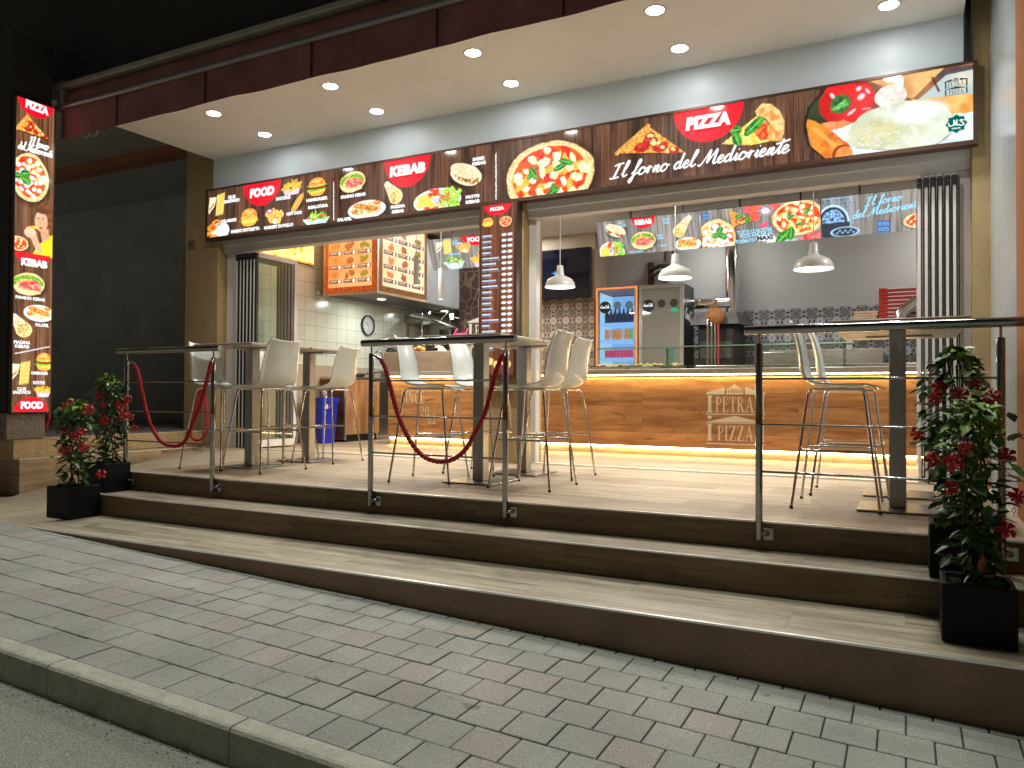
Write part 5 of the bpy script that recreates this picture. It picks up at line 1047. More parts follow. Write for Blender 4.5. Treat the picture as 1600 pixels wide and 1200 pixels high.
# ---------------------------------------------------------------- oven, flue, peels
xo0, xo1 = on(1088, 500, Y=9.95).x, on(1145, 500, Y=9.95).x
zo = on(1120, 505, Y=9.95).z; zh = on(1120, 488, Y=9.95).z; xr = on(1168, 500, Y=10.6).x
t = thing('pizza_oven', 'dark steel pizza oven with a flared hood and flue, right of the fridges', 'oven', ((xo0+xo1)/2, 10.3, 0))
dsteel = mat('dark_oven_steel', (.10, .095, .09), .35, metal=.8, var=.2, vscale=6)
bx('oven_body', mat('oven_black', (.02, .019, .018), .4, metal=.3), (xo0, xo1, 10.05, 10.8, 0, zo), t, c=.01)
bx('deck_door', dsteel, [(xo0+.03, xo1-.03, 10.035, 10.05, 1.15, 1.38), (xo0+.03, xo1-.03, 10.035, 10.05, .8, 1.05)], t, c=.004)
mb = MB(); mb.add([(xo0-.05, 9.85, zo-.02), (xo1+.10, 9.85, zo-.02), (xo1+.16, 10.85, zo-.02), (xo0-.05, 10.85, zo-.02), (xo0-.02, 9.92, zh), (xo1+.04, 9.92, zh), (xo1+.04, 10.85, zh), (xo0-.02, 10.85, zh)], [(0, 3, 2, 1), (4, 5, 6, 7), (0, 1, 5, 4), (1, 2, 6, 5), (2, 3, 7, 6), (3, 0, 4, 7)]); build(mb, 'oven_hood', dsteel, t)
mb = MB(); fxp = on(1142, 450, Y=10.5).x; r_ = .085
mb.tube([(fxp, 10.55, zh), (fxp, 10.55, 3.05)], r_, 20)
for z in (zh+.02, zh+.38, zh+.8): mb.tube([(fxp, 10.55, z), (fxp, 10.55, z+.02)], r_+.008, 20)
zz = on(1110, 473, Y=10.4).z; mb.tube([(fxp, 10.45, zz), (on(1040, 470, Y=10.4).x, 10.45, zz)], .07, 16)
for k in range(3): mb.tube([(fxp-.15-.25*k, 10.45, zz), (fxp-.17-.25*k, 10.45, zz)], .078, 16)
build(mb, 'flue_pipe', chrome, t)
for i, (px, c_, lab, top) in enumerate(((1106, (.30, .16, .08), 'pizza peel with a wooden handle top, leftmost of the peels beside the oven', 486), (1112, (.5, .48, .45), 'slim steel pizza peel, second of the peels beside the oven', 478), (1117.5, (.42, .20, .05), 'steel pizza peel with a round brown head, tallest beside the oven', 476), (1122.5, (.32, .03, .03), 'red-handled pizza peel, rightmost of the peels beside the oven', 492))):
    q = on(px, top, Y=9.8); t = thing('pizza_peel', lab, 'pizza peel', (q.x, 9.8, .9), 'pizza peels beside the oven')
    mb = MB(); mb.tube([(q.x, 9.8, .9), (q.x, 9.8, q.z-.05)], .014, 8); build(mb, 'shaft', mat('red_paint', (.35, .03, .03), .4) if i == 3 else chrome, t)
    mb = MB()
    if i == 2: mb.lathe([(.0001, -.012), (.10, -.01), (.10, .01), (.0001, .012)], (q.x+.02, 9.78, q.z-.14), 24, axis=1); mb.tube([(q.x, 9.8, q.z-.08), (q.x, 9.8, q.z+.06)], .02, 8)
    else: mb.tube([(q.x, 9.8, q.z-.08), (q.x, 9.8, q.z)], .022, 8)
    build(mb, 'grip' if i != 2 else 'head', mat('brown_wood_grip', (.36, .15, .045), .5, var=.2, vscale=12), t)
# counter block the peels stand on
t = thing('back_worktop', 'dark worktop cabinet in front of the oven where the peels stand', 'cabinet', (xo0+.5, 9.85, 0)); bx('body', dsteel, (xo0-.3, xo1+.4, 9.78-.03, 9.83+.0, 0, .9), t)
# ---------------------------------------------------------------- rack with pizza boxes and crates
RY = 10.1; xa, xb = on(1322, 500, Y=RY).x, on(1470, 500, Y=RY).x; zr = on(1350, 506, Y=RY).z
t = thing('steel_rack', 'steel wire rack by the back wall carrying pizza boxes and red crates', 'rack', ((xa+xb)/2, RY+.3, 0))
bx('rack_shelf', steel_l, [(xa, xb, RY-.02, RY+.62, z-.025, z) for z in (zr, zr-.5)], t)
for x in (xa+.02, xb-.02):
    for y in (RY, RY+.6): bx('rack_leg', steel_l, (x-.015, x+.015, y-.015, y+.015, 0, zr-.026), t)
card = mat('printed_cardboard', (.62, .45, .30), .7, var=.25, vscale=40); bxa, bxb = on(1334, 500, Y=RY).x, on(1371, 500, Y=RY).x
nb = 5; hbx = (on(1350, 486, Y=RY).z-zr)/nb
for i in range(nb):
    o = MB(); dx = rr(-.006, .006); o.box(bxa+dx, bxb+dx, RY, RY+.33, zr+i*hbx+.0015, zr+(i+1)*hbx-.002, .003)
    o = build(o, 'pizza_box', card, origin=(bxa, RY, zr+i*hbx)); tag(o, 'flat cardboard pizza box, %s of the stack left of the red crates' % ['lowest', 'second from the bottom', 'middle one', 'second from the top', 'topmost'][i], 'pizza box', 'pizza boxes stacked on the rack')
redm = mat('red_crate_plastic', (.50, .025, .02), .4); cxa, cxb = on(1373, 480, Y=RY).x, on(1434, 480, Y=RY).x+.12; nc = 9; hc = (on(1400, 449, Y=RY).z-zr)/nc
for i in range(nc):
    z0, z1 = zr+i*hc+.001, zr+(i+1)*hc-.002
    t = thing('pizza_crate', 'red plastic tray, %s in the tall red stack' % ('lowest' if i == 0 else 'topmost' if i == nc-1 else ['', 'second', 'third', 'fourth', 'fifth', 'sixth', 'seventh', 'eighth'][i]+' from the bottom'), 'crate', (cxa, RY, z0), 'red crates stacked on the rack')
    bx('tray', redm, [(cxa, cxa+.09, RY, RY+.4, z0, z1), (cxb-.05, cxb, RY, RY+.4, z0, z1), (cxa+.09, cxb-.05, RY+.012, RY+.4, z0, z1-.014)], t, c=.003)
    bx('white_rim', mat('white_plastic', (.75, .73, .73), .4), (cxa+.095, cxb-.055, RY+.004, RY+.03, z1-.014, z1-.003), t)
    mb = MB()
    for x in (cxa+.045, cxb-.025): mb.lathe([(.0001, 0), (.009, 0)], (x, RY-.001, (z0+z1)/2), 10, axis=1)
    build(mb, 'round_hole', black_m, t)
q0, q1, q2 = on(1406, 503, Y=10.0), on(1408, 490, Y=10.0), on(1434, 470, Y=10.0)
mb = MB(); mb.tube([q0, q1, (q1+q2)/2+Vector((0, 0, 0)), q2], .068, 16); mb.tube([q0, q0+Vector((0, 0, .03))], .08, 16); mb.tube([q1+(q2-q1)*.5, q1+(q2-q1)*.56], .076, 16); mb.tube([q2-(q2-q1)*.1, q2], .076, 16)
o = build(mb, 'elbow_pipe', chrome); tag(o, 'shiny bent steel pipe in front of the red crates', 'pipe'); 
# ---------------------------------------------------------------- hanging picture boards over the counter
gwood = dict(c0=(96, 94, 92), c1=(176, 170, 162), dark=(30, 28, 30))
def hang_board(label, px0, px1, paint, group='picture boards hanging over the counter', pytop=None):
    bY, tY = 9.3, 9.14; xa, xb = on(px0, 400, Y=bY).x, on(px1, 400, Y=bY).x; zb = 2.468; zt = 2.885
    Hb = math.hypot(bY-tY, zt-zb); uy, uz = (tY-bY)/Hb, (zt-zb)/Hb
    T = lambda a, b, d=0: (xa+a, bY+uy*b-uz*d, zb+uz*b+uy*d)
    t = thing('menu_screen', label, 'menu screen', ((xa+xb)/2, 9.25, zb), group)
    mb = MB(); mb.prism([(0, 0), (xb-xa, 0), (xb-xa, Hb), (0, Hb)], lambda a, b, d: T(a, b, -.003-d*.05/1), 1); build(mb, 'housing', black_m, t)
    A = Art(xb-xa, Hb, .008); A.wood(plank=.10, **gwood); let = MB(); lg = MB()
    paint(A, xb-xa, Hb, T, let, lg, xa)
    grid_art('picture_panel', A.out(), T, mS, t)
    if let.v: build(let, 'lettering', emis('screen_blue_lettering', (.35, .75, 1), 1.1), t)
    if lg.v: build(lg, 'badge_lettering', emis('sign_white_lettering', (0, 0, 0), 1), t)
    mb = MB()
    for x in (xa+.35*(xb-xa), xa+.85*(xb-xa)): mb.box(x-.07, x+.07, 9.13, 9.17, 3.0, 3.05); mb.box(x-.01, x+.01, 9.145, 9.155, zt-.02, 3.0)
    build(mb, 'hanger', black_m, t); return t
mS = art_mat('screen_picture', 1.25, rough=.15)
def paint_food(A, W, H, T, let, lg, xa):
    club(A, .25, H*.72, .26, .22); halfdisc(A, .80, H, .24, .14); nuggets(A, .58, H*.66, .28, .16); salad(A, .38, H*.22, .36, .2); fries(A, .84, H*.2, .34, .2); nuggets(A, 1.15, H*.72, .2, .15)
    put_text(lg, 'FOOD', T, .80, H-.055, .28, .07, .004, .07); put_text(let, 'CLUB', T, .45, H*.87, .09, .03, .004); put_text(let, 'SANDWICH', T, .48, H*.80, .15, .025, .004); put_text(let, 'INSALATONA', T, .42, H*.48, .2, .03, .004); put_text(let, 'NUGGET DI', T, .88, H*.56, .14, .025, .004); put_text(let, 'POLLO', T, .88, H*.48, .1, .025, .004); put_text(let, 'PATATINE', T, .9, H*.40, .14, .025, .004)
def paint_kebab(A, W, H, T, let, lg, xa):
    taco(A, .24*W/1.37+.02, H*.70, .26, .17); plate(A, .17, H*.12, .34, .26, kind='mix'); halfdisc(A, W*.47, H, .155, .14); panino(A, W*.45, H*.36, .32, .22)
    wrap(A, W*.90, H*.85, W*.80, H*.52, .035, .075); plate(A, W*.87, H*.15, .33, .17)
    put_text(lg, 'KEBAB', T, W*.47, H-.055, .22, .065, .004, .07)
    for s, u, v, w_ in (('SHEEK', .24, .9, .07), ('KEBAB', .27, .83, .08), ('PIADINA', .69, .88, .09), ('KEBAB', .69, .79, .08), ('PANINO', .615, .46, .08), ('KEBAB', .62, .38, .08), ('FALAFEL', .645, .17, .09), ('PIATTO KEBAB', .37, .06, .17)): put_text(let, s, T, W*u, H*v, w_, .026, .004, .03)
def mini_logo(let, A, T, x, y, s):
    A.P([(x, y), (x+s, y), (x+s, y+s), (x, y+s)], (30, 90, 170), alpha=.8); put_serif(let, 'PETRA', T, x+s*.1, y+s*.55, s*.8, s*.3, .004); put_serif(let, 'PIZZA', T, x+s*.1, y+s*.1, s*.8, s*.3, .004)
def paint_pizza(A, W, H, T, let, lg, xa):
    pizza(A, .18, .10, .46, .46, basil=0, moz=30, pale=True); leaf(A, .22, .2, .05, .035, .9); leaf(A, .17, .14, .05, .035, .1); leaf(A, .25, .13, .06, .04, -.5); mini_logo(let, A, T, .03, H*.75, .085)
    slice_(A, [(W*.27, H*.92), (W*.29, H*.52), (W*.47, H*.62)], .17); leaf(A, W*.34, H*.75, .05, .03, .3); leaf(A, W*.41, H*.66, .05, .03, 1.2)
    for u, v, c in ((.42, .93, (230, 60, 90)), (.48, .86, (236, 60, 40)), (.47, .72, (236, 40, 40)), (.5, .95, (240, 90, 50)), (.64, .95, (220, 60, 80))): A.E(W*u, H*v, .06, .055, c, (250, 120, 100), rough=.1)
    A.E(W*.56, H*.83, .085, .06, (190, 180, 190), (110, 90, 110), rough=.1); A.E(W*.56, H*.83, .05, .035, (236, 232, 236), (200, 190, 200)); A.P([(W*.5, H*.5), (W*.58, H*.56), (W*.57, H*.44), (W*.52, H*.38)], (220, 60, 110), (240, 110, 150))
    A.P([(W*.55, 0), (W, 0), (W, H*.4), (W*.72, H*.12), (W*.58, H*.12)], (226, 236, 230), (190, 210, 200), 20); pizza(A, W*.82, H*.58, .56, .40, basil=5, moz=20)
    A.P([(W*.80, 0), (W, 0), (W, H*.22), (W*.86, H*.12)], (226, 40, 60), (246, 130, 130), 40, rough=.01); leaf(A, W*.70, H*.14, .12, .05, .7); leaf(A, W*.76, H*.2, .08, .04, 1.4)
    put_text(let, 'TUTTE LE NOSTRE', T, W*.46, H*.34, .40, .045, .004, .03, rot=.03); put_text(let, 'PIZZE ANCHE IN', T, W*.47, H*.24, .37, .045, .004, .03, rot=.03); put_text(let, 'FORMATO', T, W*.38, H*.10, .22, .045, .004, .03, rot=.03)
    A.E(W*.55, H*.14, .11, .035, (240, 244, 250), alpha=.8); dk = MB(); put_text(dk, 'MAXI', T, W*.545, H*.14, .18, .05, .005, .06); paint_pizza.dk = dk
def paint_forno(A, W, H, T, let, lg, xa):
    for r in range(9):                                  # brick oven drawn in pale blue lines
        y = H*(.95-.09*r)
        for k in range(7):
            x = .02+.05*k+(.025 if r % 2 else 0)
            if x < .36-.016*abs(r-5): A.P([(x, y), (x+.042, y), (x+.042, y+.006), (x, y+.006)], (120, 190, 250)); A.P([(x, y), (x+.004, y), (x+.004, y+.03), (x, y+.03)], (120, 190, 250))
    A.E(.12, H*.36, .17, .2, (40, 46, 60)); A.E(.12, H*.36, .17, .2, (190, 220, 250), inner=.88, a0=0, a1=2); A.E(.12, H*.36, .12, .15, (150, 200, 250), (40, 60, 90), fs=60, a0=0, a1=2)
    A.E(.24, H*.12, .15, .055, (40, 46, 60)); A.E(.24, H*.12, .15, .055, (170, 210, 250), inner=.85); 
    for i in range(7): A.E(.16+.028*i, H*(.10+.05*(i % 2)), .012, .008, (150, 200, 250))
    put_script(let, 'Il forno', T, W*.40, H*.70, W*.31, .045, .011, rot=.08, d=.004); put_script(let, 'del Medioriente', T, W*.28, H*.42, W*.60, .042, .011, rot=.10, d=.004)
    mini_logo(let, A, T, W*.5, H*.03, .13); pizza(A, W*.86, H*.24, .30, .16, basil=0, moz=10)
def paint_last(A, W, H, T, let, lg, xa):
    A.E(.25, H*.5, .1, .13, (230, 180, 150), (240, 200, 170)); A.P([(.1, 0), (.42, 0), (.36, .2), (.16, .22)], (240, 220, 20), (230, 200, 10))
    club(A, .62, H*.6, .2, .2)
hang_board('first hanging menu screen, FOOD badge over fries and salad, left of the middle pillar', 677, 792, paint_food)
hang_board('hanging menu screen with KEBAB badge and kebab plates on grey planks', 938, 1097, paint_kebab)
hb_ = hang_board('hanging menu screen with a large pizza, tomatoes and the word MAXI', 1098, 1283, paint_pizza)
build(paint_pizza.dk, 'dark_lettering', mat('dark_navy_print', (.005, .01, .03), .4), hb_)
hang_board('hanging menu screen with a pale blue brick oven drawing and script writing', 1285, 1462, paint_forno)
hang_board('last hanging menu screen, seen only through the folded right doors', 1464, 1600, paint_last)
# ---------------------------------------------------------------- pendant lamps over the counter
shade_m = mat('white_enamel_shade', (.74, .73, .70), .3)
lab3 = ['white dome pendant lamp in front of the television', 'white dome pendant lamp under the kebab screen, near the grey-framed fridge', 'white dome pendant lamp under the MAXI pizza screen']
pp = None
for i, (px, py, wp) in enumerate(((875, 449, 48), (1055, 435, 53), (1271, 421, 60))):
    PY = [8.45, 8.3, 8.1][i]; q = on(px, py, Y=PY); r = wp/2/CF*((q-Vector((0, 0, CH))).dot(_f))
    if pp is None:
        R0 = r; t = pp = thing('pendant_lamp', lab3[i], 'pendant lamp', tuple(q), 'white pendant lamps over the counter')
        mb = MB(); mb.lathe([(R0, .0), (R0*.99, .012), (R0*.95, .045), (R0*.80, .095), (R0*.5, .125), (R0*.30, .14), (R0*.24, .165), (R0*.20, .26), (R0*.15, .268), (.0001, .27)], seg=48)
        mb.lathe([(R0*.985, .0), (R0*.93, .045), (R0*.78, .09), (.02, .12)], seg=48); build(mb, 'lamp_shade', shade_m, t, local=True)
        mb = MB(); mb.lathe([(.0001, .012), (R0*.955, .012)], seg=40, smooth=False); build(mb, 'bulb_glow', emis('pendant_glow', (1, .94, .82), 7), t, local=True)
        mb = MB(); mb.tube([(0, 0, .268), (0, 0, 3.04-q.z)], .005, 6); build(mb, 'cord', white_paint, t, local=True)
    else: t = copy_tree(pp); t.location = q; t['label'] = lab3[i]; s = r/R0; t.scale = (s, s, 1)
    lo = blight('pendant_light', 'AREA', 13, (0, 0, .0), (1, .92, .82), shape='DISK', size=R0*1.8); lo.parent = t
panel0 = None  # unseen ceiling panels, added to brighten the shop interior
for i, (x, y, lab) in enumerate(((-5.9, 8.3, 'square ceiling light panel over the kitchen corner'), (-5.2, 9.9, 'square ceiling light panel near the television'), (-2.6, 8.2, 'square ceiling light panel in the middle of the shop'), (-2.2, 10.1, 'square ceiling light panel over the fridges'), (.4, 8.2, 'square ceiling light panel at the right of the shop'), (.6, 10.1, 'square ceiling light panel over the pizza boxes'))):
    if panel0 is None:
        panel0 = t = thing('ceiling_panel_light', lab, 'ceiling light', (x, y, 3.05), 'square light panels in the shop ceiling')
        mb = MB(); mb.box(-.3, .3, -.3, .3, -.022, -.001, .003); build(mb, 'panel_frame', white_paint, t, local=True)
        mb = MB(); mb.box(-.28, .28, -.28, .28, -.0245, -.0225); build(mb, 'diffuser', emis('panel_diffuser', (1, .95, .88), 2), t, local=True)
    else: t = copy_tree(panel0); t.location = (x, y, 3.05); t['label'] = lab
    lo = blight('panel_lamp', 'AREA', 20 if i < 2 else 5.5, (0, 0, -.03), (.98, .98, .95), shape='SQUARE', size=.55); lo.parent = t
# slim tube pendants in the kitchen
tp = None
for i, (px, p0, p1, PY) in enumerate(((650, 400, 446, 7.7), (688.5, 420, 468, 8.6))):
    q = on(px, p1, Y=PY); q0 = on(px, p0, Y=PY); lab = ['slim white tube pendant lamp in front of the corner menu board', 'slim white tube pendant lamp under the FOOD screen, left of the brown wall'][i]
    t = thing('tube_pendant', lab, 'pendant lamp', tuple(q), 'tube pendants over the serving corner')
    mb = MB(); mb.lathe([(.032, 0), (.032, q0.z-q.z), (.0001, q0.z-q.z)], seg=20); build(mb, 'tube', shade_m, t, local=True)
    mb = MB(); mb.lathe([(.0001, .004), (.031, .004)], seg=20, smooth=False); build(mb, 'bulb_glow', emis('pendant_glow', (0, 0, 0), 1), t, local=True)
    mb = MB(); mb.tube([(0, 0, q0.z-q.z), (0, 0, 3.04-q.z)], .004, 6); build(mb, 'cord', white_paint, t, local=True)
    lo = blight('tube_light', 'AREA', 18, (0, 0, -.01), (1, .88, .72), shape='DISK', size=.08); lo.parent = t
# ---------------------------------------------------------------- kitchen corner
zbf = on(588, 453, Y=8.08).z; xh = -6.2; xl_ = on(505, 450, Y=8.08).x; ys1 = 9.25
t = thing('corner_menu_box', 'lit corner menu box over the kitchen hood, orange front and cream side', 'menu board', (-6.6, 8.5, zbf))
for d in ((xl_, xh-.021, 8.085, 8.105, zbf-.035, 3.04), (xh-.02, xh, 8.085, ys1, zbf-.035, 3.04)): bx('side_board', mat('pale_box_skirt', (.55, .40, .30), .5), d, t)
def price_art(W, H, bg, bg2, brd, cols, rows, top):
    A = Art(W, H, .007); A.A[:] = np.array(lin(brd)); A.P([(0, 0), (W, 0), (W, H), (0, H)], brd, tuple(c*.6 for c in brd), 90)
    b = .075; A.P([(b, b), (W-b, b), (W-b, H), (b, H)], bg, bg2, 3); cw = (W-2*b)/cols; chh = .19
    for r in range(rows):
        for c in range(cols):
            x = b+cw*(c+.5); y = b+.05+chh*r; 
            k = (r*cols+c) % 3
            fc = [((196, 84, 24), (240, 150, 60)), ((140, 60, 26), (206, 110, 50)), ((190, 130, 30), (110, 130, 40))][k]
            for i in range(6): A.E(x+rr(-.055, .055), y+.115+rr(-.025, .025), .04, .026, *fc, rough=.2, rot=rr(0, 3))
            A.P([(x-cw*.44, y), (x+cw*.44, y), (x+cw*.44, y+.055), (x-cw*.44, y+.055)], (110, 60, 40), (90, 50, 36), 20); A.P([(x-cw*.38, y+.03), (x+cw*.12, y+.03), (x+cw*.12, y+.043), (x-cw*.38, y+.043)], (220, 190, 170)); A.P([(x-cw*.38, y+.012), (x+cw*.05, y+.012), (x+cw*.05, y+.022), (x-cw*.38, y+.022)], (180, 140, 120)); A.E(x+cw*.28, y+.028, .024, .024, (250, 236, 220))
    return A
mP1 = art_mat('menu_box_picture', 1.15, rough=.3)
A = price_art(xh-xl_-.04, .95, (250, 176, 112), (246, 140, 76), (206, 76, 10), 3, 4, 0); grid_art('front_picture', A.out(), planeY(xl_+.02, 8.08, zbf), mP1, t)
A = price_art(ys1-8.12, .95, (246, 226, 186), (236, 206, 160), (150, 96, 44), 3, 4, 0); grid_art('side_picture', A.out(), planeX(xh+.004, 8.12, zbf), mP1, t)
# glowing mural strip high on the kitchen wall
y0_, y1_ = 6.95, 8.06; z0_ = on(485, 414, X=LW).z
t = thing('wall_mural', 'brightly lit orange and yellow food mural high on the left kitchen wall', 'mural', (LW, 7.5, z0_))
A = Art(y1_-y0_, 3.04-z0_, .01); A.P([(0, 0), (A.W, 0), (A.W, A.H), (0, A.H)], (255, 226, 130), (255, 190, 90), 3); A.E(.35, .25, .4, .25, (240, 160, 80), (255, 220, 120), rough=.3, fs=14)
for x, y, r in ((.62, .22, .035), (.74, .2, .05), (.86, .18, .04), (.74, .1, .03)): A.E(x, y, r, r, (200, 130, 20), (170, 150, 30))
A.P([(0, 0), (A.W, 0), (A.W, .03), (0, .03)], (190, 90, 30), (230, 140, 60), 20)
grid_art('picture_panel', A.out(), planeX(LW+.022, y0_, z0_), art_mat('mural_picture', 2.6, rough=.4), t); bx('backing', bronze, (LW+.002, LW+.02, y0_, y1_, z0_-.01, 3.04), t)
lo = blight('menu_wash', 'AREA', 3.5, (-7.0, 7.6, 2.95), (1, .55, .25), shape='RECTANGLE', size=.3); lo.data.size_y = .8; lo.parent = t; lo.location = Vector((-7.0, 7.6, 2.95))-LOC[t]  # unseen warm lamp added to brighten this kitchen corner
# extraction hood
zw = 2.10; zo_ = on(650, 462, X=xh+.05).z
t = thing('kitchen_hood', 'long stainless extraction hood with rows of slanted filters above the kitchen wall', 'extractor hood', (-6.8, 9.8, zw))
hx = -6.225; yh0, yh1 = 8.11, 11.85; zo_ = zbf-.03; zw = zbf+.05
mb = MB(); mb.add([(hx, yh0, zo_), (hx, yh1, zo_), (hx, yh1, 2.95), (hx, yh0, 2.95), (hx-.03, yh0, zo_), (hx-.03, yh1, zo_)], [(0, 1, 2, 3), (0, 4, 5, 1)]); mb.box(LW+.01, hx-.31, yh1-.01, yh1, zw, 2.95)
mb.box(LW+.01, LW+.09, yh0, yh1, zw-.06, zw+.0);
build(mb, 'hood_shell', mat('hood_steel', (.50, .53, .55), .35, metal=.55, var=.08, vscale=3), t)
nf = 7; L_ = (yh1-yh0-.1)/nf
for i in range(nf):
    mb = MB(); ya = yh0+.05+i*L_
    for k in range(9):
        y = ya+.02+k*(L_-.05)/9; w_ = (L_-.05)/9*.55; P0 = Vector((LW+.35, y, zw+.02)); P1 = Vector((hx-.05, y, zo_+.02))
        mb.add([P0, P1, P1+Vector((0, w_, 0)), P0+Vector((0, w_, 0)), P0+Vector((0, 0, .02)), P1+Vector((0, 0, .02)), P1+Vector((0, w_, .02)), P0+Vector((0, w_, .02))], [(0, 1, 2, 3), (4, 7, 6, 5), (0, 4, 5, 1), (1, 5, 6, 2), (2, 6, 7, 3), (3, 7, 4, 0)])
    build(mb, 'filter', steel_l, t)
mb = MB(); mb.add([(LW+.09, yh0, zw-.01), (hx-.03, yh0, zo_+.045), (hx-.03, yh1, zo_+.045), (LW+.09, yh1, zw-.01)], [(0, 1, 2, 3)]); build(mb, 'filter_backing', mat('grease_dark_steel', (.16, .15, .13), .4, metal=.6), t)  # darker steel plate behind the filter slats
for k, y in enumerate((8.9, 10.6)):  # lamps added under the hood to brighten the back of the kitchen
    t2 = thing('hood_lamp', ['small round lamp under the kitchen hood, nearer the menu box', 'small round lamp under the kitchen hood, nearer the kebab grills'][k], 'lamp', (-6.75, y, zw-.05), 'lamps under the kitchen hood')
    mb = MB(); mb.lathe([(.06, .04), (.075, 0), (.062, -.004)], seg=20); build(mb, 'lamp_ring', white_paint, t2, local=True); mb = MB(); mb.lathe([(.0001, -.003), (.062, -.003)], seg=20, smooth=False); build(mb, 'lens', emis('pendant_glow', (0, 0, 0), 1), t2, local=True)
    lo = blight('hood_light', 'AREA', 9, (0, 0, -.01), (.95, 1, .88), shape='DISK', size=.1); lo.parent = t2
# clock
q = on(575, 508.5, X=LW+.02); t = thing('wall_clock', 'round black-rimmed wall clock with a pale face on white kitchen tiles', 'clock', (LW, q.y, q.z)); R_ = .155
mb = MB(); mb.lathe([(R_*.86, .012), (R_*.9, .035), (R_, .03), (R_, 0)], (LW+.005, q.y, q.z), 40, axis=0); build(mb, 'rim', black_m, t)
mb = MB(); mb.lathe([(.0001, .012), (R_*.88, .012)], (LW+.005, q.y, q.z), 40, axis=0, smooth=False); build(mb, 'face', mat('pale_clock_face', (.62, .66, .68), .5), t)
T = planeX(LW+.02, q.y, q.z); mb = MB()
for k in range(12): a = k*PI/6; mb.flat([(math.cos(a)*R_*.68-.006, math.sin(a)*R_*.68-.008), (math.cos(a)*R_*.68+.006, math.sin(a)*R_*.68-.008), (math.cos(a)*R_*.68+.006, math.sin(a)*R_*.68+.008), (math.cos(a)*R_*.68-.006, math.sin(a)*R_*.68+.008)], T)
build(mb, 'hour_mark', black_m, t); mb = MB(); ribbon(mb, [(0, 0), (-.06, .05)], .009, T, .002); ribbon(mb, [(0, 0), (.03, -.09)], .006, T, .003); build(mb, 'hand', black_m, t)
# kebab grills
for k, (pa, pb, pt, lab) in enumerate(((618, 664, 505, 'steel vertical kebab grill nearest the wall clock'), (672, 704, 513, 'steel vertical kebab grill nearer the brown patterned wall'))):
    GY = 10.3+.3*k; xa, xb = on(pa, 520, Y=GY).x, on(pb, 520, Y=GY).x; zt = on(pa, pt, Y=GY).z; gm_ = mat('grill_steel', (.40, .38, .34), .35, metal=1, var=.15, vscale=7)
    t = thing('kebab_grill', lab, 'grill', ((xa+xb)/2, GY+.2, .95), 'kebab grills in the kitchen')
    w_ = xb-xa; bx('side_shield', gm_, [(xa, xa+w_*.45, GY, GY+.02, 1.0, zt), (xa, xa+.02, GY+.02, GY+.4, 1.0, zt)], t); bx('burner_back', gm_, (xa+w_*.5, xb, GY+.36, GY+.4, 1.0, zt), t)
    bx('base_tray', gm_, (xa-.02, xb+.02, GY-.02, GY+.45, .95, 1.0), t, c=.006)
    mb = MB(); mb.tube([(xa+w_*.72, GY+.15, 1.0), (xa+w_*.72, GY+.15, zt+.22)], .012, 8); build(mb, 'spit', chrome, t)
    mb = MB(); mb.lathe([(.0001, 1.04), (.06, 1.04), (.085, 1.2), (.1, 1.4), (.07, 1.5), (.0001, 1.52)], (xa+w_*.72, GY+.15, 0), 18); build(mb, 'meat', mat('roast_meat', (.12, .05, .025), .6, var=.4, vscale=20, bump=.5), t)
    mb = MB(); mb.add([(xa+w_*.1, GY-.05, zt+.16), (xb+.05, GY-.05, zt+.0), (xb+.05, GY+.42, zt+.0), (xa+w_*.1, GY+.42, zt+.16)], [(0, 1, 2, 3)]); mb.add([(xa+w_*.1, GY-.05, zt+.15), (xb+.05, GY-.05, zt-.01), (xa+w_*.1, GY-.05, zt-.02)], [(0, 1, 2)]); build(mb, 'sloped_top', gm_, t)
    mb = MB(); mb.box(xa+w_*.8, xa+w_*1.0, GY+.1, GY+.16, zt+.14, zt+.24, .004); mb.tube([(xa+w_*.3, GY+.1, zt+.12), (xa+w_*.8, GY+.1, zt+.3)], .008, 6); mb.tube([(xa+w_*.8, GY+.12, zt+.2), (xa+w_*1.35, GY+.12, zt+.15)], .008, 6); build(mb, 'spit_motor', gm_, t)
t = thing('kitchen_worktop', 'stainless kitchen worktop with sink along the tiled left wall', 'worktop', (-7.05, 9.6, 0))
bx('worktop', steel_l, (LW+.02, -6.81, 8.22, 11.8, .86, .90), t, c=.004); bx('splash_panel', steel_l, (-6.84, -6.81, 9.0, 11.7, .905, 1.0), t)
bx('back_counter', steel_l, (-6.81, -5.6, 10.2, 11.2, 0, .95), t, c=.004)
mb = MB(); yf = 9.2; mb.tube([(-7.1, yf, .9), (-7.1, yf, 1.22), (-7.1, yf+.05, 1.3), (-7.1, yf+.14, 1.31), (-7.1, yf+.2, 1.25), (-7.1, yf+.2, 1.15)], .012, 8); build(mb, 'faucet', chrome, t)
t = thing('frying_pan', 'black frying pan on the kitchen worktop beside the sink', 'pan', (-6.95, 8.6, .9)); mb = MB(); mb.lathe([(.0001, .902), (.12, .902), (.15, .955), (.145, .955), (.115, .91), (.0001, .91)], (-6.98, 8.62, 0), 24); build(mb, 'pan_bowl', black_m, t); mb = MB(); mb.tube([(-6.85, 8.7, .95), (-6.72, 8.9, .99)], .013, 8); build(mb, 'pan_handle', black_m, t)
t = thing('wood_cabinet', 'brown plank-sided kitchen cabinet with an orange pine front, behind the blue bin', 'cabinet', (-7.0, 8.6, 0))
wm = wood_planks('brown_plank_side', lin((84, 50, 30)), lin((140, 96, 66)), (1.4, .16), grain=7, rough=.55, knots=.6)
vp = counter_wood.copy(); vp.name = 'pine_front_vertical'; 
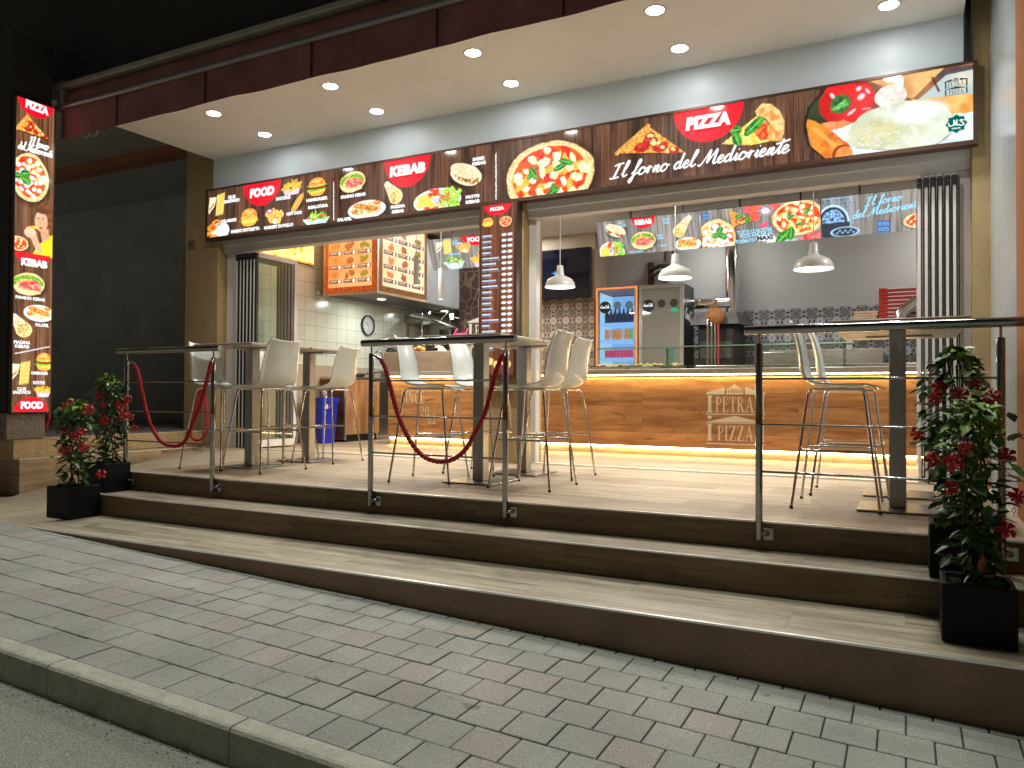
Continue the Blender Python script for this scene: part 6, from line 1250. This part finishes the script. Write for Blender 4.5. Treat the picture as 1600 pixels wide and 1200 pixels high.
for nd in vp.node_tree.nodes:
    if nd.type == 'SEPXYZ':
        L_ = vp.node_tree.links; cb = [x for x in vp.node_tree.nodes if x.type == 'COMBXYZ'][0]
        for lk in list(L_):
            if lk.to_node == cb: L_.remove(lk)
        L_.new(nd.outputs[2], cb.inputs[0]); L_.new(nd.outputs[1], cb.inputs[1]); break
bx('plank_side', wm, (LW+.03, -6.83, 8.20, 8.22, .03, .86), t); bx('pine_front', vp, (-6.83, -6.81, 8.2, 8.95, .10, .86), t); bx('kick_plate', black_m, (-6.9, -6.86, 8.25, 8.95, 0, .10), t)
bx('steel_end', steel_l, (-6.83, -6.80, 8.96, 9.15, .06, .86), t)
bx('corner_trim', alu, (-6.832, -6.805, 8.19, 8.21, .03, .86), t)
# blue bin
q = on(499, 690, Z=0); t = thing('waste_bin', 'bright blue kitchen bin with a clear plastic bag over its rim', 'bin', (-7.0, 7.92, 0)); bxc, byc = -7.0, 7.92
mb = MB(); w0, w1, hh = .13, .16, .60
v = [(bxc+s*w, byc+u*w, z) for w, z in ((w0, 0), (w1, hh)) for s, u in ((-1, -1), (1, -1), (1, 1), (-1, 1))]; mb.add(v, [(0, 3, 2, 1)]+[(i, (i+1) % 4, (i+1) % 4+4, i+4) for i in range(4)]); build(mb, 'bin_body', mat('blue_plastic', (.02, .04, .55), .35), t)
mb = MB(); mb.box(bxc-w1-.012, bxc+w1+.012, byc-w1-.012, byc-w1, hh-.05, hh+.01); mb.box(bxc-w1-.012, bxc+w1+.012, byc+w1, byc+w1+.012, hh-.05, hh+.01); mb.box(bxc+w1, bxc+w1+.012, byc-w1, byc+w1, hh-.05, hh+.01); mb.box(bxc-w1-.012, bxc-w1, byc-w1, byc+w1, hh-.05, hh+.01); build(mb, 'bin_rim', mat('blue_plastic', (0, 0, 0)), t)
mb = MB(); n = 24; v = []
for j in range(4):
    for i in range(n): a = 2*PI*i/n; r = (w1*1.15-.02*j)+.012*math.sin(i*2.3+j*1.7); v.append((bxc+r*math.cos(a), byc+r*math.sin(a), hh-.12+.09*j+.02*math.sin(i*1.3)))
mb.add(v, [(j*n+i, j*n+(i+1) % n, (j+1)*n+(i+1) % n, (j+1)*n+i) for j in range(3) for i in range(n)], True); build(mb, 'plastic_bag', glass_mat('clear_plastic_film', (.93, .93, .95), .12, .2), t)
# brown patterned wall with the temple logo
bp_ = bpy.data.materials.new('brown_wall_star_pattern'); bp_.use_nodes = True; n = bp_.node_tree; L = n.links; b = n.nodes['Principled BSDF']; b.inputs['Roughness'].default_value = .5
tc = n.nodes.new('ShaderNodeTexCoord'); mp = n.nodes.new('ShaderNodeMapping'); mp.inputs['Scale'].default_value = (6, 0, 6); L.new(tc.outputs['Object'], mp.inputs[0])
vo = n.nodes.new('ShaderNodeTexVoronoi'); vo.feature = 'DISTANCE_TO_EDGE'; vo.inputs['Scale'].default_value = 1; vo.inputs['Randomness'].default_value = .75; L.new(mp.outputs[0], vo.inputs['Vector'])
r = n.nodes.new('ShaderNodeValToRGB'); r.color_ramp.elements[0].position = .03; r.color_ramp.elements[1].position = .05; r.color_ramp.elements[0].color = (.16, .10, .06, 1); r.color_ramp.elements[1].color = (.045, .02, .013, 1)
L.new(vo.outputs[0], r.inputs[0]); L.new(r.outputs[0], b.inputs['Base Color'])
xa = on(718, 500, Y=10.2).x; t = thing('patterned_wall_panel', 'dark brown wall panel with geometric line pattern and part of a cream temple logo', 'wall panel', (-5.8, 10.3, 0))
bx('panel', bp_, (xa, -5.21, 10.2, 10.39, 0, 3.04), t)
mb = MB(); T = planeY(0, 10.2, 0); a = on(731, 572, Y=10.2); b = on(800, 487, Y=10.2); temple_logo(mb, T, a.x, a.z, (b.z-a.z)*1.0, (b.z-a.z), .003); build(mb, 'temple_logo', cream, t)
q = on(716, 521, Y=9.6); mb = MB(); put_script(mb, 'food', planeY(0, 9.6, 0), q.x-.1, q.z-.05, .24, .055, .018, d=0)
o = build(mb, 'pink_neon_sign', emis('pink_neon', (1, .10, .35), 1.2), origin=(q.x, 9.6, q.z)); tag(o, 'small pink handwritten neon sign in front of the brown patterned wall', 'neon sign')
# small things on the raised bar
q = on(655, 560, Y=CY+.15); zb_ = Zp(650, 549)
t = thing('bread_basket', 'small heap of golden bread on the raised marble bar', 'bread', (q.x, CY+.15, zb_)); mb = MB()
for i in range(5): 
    a = i*1.3; mb.lathe([(.0001, -.03), (.03, -.02), (.045, 0), (.03, .025), (.0001, .032)], (q.x+.05*math.cos(a), CY+.15+.04*math.sin(a), zb_+.03+.02*(i == 4)), 14)
build(mb, 'bread', mat('golden_bread', (.55, .26, .06), .6, var=.3, vscale=20), t)
q = on(686, 560, Y=CY+.15); t = thing('receipt_printer', 'small dark and white receipt printer on the raised marble bar', 'printer', (q.x, CY+.15, zb_)); bx('body', black_m, (q.x-.09, q.x+.03, CY+.08, CY+.22, zb_, zb_+.05), t, c=.006); mb = MB(); mb.prism([(q.x-.02, zb_), (q.x+.10, zb_), (q.x+.02, zb_+.075), (q.x-.02, zb_+.075)], lambda a, b, d: (a, CY+.08+d*.12, b), 1); build(mb, 'cover', white_paint, t)
q = on(612, 560, Y=CY+.15); t = thing('desk_phone', 'dark coiled telephone at the left end of the raised marble bar', 'telephone', (q.x, CY+.15, zb_)); mb = MB(); mb.tube([(q.x-.09, CY+.15, zb_+.02), (q.x-.04, CY+.15, zb_+.06), (q.x+.03, CY+.15, zb_+.05), (q.x+.07, CY+.15, zb_+.02)], .016, 8); mb.box(q.x-.03, q.x+.06, CY+.1, CY+.2, zb_, zb_+.03, .005); build(mb, 'body', black_m, t)
bx('cooker_control', black_m, (on(605, 520, Y=11.88).x, on(616, 520, Y=11.88).x, 11.87, 11.899, on(610, 528, Y=11.88).z, on(610, 518, Y=11.88).z), B)
# ---------------------------------------------------------------- bar tables
top_m = mat('beige_table_laminate', (.50, .42, .33), .35, var=.05, vscale=3)
tab = None
TX = {'left': -5.2, 'middle': -2.84, 'right': -.04}
for nm, x in TX.items():
    for y, w_ in ((4.98, 'nearer the steps'), (5.71, 'nearer the doors')):
        lab = {'left': f'high square bar table of the left pair, the one {w_}', 'middle': f'high square bar table behind the middle railing, the one {w_}', 'right': f'high square bar table behind the right railing, the one {w_}'}[nm]
        if tab is None:
            tab = t = thing('bar_table', lab, 'bar table', (x, y, 0), 'high bar tables on the terrace')
            mb = MB(); mb.box(-.35, .35, -.35, .35, 1.066, 1.085, .004); build(mb, 'tabletop', top_m, t, local=True)
            mb = MB(); mb.box(-.20, .20, -.03, .03, 1.054, 1.0655, .002); mb.box(-.03, .03, -.2, .2, 1.054, 1.0655, .002); build(mb, 'top_bracket', steel, t, local=True)
            mb = MB(); mb.box(-.045, .045, -.045, .045, .014, 1.054, .004); build(mb, 'column', steel, t, local=True)
            mb = MB(); mb.box(-.21, .21, -.21, .21, .002, .0135, .003); build(mb, 'base_plate', steel, t, local=True)
        else: t = copy_tree(tab); t.location = (x, y, 0); t['label'] = lab
# ---------------------------------------------------------------- bar stools
shell_m = mat('cream_white_plastic', (.70, .75, .71), .22, var=.04, vscale=2, coat=.3)
def stool_parts(t):
    prof = [(.215, .692, .165, .0), (.205, .708, .185, .004), (.16, .716, .20, .010), (.08, .712, .205, .014), (0, .708, .208, .016), (-.08, .712, .208, .018), (-.14, .724, .206, .022), (-.18, .748, .204, .026), (-.203, .785, .203, .03), (-.214, .84, .198, .033), (-.224, .91, .192, .034), (-.237, .98, .186, .033), (-.252, 1.04, .178, .031), (-.268, 1.085, .166, .029), (-.274, 1.095, .150, .029)]
    N = 15; th = .007; V = []; F = []
    tan = []
    for i in range(len(prof)):
        a = prof[max(0, i-1)]; b = prof[min(len(prof)-1, i+1)]; d = Vector((b[0]-a[0], 0, b[1]-a[1])).normalized(); tan.append(Vector((-d.z, 0, d.x)) if True else d)
    for s in (0, 1):
        for i, (x, z, hw, cv) in enumerate(prof):
            nrm = -tan[i]                                 # towards the sitter (up / forward)
            if nrm.z < -.01 and i < 8: nrm = -nrm
            if i >= 8 and nrm.x < 0: nrm = -nrm
            for j in range(N):
                u = -1+2*j/(N-1); p = Vector((x, hw*u, z))+nrm*(cv*abs(u)**2.4+s*th); V.append(p)
    M_ = len(prof)*N
    for i in range(len(prof)-1):
        for j in range(N-1):
            a = i*N+j; F.append((a, a+1, a+N+1, a+N)); F.append((a+M_, a+N+M_, a+N+1+M_, a+1+M_))
    for i in range(len(prof)-1):
        for j in (0, N-1): a = i*N+j; F.append((a, a+N, a+N+M_, a+M_))
    for i in (0, len(prof)-1):
        for j in range(N-1): a = i*N+j; F.append((a, a+1, a+1+M_, a+M_))
    mb = MB(); mb.add(V, F, True); build(mb, 'seat_shell', shell_m, t, local=True)
    mb = MB(); mb.tube([(.13, -.10, .698), (.13, .10, .698)], .008, 8); mb.tube([(-.13, -.10, .698), (-.13, .10, .698)], .008, 8); mb.tube([(.13, -.05, .698), (-.13, -.05, .698)], .008, 8); mb.tube([(.13, .05, .698), (-.13, .05, .698)], .008, 8); build(mb, 'seat_frame', chrome, t, local=True)
    foot = lambda sx, sy, z: Vector((sx*(.15+(.235-.15)*(.68-z)/.68), sy*(.165+(.25-.165)*(.68-z)/.68), z))
    for sx in (1, -1):
        for sy in (1, -1):
            a = foot(sx, sy, .66); mb = MB(); mb.tube([(sx*.13, sy*.08, .698), (sx*.138, sy*.125, .698), (sx*.144, sy*.150, .690), tuple(a), tuple(foot(sx, sy, .3)), tuple(foot(sx, sy, .008))], .0082, 8)
            l = build(mb, 'leg', chrome, t, local=True); f = foot(sx, sy, .0); mb = MB(); mb.tube([tuple(f), tuple(foot(sx, sy, .014))], .011, 8); build(mb, 'foot_cap', black_m, l, local=True)
    mb = MB(); z = .34; c = [foot(sx, sy, z) for sx, sy in ((-1, -1), (1, -1), (1, 1), (-1, 1))]
    mb.tube([c[0], c[1]+Vector((-.03, 0, 0)), c[1]+Vector((.012, .03, 0)), c[2]+Vector((.012, -.03, 0)), c[2]+Vector((-.03, 0, 0)), c[3]], .0072, 8); build(mb, 'footrest', chrome, t, local=True)
st0 = None; G_ = 'cream bar stools on chrome legs'
for x, y, rz_, lab in ((-5.37, 4.80, .06, 'cream bar stool behind the leftmost railing, left of the left tables, nearest the steps'), (-5.42, 5.60, 0, 'cream bar stool mostly hidden behind others, beside the folded left doors'),
                      (-4.86, 4.80, PI-.06, 'cream bar stool seen from behind just right of the leftmost railing, nearest the steps'), (-4.98, 5.74, PI+.10, 'cream bar stool seen from behind in front of the blue bin and wood cabinet'),
                      (-3.24, 4.90, .24, 'cream bar stool under the middle railing in front of the word SINCE'), (-3.18, 5.60, .04, 'cream bar stool left of the middle steel columns, farther from the steps'),
                      (-2.37, 4.92, PI+.02, 'cream bar stool just right of the middle railing, nearest the steps'), (-2.50, 5.63, PI, 'cream bar stool right of the middle tables, the farther one, beside the patterned tiles'),
                      (-.36, 4.96, .0, 'cream bar stool behind the right railing, nearest the steps'), (-.33, 5.65, .02, 'cream bar stool behind the right railing, nearer the doors')):
    if st0 is None: st0 = t = thing('bar_stool', lab, 'bar stool', (x, y, 0), G_, rz_); stool_parts(t)
    else: t = copy_tree(st0); t.location = (x, y, 0); t.rotation_euler = (0, 0, rz_); t['label'] = lab
# ---------------------------------------------------------------- railings and ropes
PY_ = 4.118
def rail(label, xa, xb, pa, pb):
    t = thing('railing', label, 'railing', ((xa+xb)/2, PY_, 0), 'steel railings along the terrace edge')
    mb = MB(); mb.tube([(xa, PY_, 1.0), (xb, PY_, 1.0)], .0235, 16); build(mb, 'handrail', chrome_dark, t)
    mb = MB(); mb.tube([(xa-.004, PY_, 1.0), (xa, PY_, 1.0)], .0225, 16); mb.tube([(xb, PY_, 1.0), (xb+.004, PY_, 1.0)], .0225, 16); build(mb, 'end_cap', chrome, t)
    for px in (pa, pb):
        x = on(px, 620, Y=PY_).x; mb = MB(); mb.tube([(x, PY_, -.098), (x, PY_, -.09), (x, PY_, .925), (x, PY_, .93)], [.013, .0185, .0185, .016], 14); p = build(mb, 'post', chrome_dark, t)
        mb = MB(); mb.tube([(x, PY_, .93), (x, PY_, .985)], .0065, 8); build(mb, 'spigot', chrome, p, local=False)
        mb = MB(); mb.box(x+.012, x+.07, 4.138, 4.1445, -.095, -.03, .002); mb.tube([(x+.04, 4.138, -.06), (x+.04, PY_+.004, -.06), (x+.01, PY_, -.06)], .012, 10); mb.tube([(x+.04, 4.139, -.06), (x+.04, 4.132, -.06)], .02, 14); build(mb, 'wall_bracket', chrome_dark, t)
    x0, x1 = on(pa, 620, Y=PY_).x, on(pb, 620, Y=PY_).x
    for z in (.745, .507, .262): mb = MB(); mb.tube([(x0, PY_+.0, z), (x1, PY_+.0, z)], .006, 8); build(mb, 'crossbar', chrome_dark, t)
    return t
print('bars z', [round(on(680, y, Y=PY_).z, 3) for y in (594.5, 653.5, 714)], [round(on(1300, y, Y=PY_).z, 3) for y in (593.5, 668, 749)])
rail('leftmost steel railing with a red rope, beside the two left flower planters', on(185, 548, Y=PY_).x, on(343, 544, Y=PY_).x, 197.5, 333)
rail('middle steel railing with a red rope, in front of the word SINCE', on(567, 536, Y=PY_).x, on(805, 528, Y=PY_).x, 580, 790)
rail('right steel railing without rope, by the tallest flower planters', on(1165, 517, Y=PY_).x, .545, 1186, 1564)
rope_m = mat('red_rope', (.50, .022, .036), .6, var=.3, vscale=60, bump=.4, bscale=400)
def rope(name, label, pts, r, hooks, group=None):
    P3 = [Vector(p) for p in pts]; q = [P3[0]]+P3+[P3[-1]]; path = []
    for i in range(1, len(q)-2):
        for k in range(8):
            s = k/8; a, b, c, d = q[i-1], q[i], q[i+1], q[i+2]
            path.append(.5*((2*b)+(c-a)*s+(2*a-5*b+4*c-d)*s*s+(3*b-3*c+d-a)*s**3))
    path.append(P3[-1]); t = thing(name, label, 'rope', tuple(path[len(path)//2]), group)
    L = [0]
    for i in range(1, len(path)): L.append(L[-1]+(path[i]-path[i-1]).length)
    n = max(40, int(L[-1]/(r*.6))); res = []; j = 0
    for i in range(n+1):
        s = L[-1]*i/n
        while j < len(L)-2 and L[j+1] < s: j += 1
        res.append(path[j].lerp(path[j+1], (s-L[j])/max(1e-6, L[j+1]-L[j])))
    mb = MB(); pitch = r*6
    for k in range(3):
        st = []
        for i, p in enumerate(res):
            d = (res[min(n, i+1)]-res[max(0, i-1)]).normalized(); sd = d.cross(Vector((0, 1, 0))); sd = sd.normalized() if sd.length > .01 else Vector((1, 0, 0)); up = sd.cross(d)
            a = 2*PI*(L[-1]*i/n/pitch+k/3); st.append(p+(sd*math.cos(a)+up*math.sin(a))*r*.56)
        mb.tube(st, r*.50, 7)
    build(mb, 'cord', rope_m, t)
    for a, b in hooks: mb = MB(); mb.tube([a, (Vector(a)+Vector(b))/2, b], [.006, .010, .012], 10); build(mb, 'hook', chrome, t)
    return t
z4 = lambda X, Y: (540+X/4.286, 500+Y/4.286)
z7 = lambda X, Y: (170+X/4.103, 500+Y/4.103)
RYY = 4.075
O3 = lambda f, x, y, Y=RYY: tuple(on(*f(x, y), Y=Y))
rope('barrier_rope', 'thick red twisted rope hanging in a deep loop on the middle railing', [O3(z4, *p) for p in ((237, 265), (268, 330), (295, 430), (350, 630), (400, 750), (460, 850), (540, 925), (640, 950), (730, 928), (805, 865), (870, 750), (935, 620), (975, 470), (1005, 350), (1040, 262), (1055, 235))], .0158,
     [(O3(z4, 182, 232, 4.10), O3(z4, 240, 268)), (O3(z4, 1072, 205, 4.10), O3(z4, 1054, 238))], 'red ropes on the railings')
rope('barrier_rope', 'thick red twisted rope hanging in a deep loop on the leftmost railing', [O3(z7, *p) for p in ((152, 278), (185, 330), (208, 440), (235, 560), (272, 680), (325, 768), (380, 803), (440, 808), (485, 785), (515, 725), (550, 640), (585, 550), (618, 430), (643, 330), (658, 268))], .0158,
     [(O3(z7, 126, 258, 4.10), O3(z7, 155, 282)), (O3(z7, 672, 240, 4.10), O3(z7, 657, 272))], 'red ropes on the railings')
rope('coiled_rope', 'red rope hung in a narrow loop from the tan pilaster behind the leftmost railing', [O3(z7, *p, 6.2) for p in ((588, 445), (570, 520), (545, 610), (528, 700), (530, 748), (560, 772), (600, 760), (628, 705), (630, 620), (622, 520), (606, 440), (596, 430))], .017, [((on(313, 605, Y=6.48).x, 6.48, on(313, 605, Y=6.48).z), O3(z7, 595, 436, 6.2))])
rope('rope_end', 'short red rope end hanging behind the stone pillar base under the upright sign', [tuple(on(x, y, Y=4.56)) for x, y in ((75, 640), (76, 652), (73, 662), (72, 672))], .018, [])
# ---------------------------------------------------------------- planters and flowering climbers
pot_m = mat('charcoal_planter', (.005, .0055, .008), .55, spec=.25, var=.2, vscale=10, bump=.1, bscale=200)
soil = mat('dark_soil', (.02, .013, .008), .95, var=.4, vscale=60, bump=.8, bscale=80)
def leaf_mat(name, c0, c1, rough=.32):
    m = bpy.data.materials.new(name); m.use_nodes = True; n = m.node_tree; L = n.links; b = n.nodes['Principled BSDF']; b.inputs['Roughness'].default_value = rough
    tc = n.nodes.new('ShaderNodeTexCoord'); no = n.nodes.new('ShaderNodeTexNoise'); no.inputs['Scale'].default_value = 22; no.inputs['Detail'].default_value = 2; L.new(tc.outputs['Object'], no.inputs['Vector'])
    r = n.nodes.new('ShaderNodeValToRGB'); r.color_ramp.elements[0].position = .38; r.color_ramp.elements[1].position = .66; r.color_ramp.elements[0].color = (*c0, 1); r.color_ramp.elements[1].color = (*c1, 1)
    L.new(no.outputs[0], r.inputs[0]); L.new(r.outputs[0], b.inputs['Base Color']); b.inputs['Subsurface Weight'].default_value = 0; MATS[name] = m; return m
leafm = leaf_mat('dark_glossy_leaf', (.025, .075, .022), (.11, .24, .07)); youngm = leaf_mat('young_green_leaf', (.12, .26, .02), (.26, .42, .05), .4)
petal = mat('crimson_petal', (.62, .012, .03), .5, var=.3, vscale=40); throat = mat('pale_flower_throat', (.55, .2, .08), .5); stem_m = mat('green_stem', (.06, .07, .02), .6)
def add_leaf(mb, p, d, up, l, w_):
    d = d.normalized(); s = d.cross(up)
    if s.length < .05: s = Vector((1, 0, 0))
    s.normalize(); n = s.cross(d).normalized(); o = len(mb.v); k = w_/2
    pts = [(0, 0, 0), (.18, .55, .10), (.45, 1.0, .16), (.75, .72, .10), (1, 0, -.10)]
    mid = [p+d*l*a+n*(-abs(a)**2*.12*l) for a in (0, .18, .45, .75, 1)]
    v = [mid[0]]
    for i in (1, 2, 3):
        a, b, c = pts[i]; v += [mid[i]+s*k*b+n*k*c*1.6, mid[i], mid[i]-s*k*b+n*k*c*1.6]
    v.append(mid[4])
    f = [(0, 1, 2), (0, 2, 3), (1, 4, 5, 2), (2, 5, 6, 3), (4, 7, 8, 5), (5, 8, 9, 6), (7, 10, 8), (8, 10, 9)]
    mb.add(v, f, True)
def plant(label, cx, cy, z0, ztop, prof, nleaf, flowers, seed, size=.055, young=0, extra=None, lean=(0, 0)):
    rnd = random.Random(seed); t = thing('flowering_climber', label, 'plant', (cx, cy, z0), 'red flowering climbers in the planters')
    H = ztop-z0; lf = MB(); yg = MB()
    R = lambda s: np.interp(s, [a for a, b in prof], [b for a, b in prof])
    for i in range(nleaf):
        s = rnd.random()**.95; th = rnd.uniform(0, 2*PI); r = R(s)*(.35+.65*math.sqrt(rnd.random()))*(1+.22*math.sin(3*th+s*9+seed))
        c = Vector((cx+lean[0]*s, cy+lean[1]*s, z0+H*s)); p = c+Vector((math.cos(th)*r, math.sin(th)*r, rnd.uniform(-.015, .015)))
        d = Vector((math.cos(th+rnd.uniform(-.9, .9)), math.sin(th+rnd.uniform(-.9, .9)), rnd.uniform(-.9, .55))); l = size*rnd.uniform(.65, 1.35)
        add_leaf(yg if (young and s > 1-young and rnd.random() < .75) else lf, p-d.normalized()*l*.4, d, Vector((rnd.uniform(-.4, .4), rnd.uniform(-.4, .4), 1)), l, l*rnd.uniform(.42, .6))
    if extra:
        for (px, py, Y) in extra:
            q = on(px, py, Y=Y); d = Vector((rnd.uniform(-.3, 1), -.5, rnd.uniform(-.3, .6))); add_leaf(lf, q, d, Vector((0, 0, 1)), size*1.1, size*.62)
    build(lf, 'foliage', leafm, t)
    if yg.v: build(yg, 'young_foliage', youngm, t)
    mb = MB()
    for k in range(3):
        a0 = k*2.1; mb.tube([(cx+lean[0]*s+math.cos(a0+s*7)*R(s)*.3, cy+lean[1]*s+math.sin(a0+s*7)*R(s)*.3, z0+H*s*.98) for s in [i/24 for i in range(25)]], .0045, 6)
    for k in range(3): a0 = k*2.1+1; mb.tube([(cx+math.cos(a0)*.05, cy+math.sin(a0)*.05, z0-.03), (cx+lean[0]+math.cos(a0)*.03, cy+lean[1]+math.sin(a0)*.03, z0+H*.9)], .004, 6)
    build(mb, 'stem', stem_m, t)
    for (px, py, sz) in flowers:
        q = on(px, py, Y=cy-.10); fd = (Vector((0, 0, CH))-q).normalized(); fd = (fd+Vector((rnd.uniform(-.6, .6), rnd.uniform(-.2, .2), rnd.uniform(-.35, .45)))).normalized()
        a = fd.cross(Vector((0, 0, 1))).normalized(); b = a.cross(fd).normalized(); mb = MB(); r = .021*sz
        for k in range(5):
            t0 = 2*PI*k/5+rnd.uniform(-.12, .12); e = lambda rr_, da, h: q+(a*math.cos(t0+da)+b*math.sin(t0+da))*rr_+fd*h
            mb.add([e(r*.18, -.3, 0), e(r*.75, -.52, .012*sz), e(r*1.25, -.30, .004*sz), e(r*1.45, .08, -.004*sz), e(r*1.2, .45, .006*sz), e(r*.7, .5, .014*sz), e(r*.18, .3, 0), e(r*.8, 0, .010*sz)], [(0, 1, 7), (1, 2, 7), (2, 3, 7), (3, 4, 7), (4, 5, 7), (5, 6, 7), (6, 0, 7)], True)
        mb.tube([q-fd*.045*sz, q-fd*.02*sz, q+fd*.001], [.003, .007*sz, .008*sz], 8); fl_ = build(mb, 'flower', petal, t)
        mb = MB(); mb.lathe([(.0001, 0), (.0045*sz, 0)], seg=8); M3 = Matrix((a, b, fd)).transposed(); mb.v = [tuple(M3 @ Vector(v)+q+fd*.003) for v in mb.v]; build(mb, 'flower_throat', throat, fl_)
    return t
def planter(label, x0, x1, y0, y1, z0, z1):
    t = thing('planter', label, 'planter', ((x0+x1)/2, (y0+y1)/2, z0), 'square charcoal planters on the steps'); w_ = .022
    mb = MB(); mb.box(x0, x1, y0, y0+w_, z0, z1, .004); mb.box(x0, x1, y1-w_, y1, z0, z1, .004); mb.box(x0, x0+w_, y0+w_-.002, y1-w_+.002, z0, z1-.0006, .003); mb.box(x1-w_, x1, y0+w_-.002, y1-w_+.002, z0, z1-.0006, .003); build(mb, 'pot', pot_m, t)
    mb = MB(); n = 10; v = [(x0+w_+(x1-x0-2*w_)*i/n, y0+w_+(y1-y0-2*w_)*j/n, z1-.022+.006*math.sin(i*2.2+j*1.3)) for j in range(n+1) for i in range(n+1)]
    mb.add(v, [(j*(n+1)+i, j*(n+1)+i+1, (j+1)*(n+1)+i+1, (j+1)*(n+1)+i) for j in range(n) for i in range(n)], True); build(mb, 'soil', soil, t)
planter('charcoal planter on the lower step at the left end, beside the ramp', -5.84, -5.575, 3.54, 3.80, -.303, -.062)
planter('charcoal planter on the upper step at the left end, under the leftmost railing', -5.95, -5.68, 3.90, 4.135, -.146, .085)
planter('charcoal planter on the lower step at the right end, nearest the camera', .126, .378, 3.437, 3.69, -.303, -.074)
planter('charcoal planter on the upper step at the right end, behind the nearest one', .094, .345, 3.86, 4.09, -.146, .092)
z2 = lambda X, Y: (X/4.615, 600+Y/4.615)
plant('slender red-flowering climber on the lower step at the left end', -5.70, 3.67, -.08, .60, [(0, .11), (.15, .09), (.4, .11), (.7, .14), (.9, .12), (1, .04)], 520, [(*z2(*p), s) for p, s in (((465, 165), 1), ((505, 130), .9), ((635, 185), 1.5), ((590, 345), 1.3), ((540, 372), 1.2), ((475, 480), 1.6), ((600, 457), 1.4), ((730, 650), 1.3), ((470, 330), 1.1))], 1, .06, young=.12, extra=[(88, 700, 3.6), (84, 712, 3.6), (92, 690, 3.62), (150, 725, 3.6), (160, 735, 3.6), (165, 742, 3.6)])
plant('bushy red-flowering climber on the upper step at the left end, against the railing post', -5.80, 4.02, .07, .80, [(0, .10), (.2, .11), (.5, .15), (.75, .14), (.92, .11), (1, .04)], 560, [(*z2(*p), s) for p, s in (((715, 82), 1.2), ((742, 150), 1.1), ((745, 260), 1.6), ((872, 160), 1.7), ((922, 108), 1.2), ((882, 230), 1.3), ((940, 232), 1.1), ((970, 316), .9))], 2, .06, young=.10)
plant('tall red-flowering climber at the right end, nearest the camera, with yellow-green top leaves', .25, 3.57, -.09, .64, [(0, .075), (.12, .10), (.35, .11), (.6, .13), (.8, .11), (.93, .085), (1, .04)], 400, [(1489, 722, 1.45), (1455, 718, 1.1), (1485, 762, 1.1), (1509, 700, 1.0), (1575, 712, 1.1), (1590, 775, 1.2), (1572, 828, 1.3)], 3, .070, young=.28, extra=[(1560, 700, 3.5), (1575, 690, 3.5), (1566, 742, 3.5)])
plant('tallest red-flowering climber, on the upper step in front of the right railing post', .21, 3.97, .07, .88, [(0, .07), (.15, .08), (.35, .115), (.6, .17), (.8, .14), (.93, .09), (1, .04)], 480, [(1466, 604, 1.1), (1501, 618, 1.35), (1461, 621, 1.2), (1551, 618, 1.2), (1541, 633, 1.2), (1433, 678, 1.2), (1523, 601, .9)], 4, .070, young=.05, extra=[(1585, 660, 3.9), (1592, 683, 3.9), (1580, 690, 3.9), (1440, 655, 3.9), (1430, 690, 3.9)], lean=(-.02, 0))
# withered leaf on the nearest plant
wl = MB(); q = on(1537, 868, Y=3.5); add_leaf(wl, q, Vector((-.2, -.3, -1)), Vector((0, -1, .3)), .07, .03); build(wl, 'withered_leaf', mat('withered_orange_leaf', (.40, .10, .04), .6), [o for o in COL.objects if o.get('label', '').startswith('tall red-flowering climber at the right')][0])
# little chain on the right side wall
q = on(1586, 800, Y=4.6); t = thing('wall_chain', 'short dark chain with a ball end hanging at the right edge of the terrace', 'chain', (.53, 4.5, .0)); zc_ = [on(1588, y, X=.545).z for y in (790, 835)]; yc_ = on(1588, 800, X=.545).y
for k in range(6):
    z = zc_[0]+(zc_[1]-zc_[0])*k/6; mb = MB(); ax = (1, 0) if k % 2 else (0, 1)
    mb.tube([(.535+ax[0]*.008*math.cos(a), yc_+ax[1]*.008*math.cos(a), z+.014*math.sin(a)) for a in [2*PI*i/12 for i in range(12)]], .0022, 6, closed=True); build(mb, 'link', chrome_dark, t)
mb = MB(); mb.lathe([(.0001, -.014), (.010, -.010), (.014, 0), (.010, .010), (.0001, .014)], (.535, yc_, zc_[1]-.01), 14); build(mb, 'ball', chrome_dark, t)
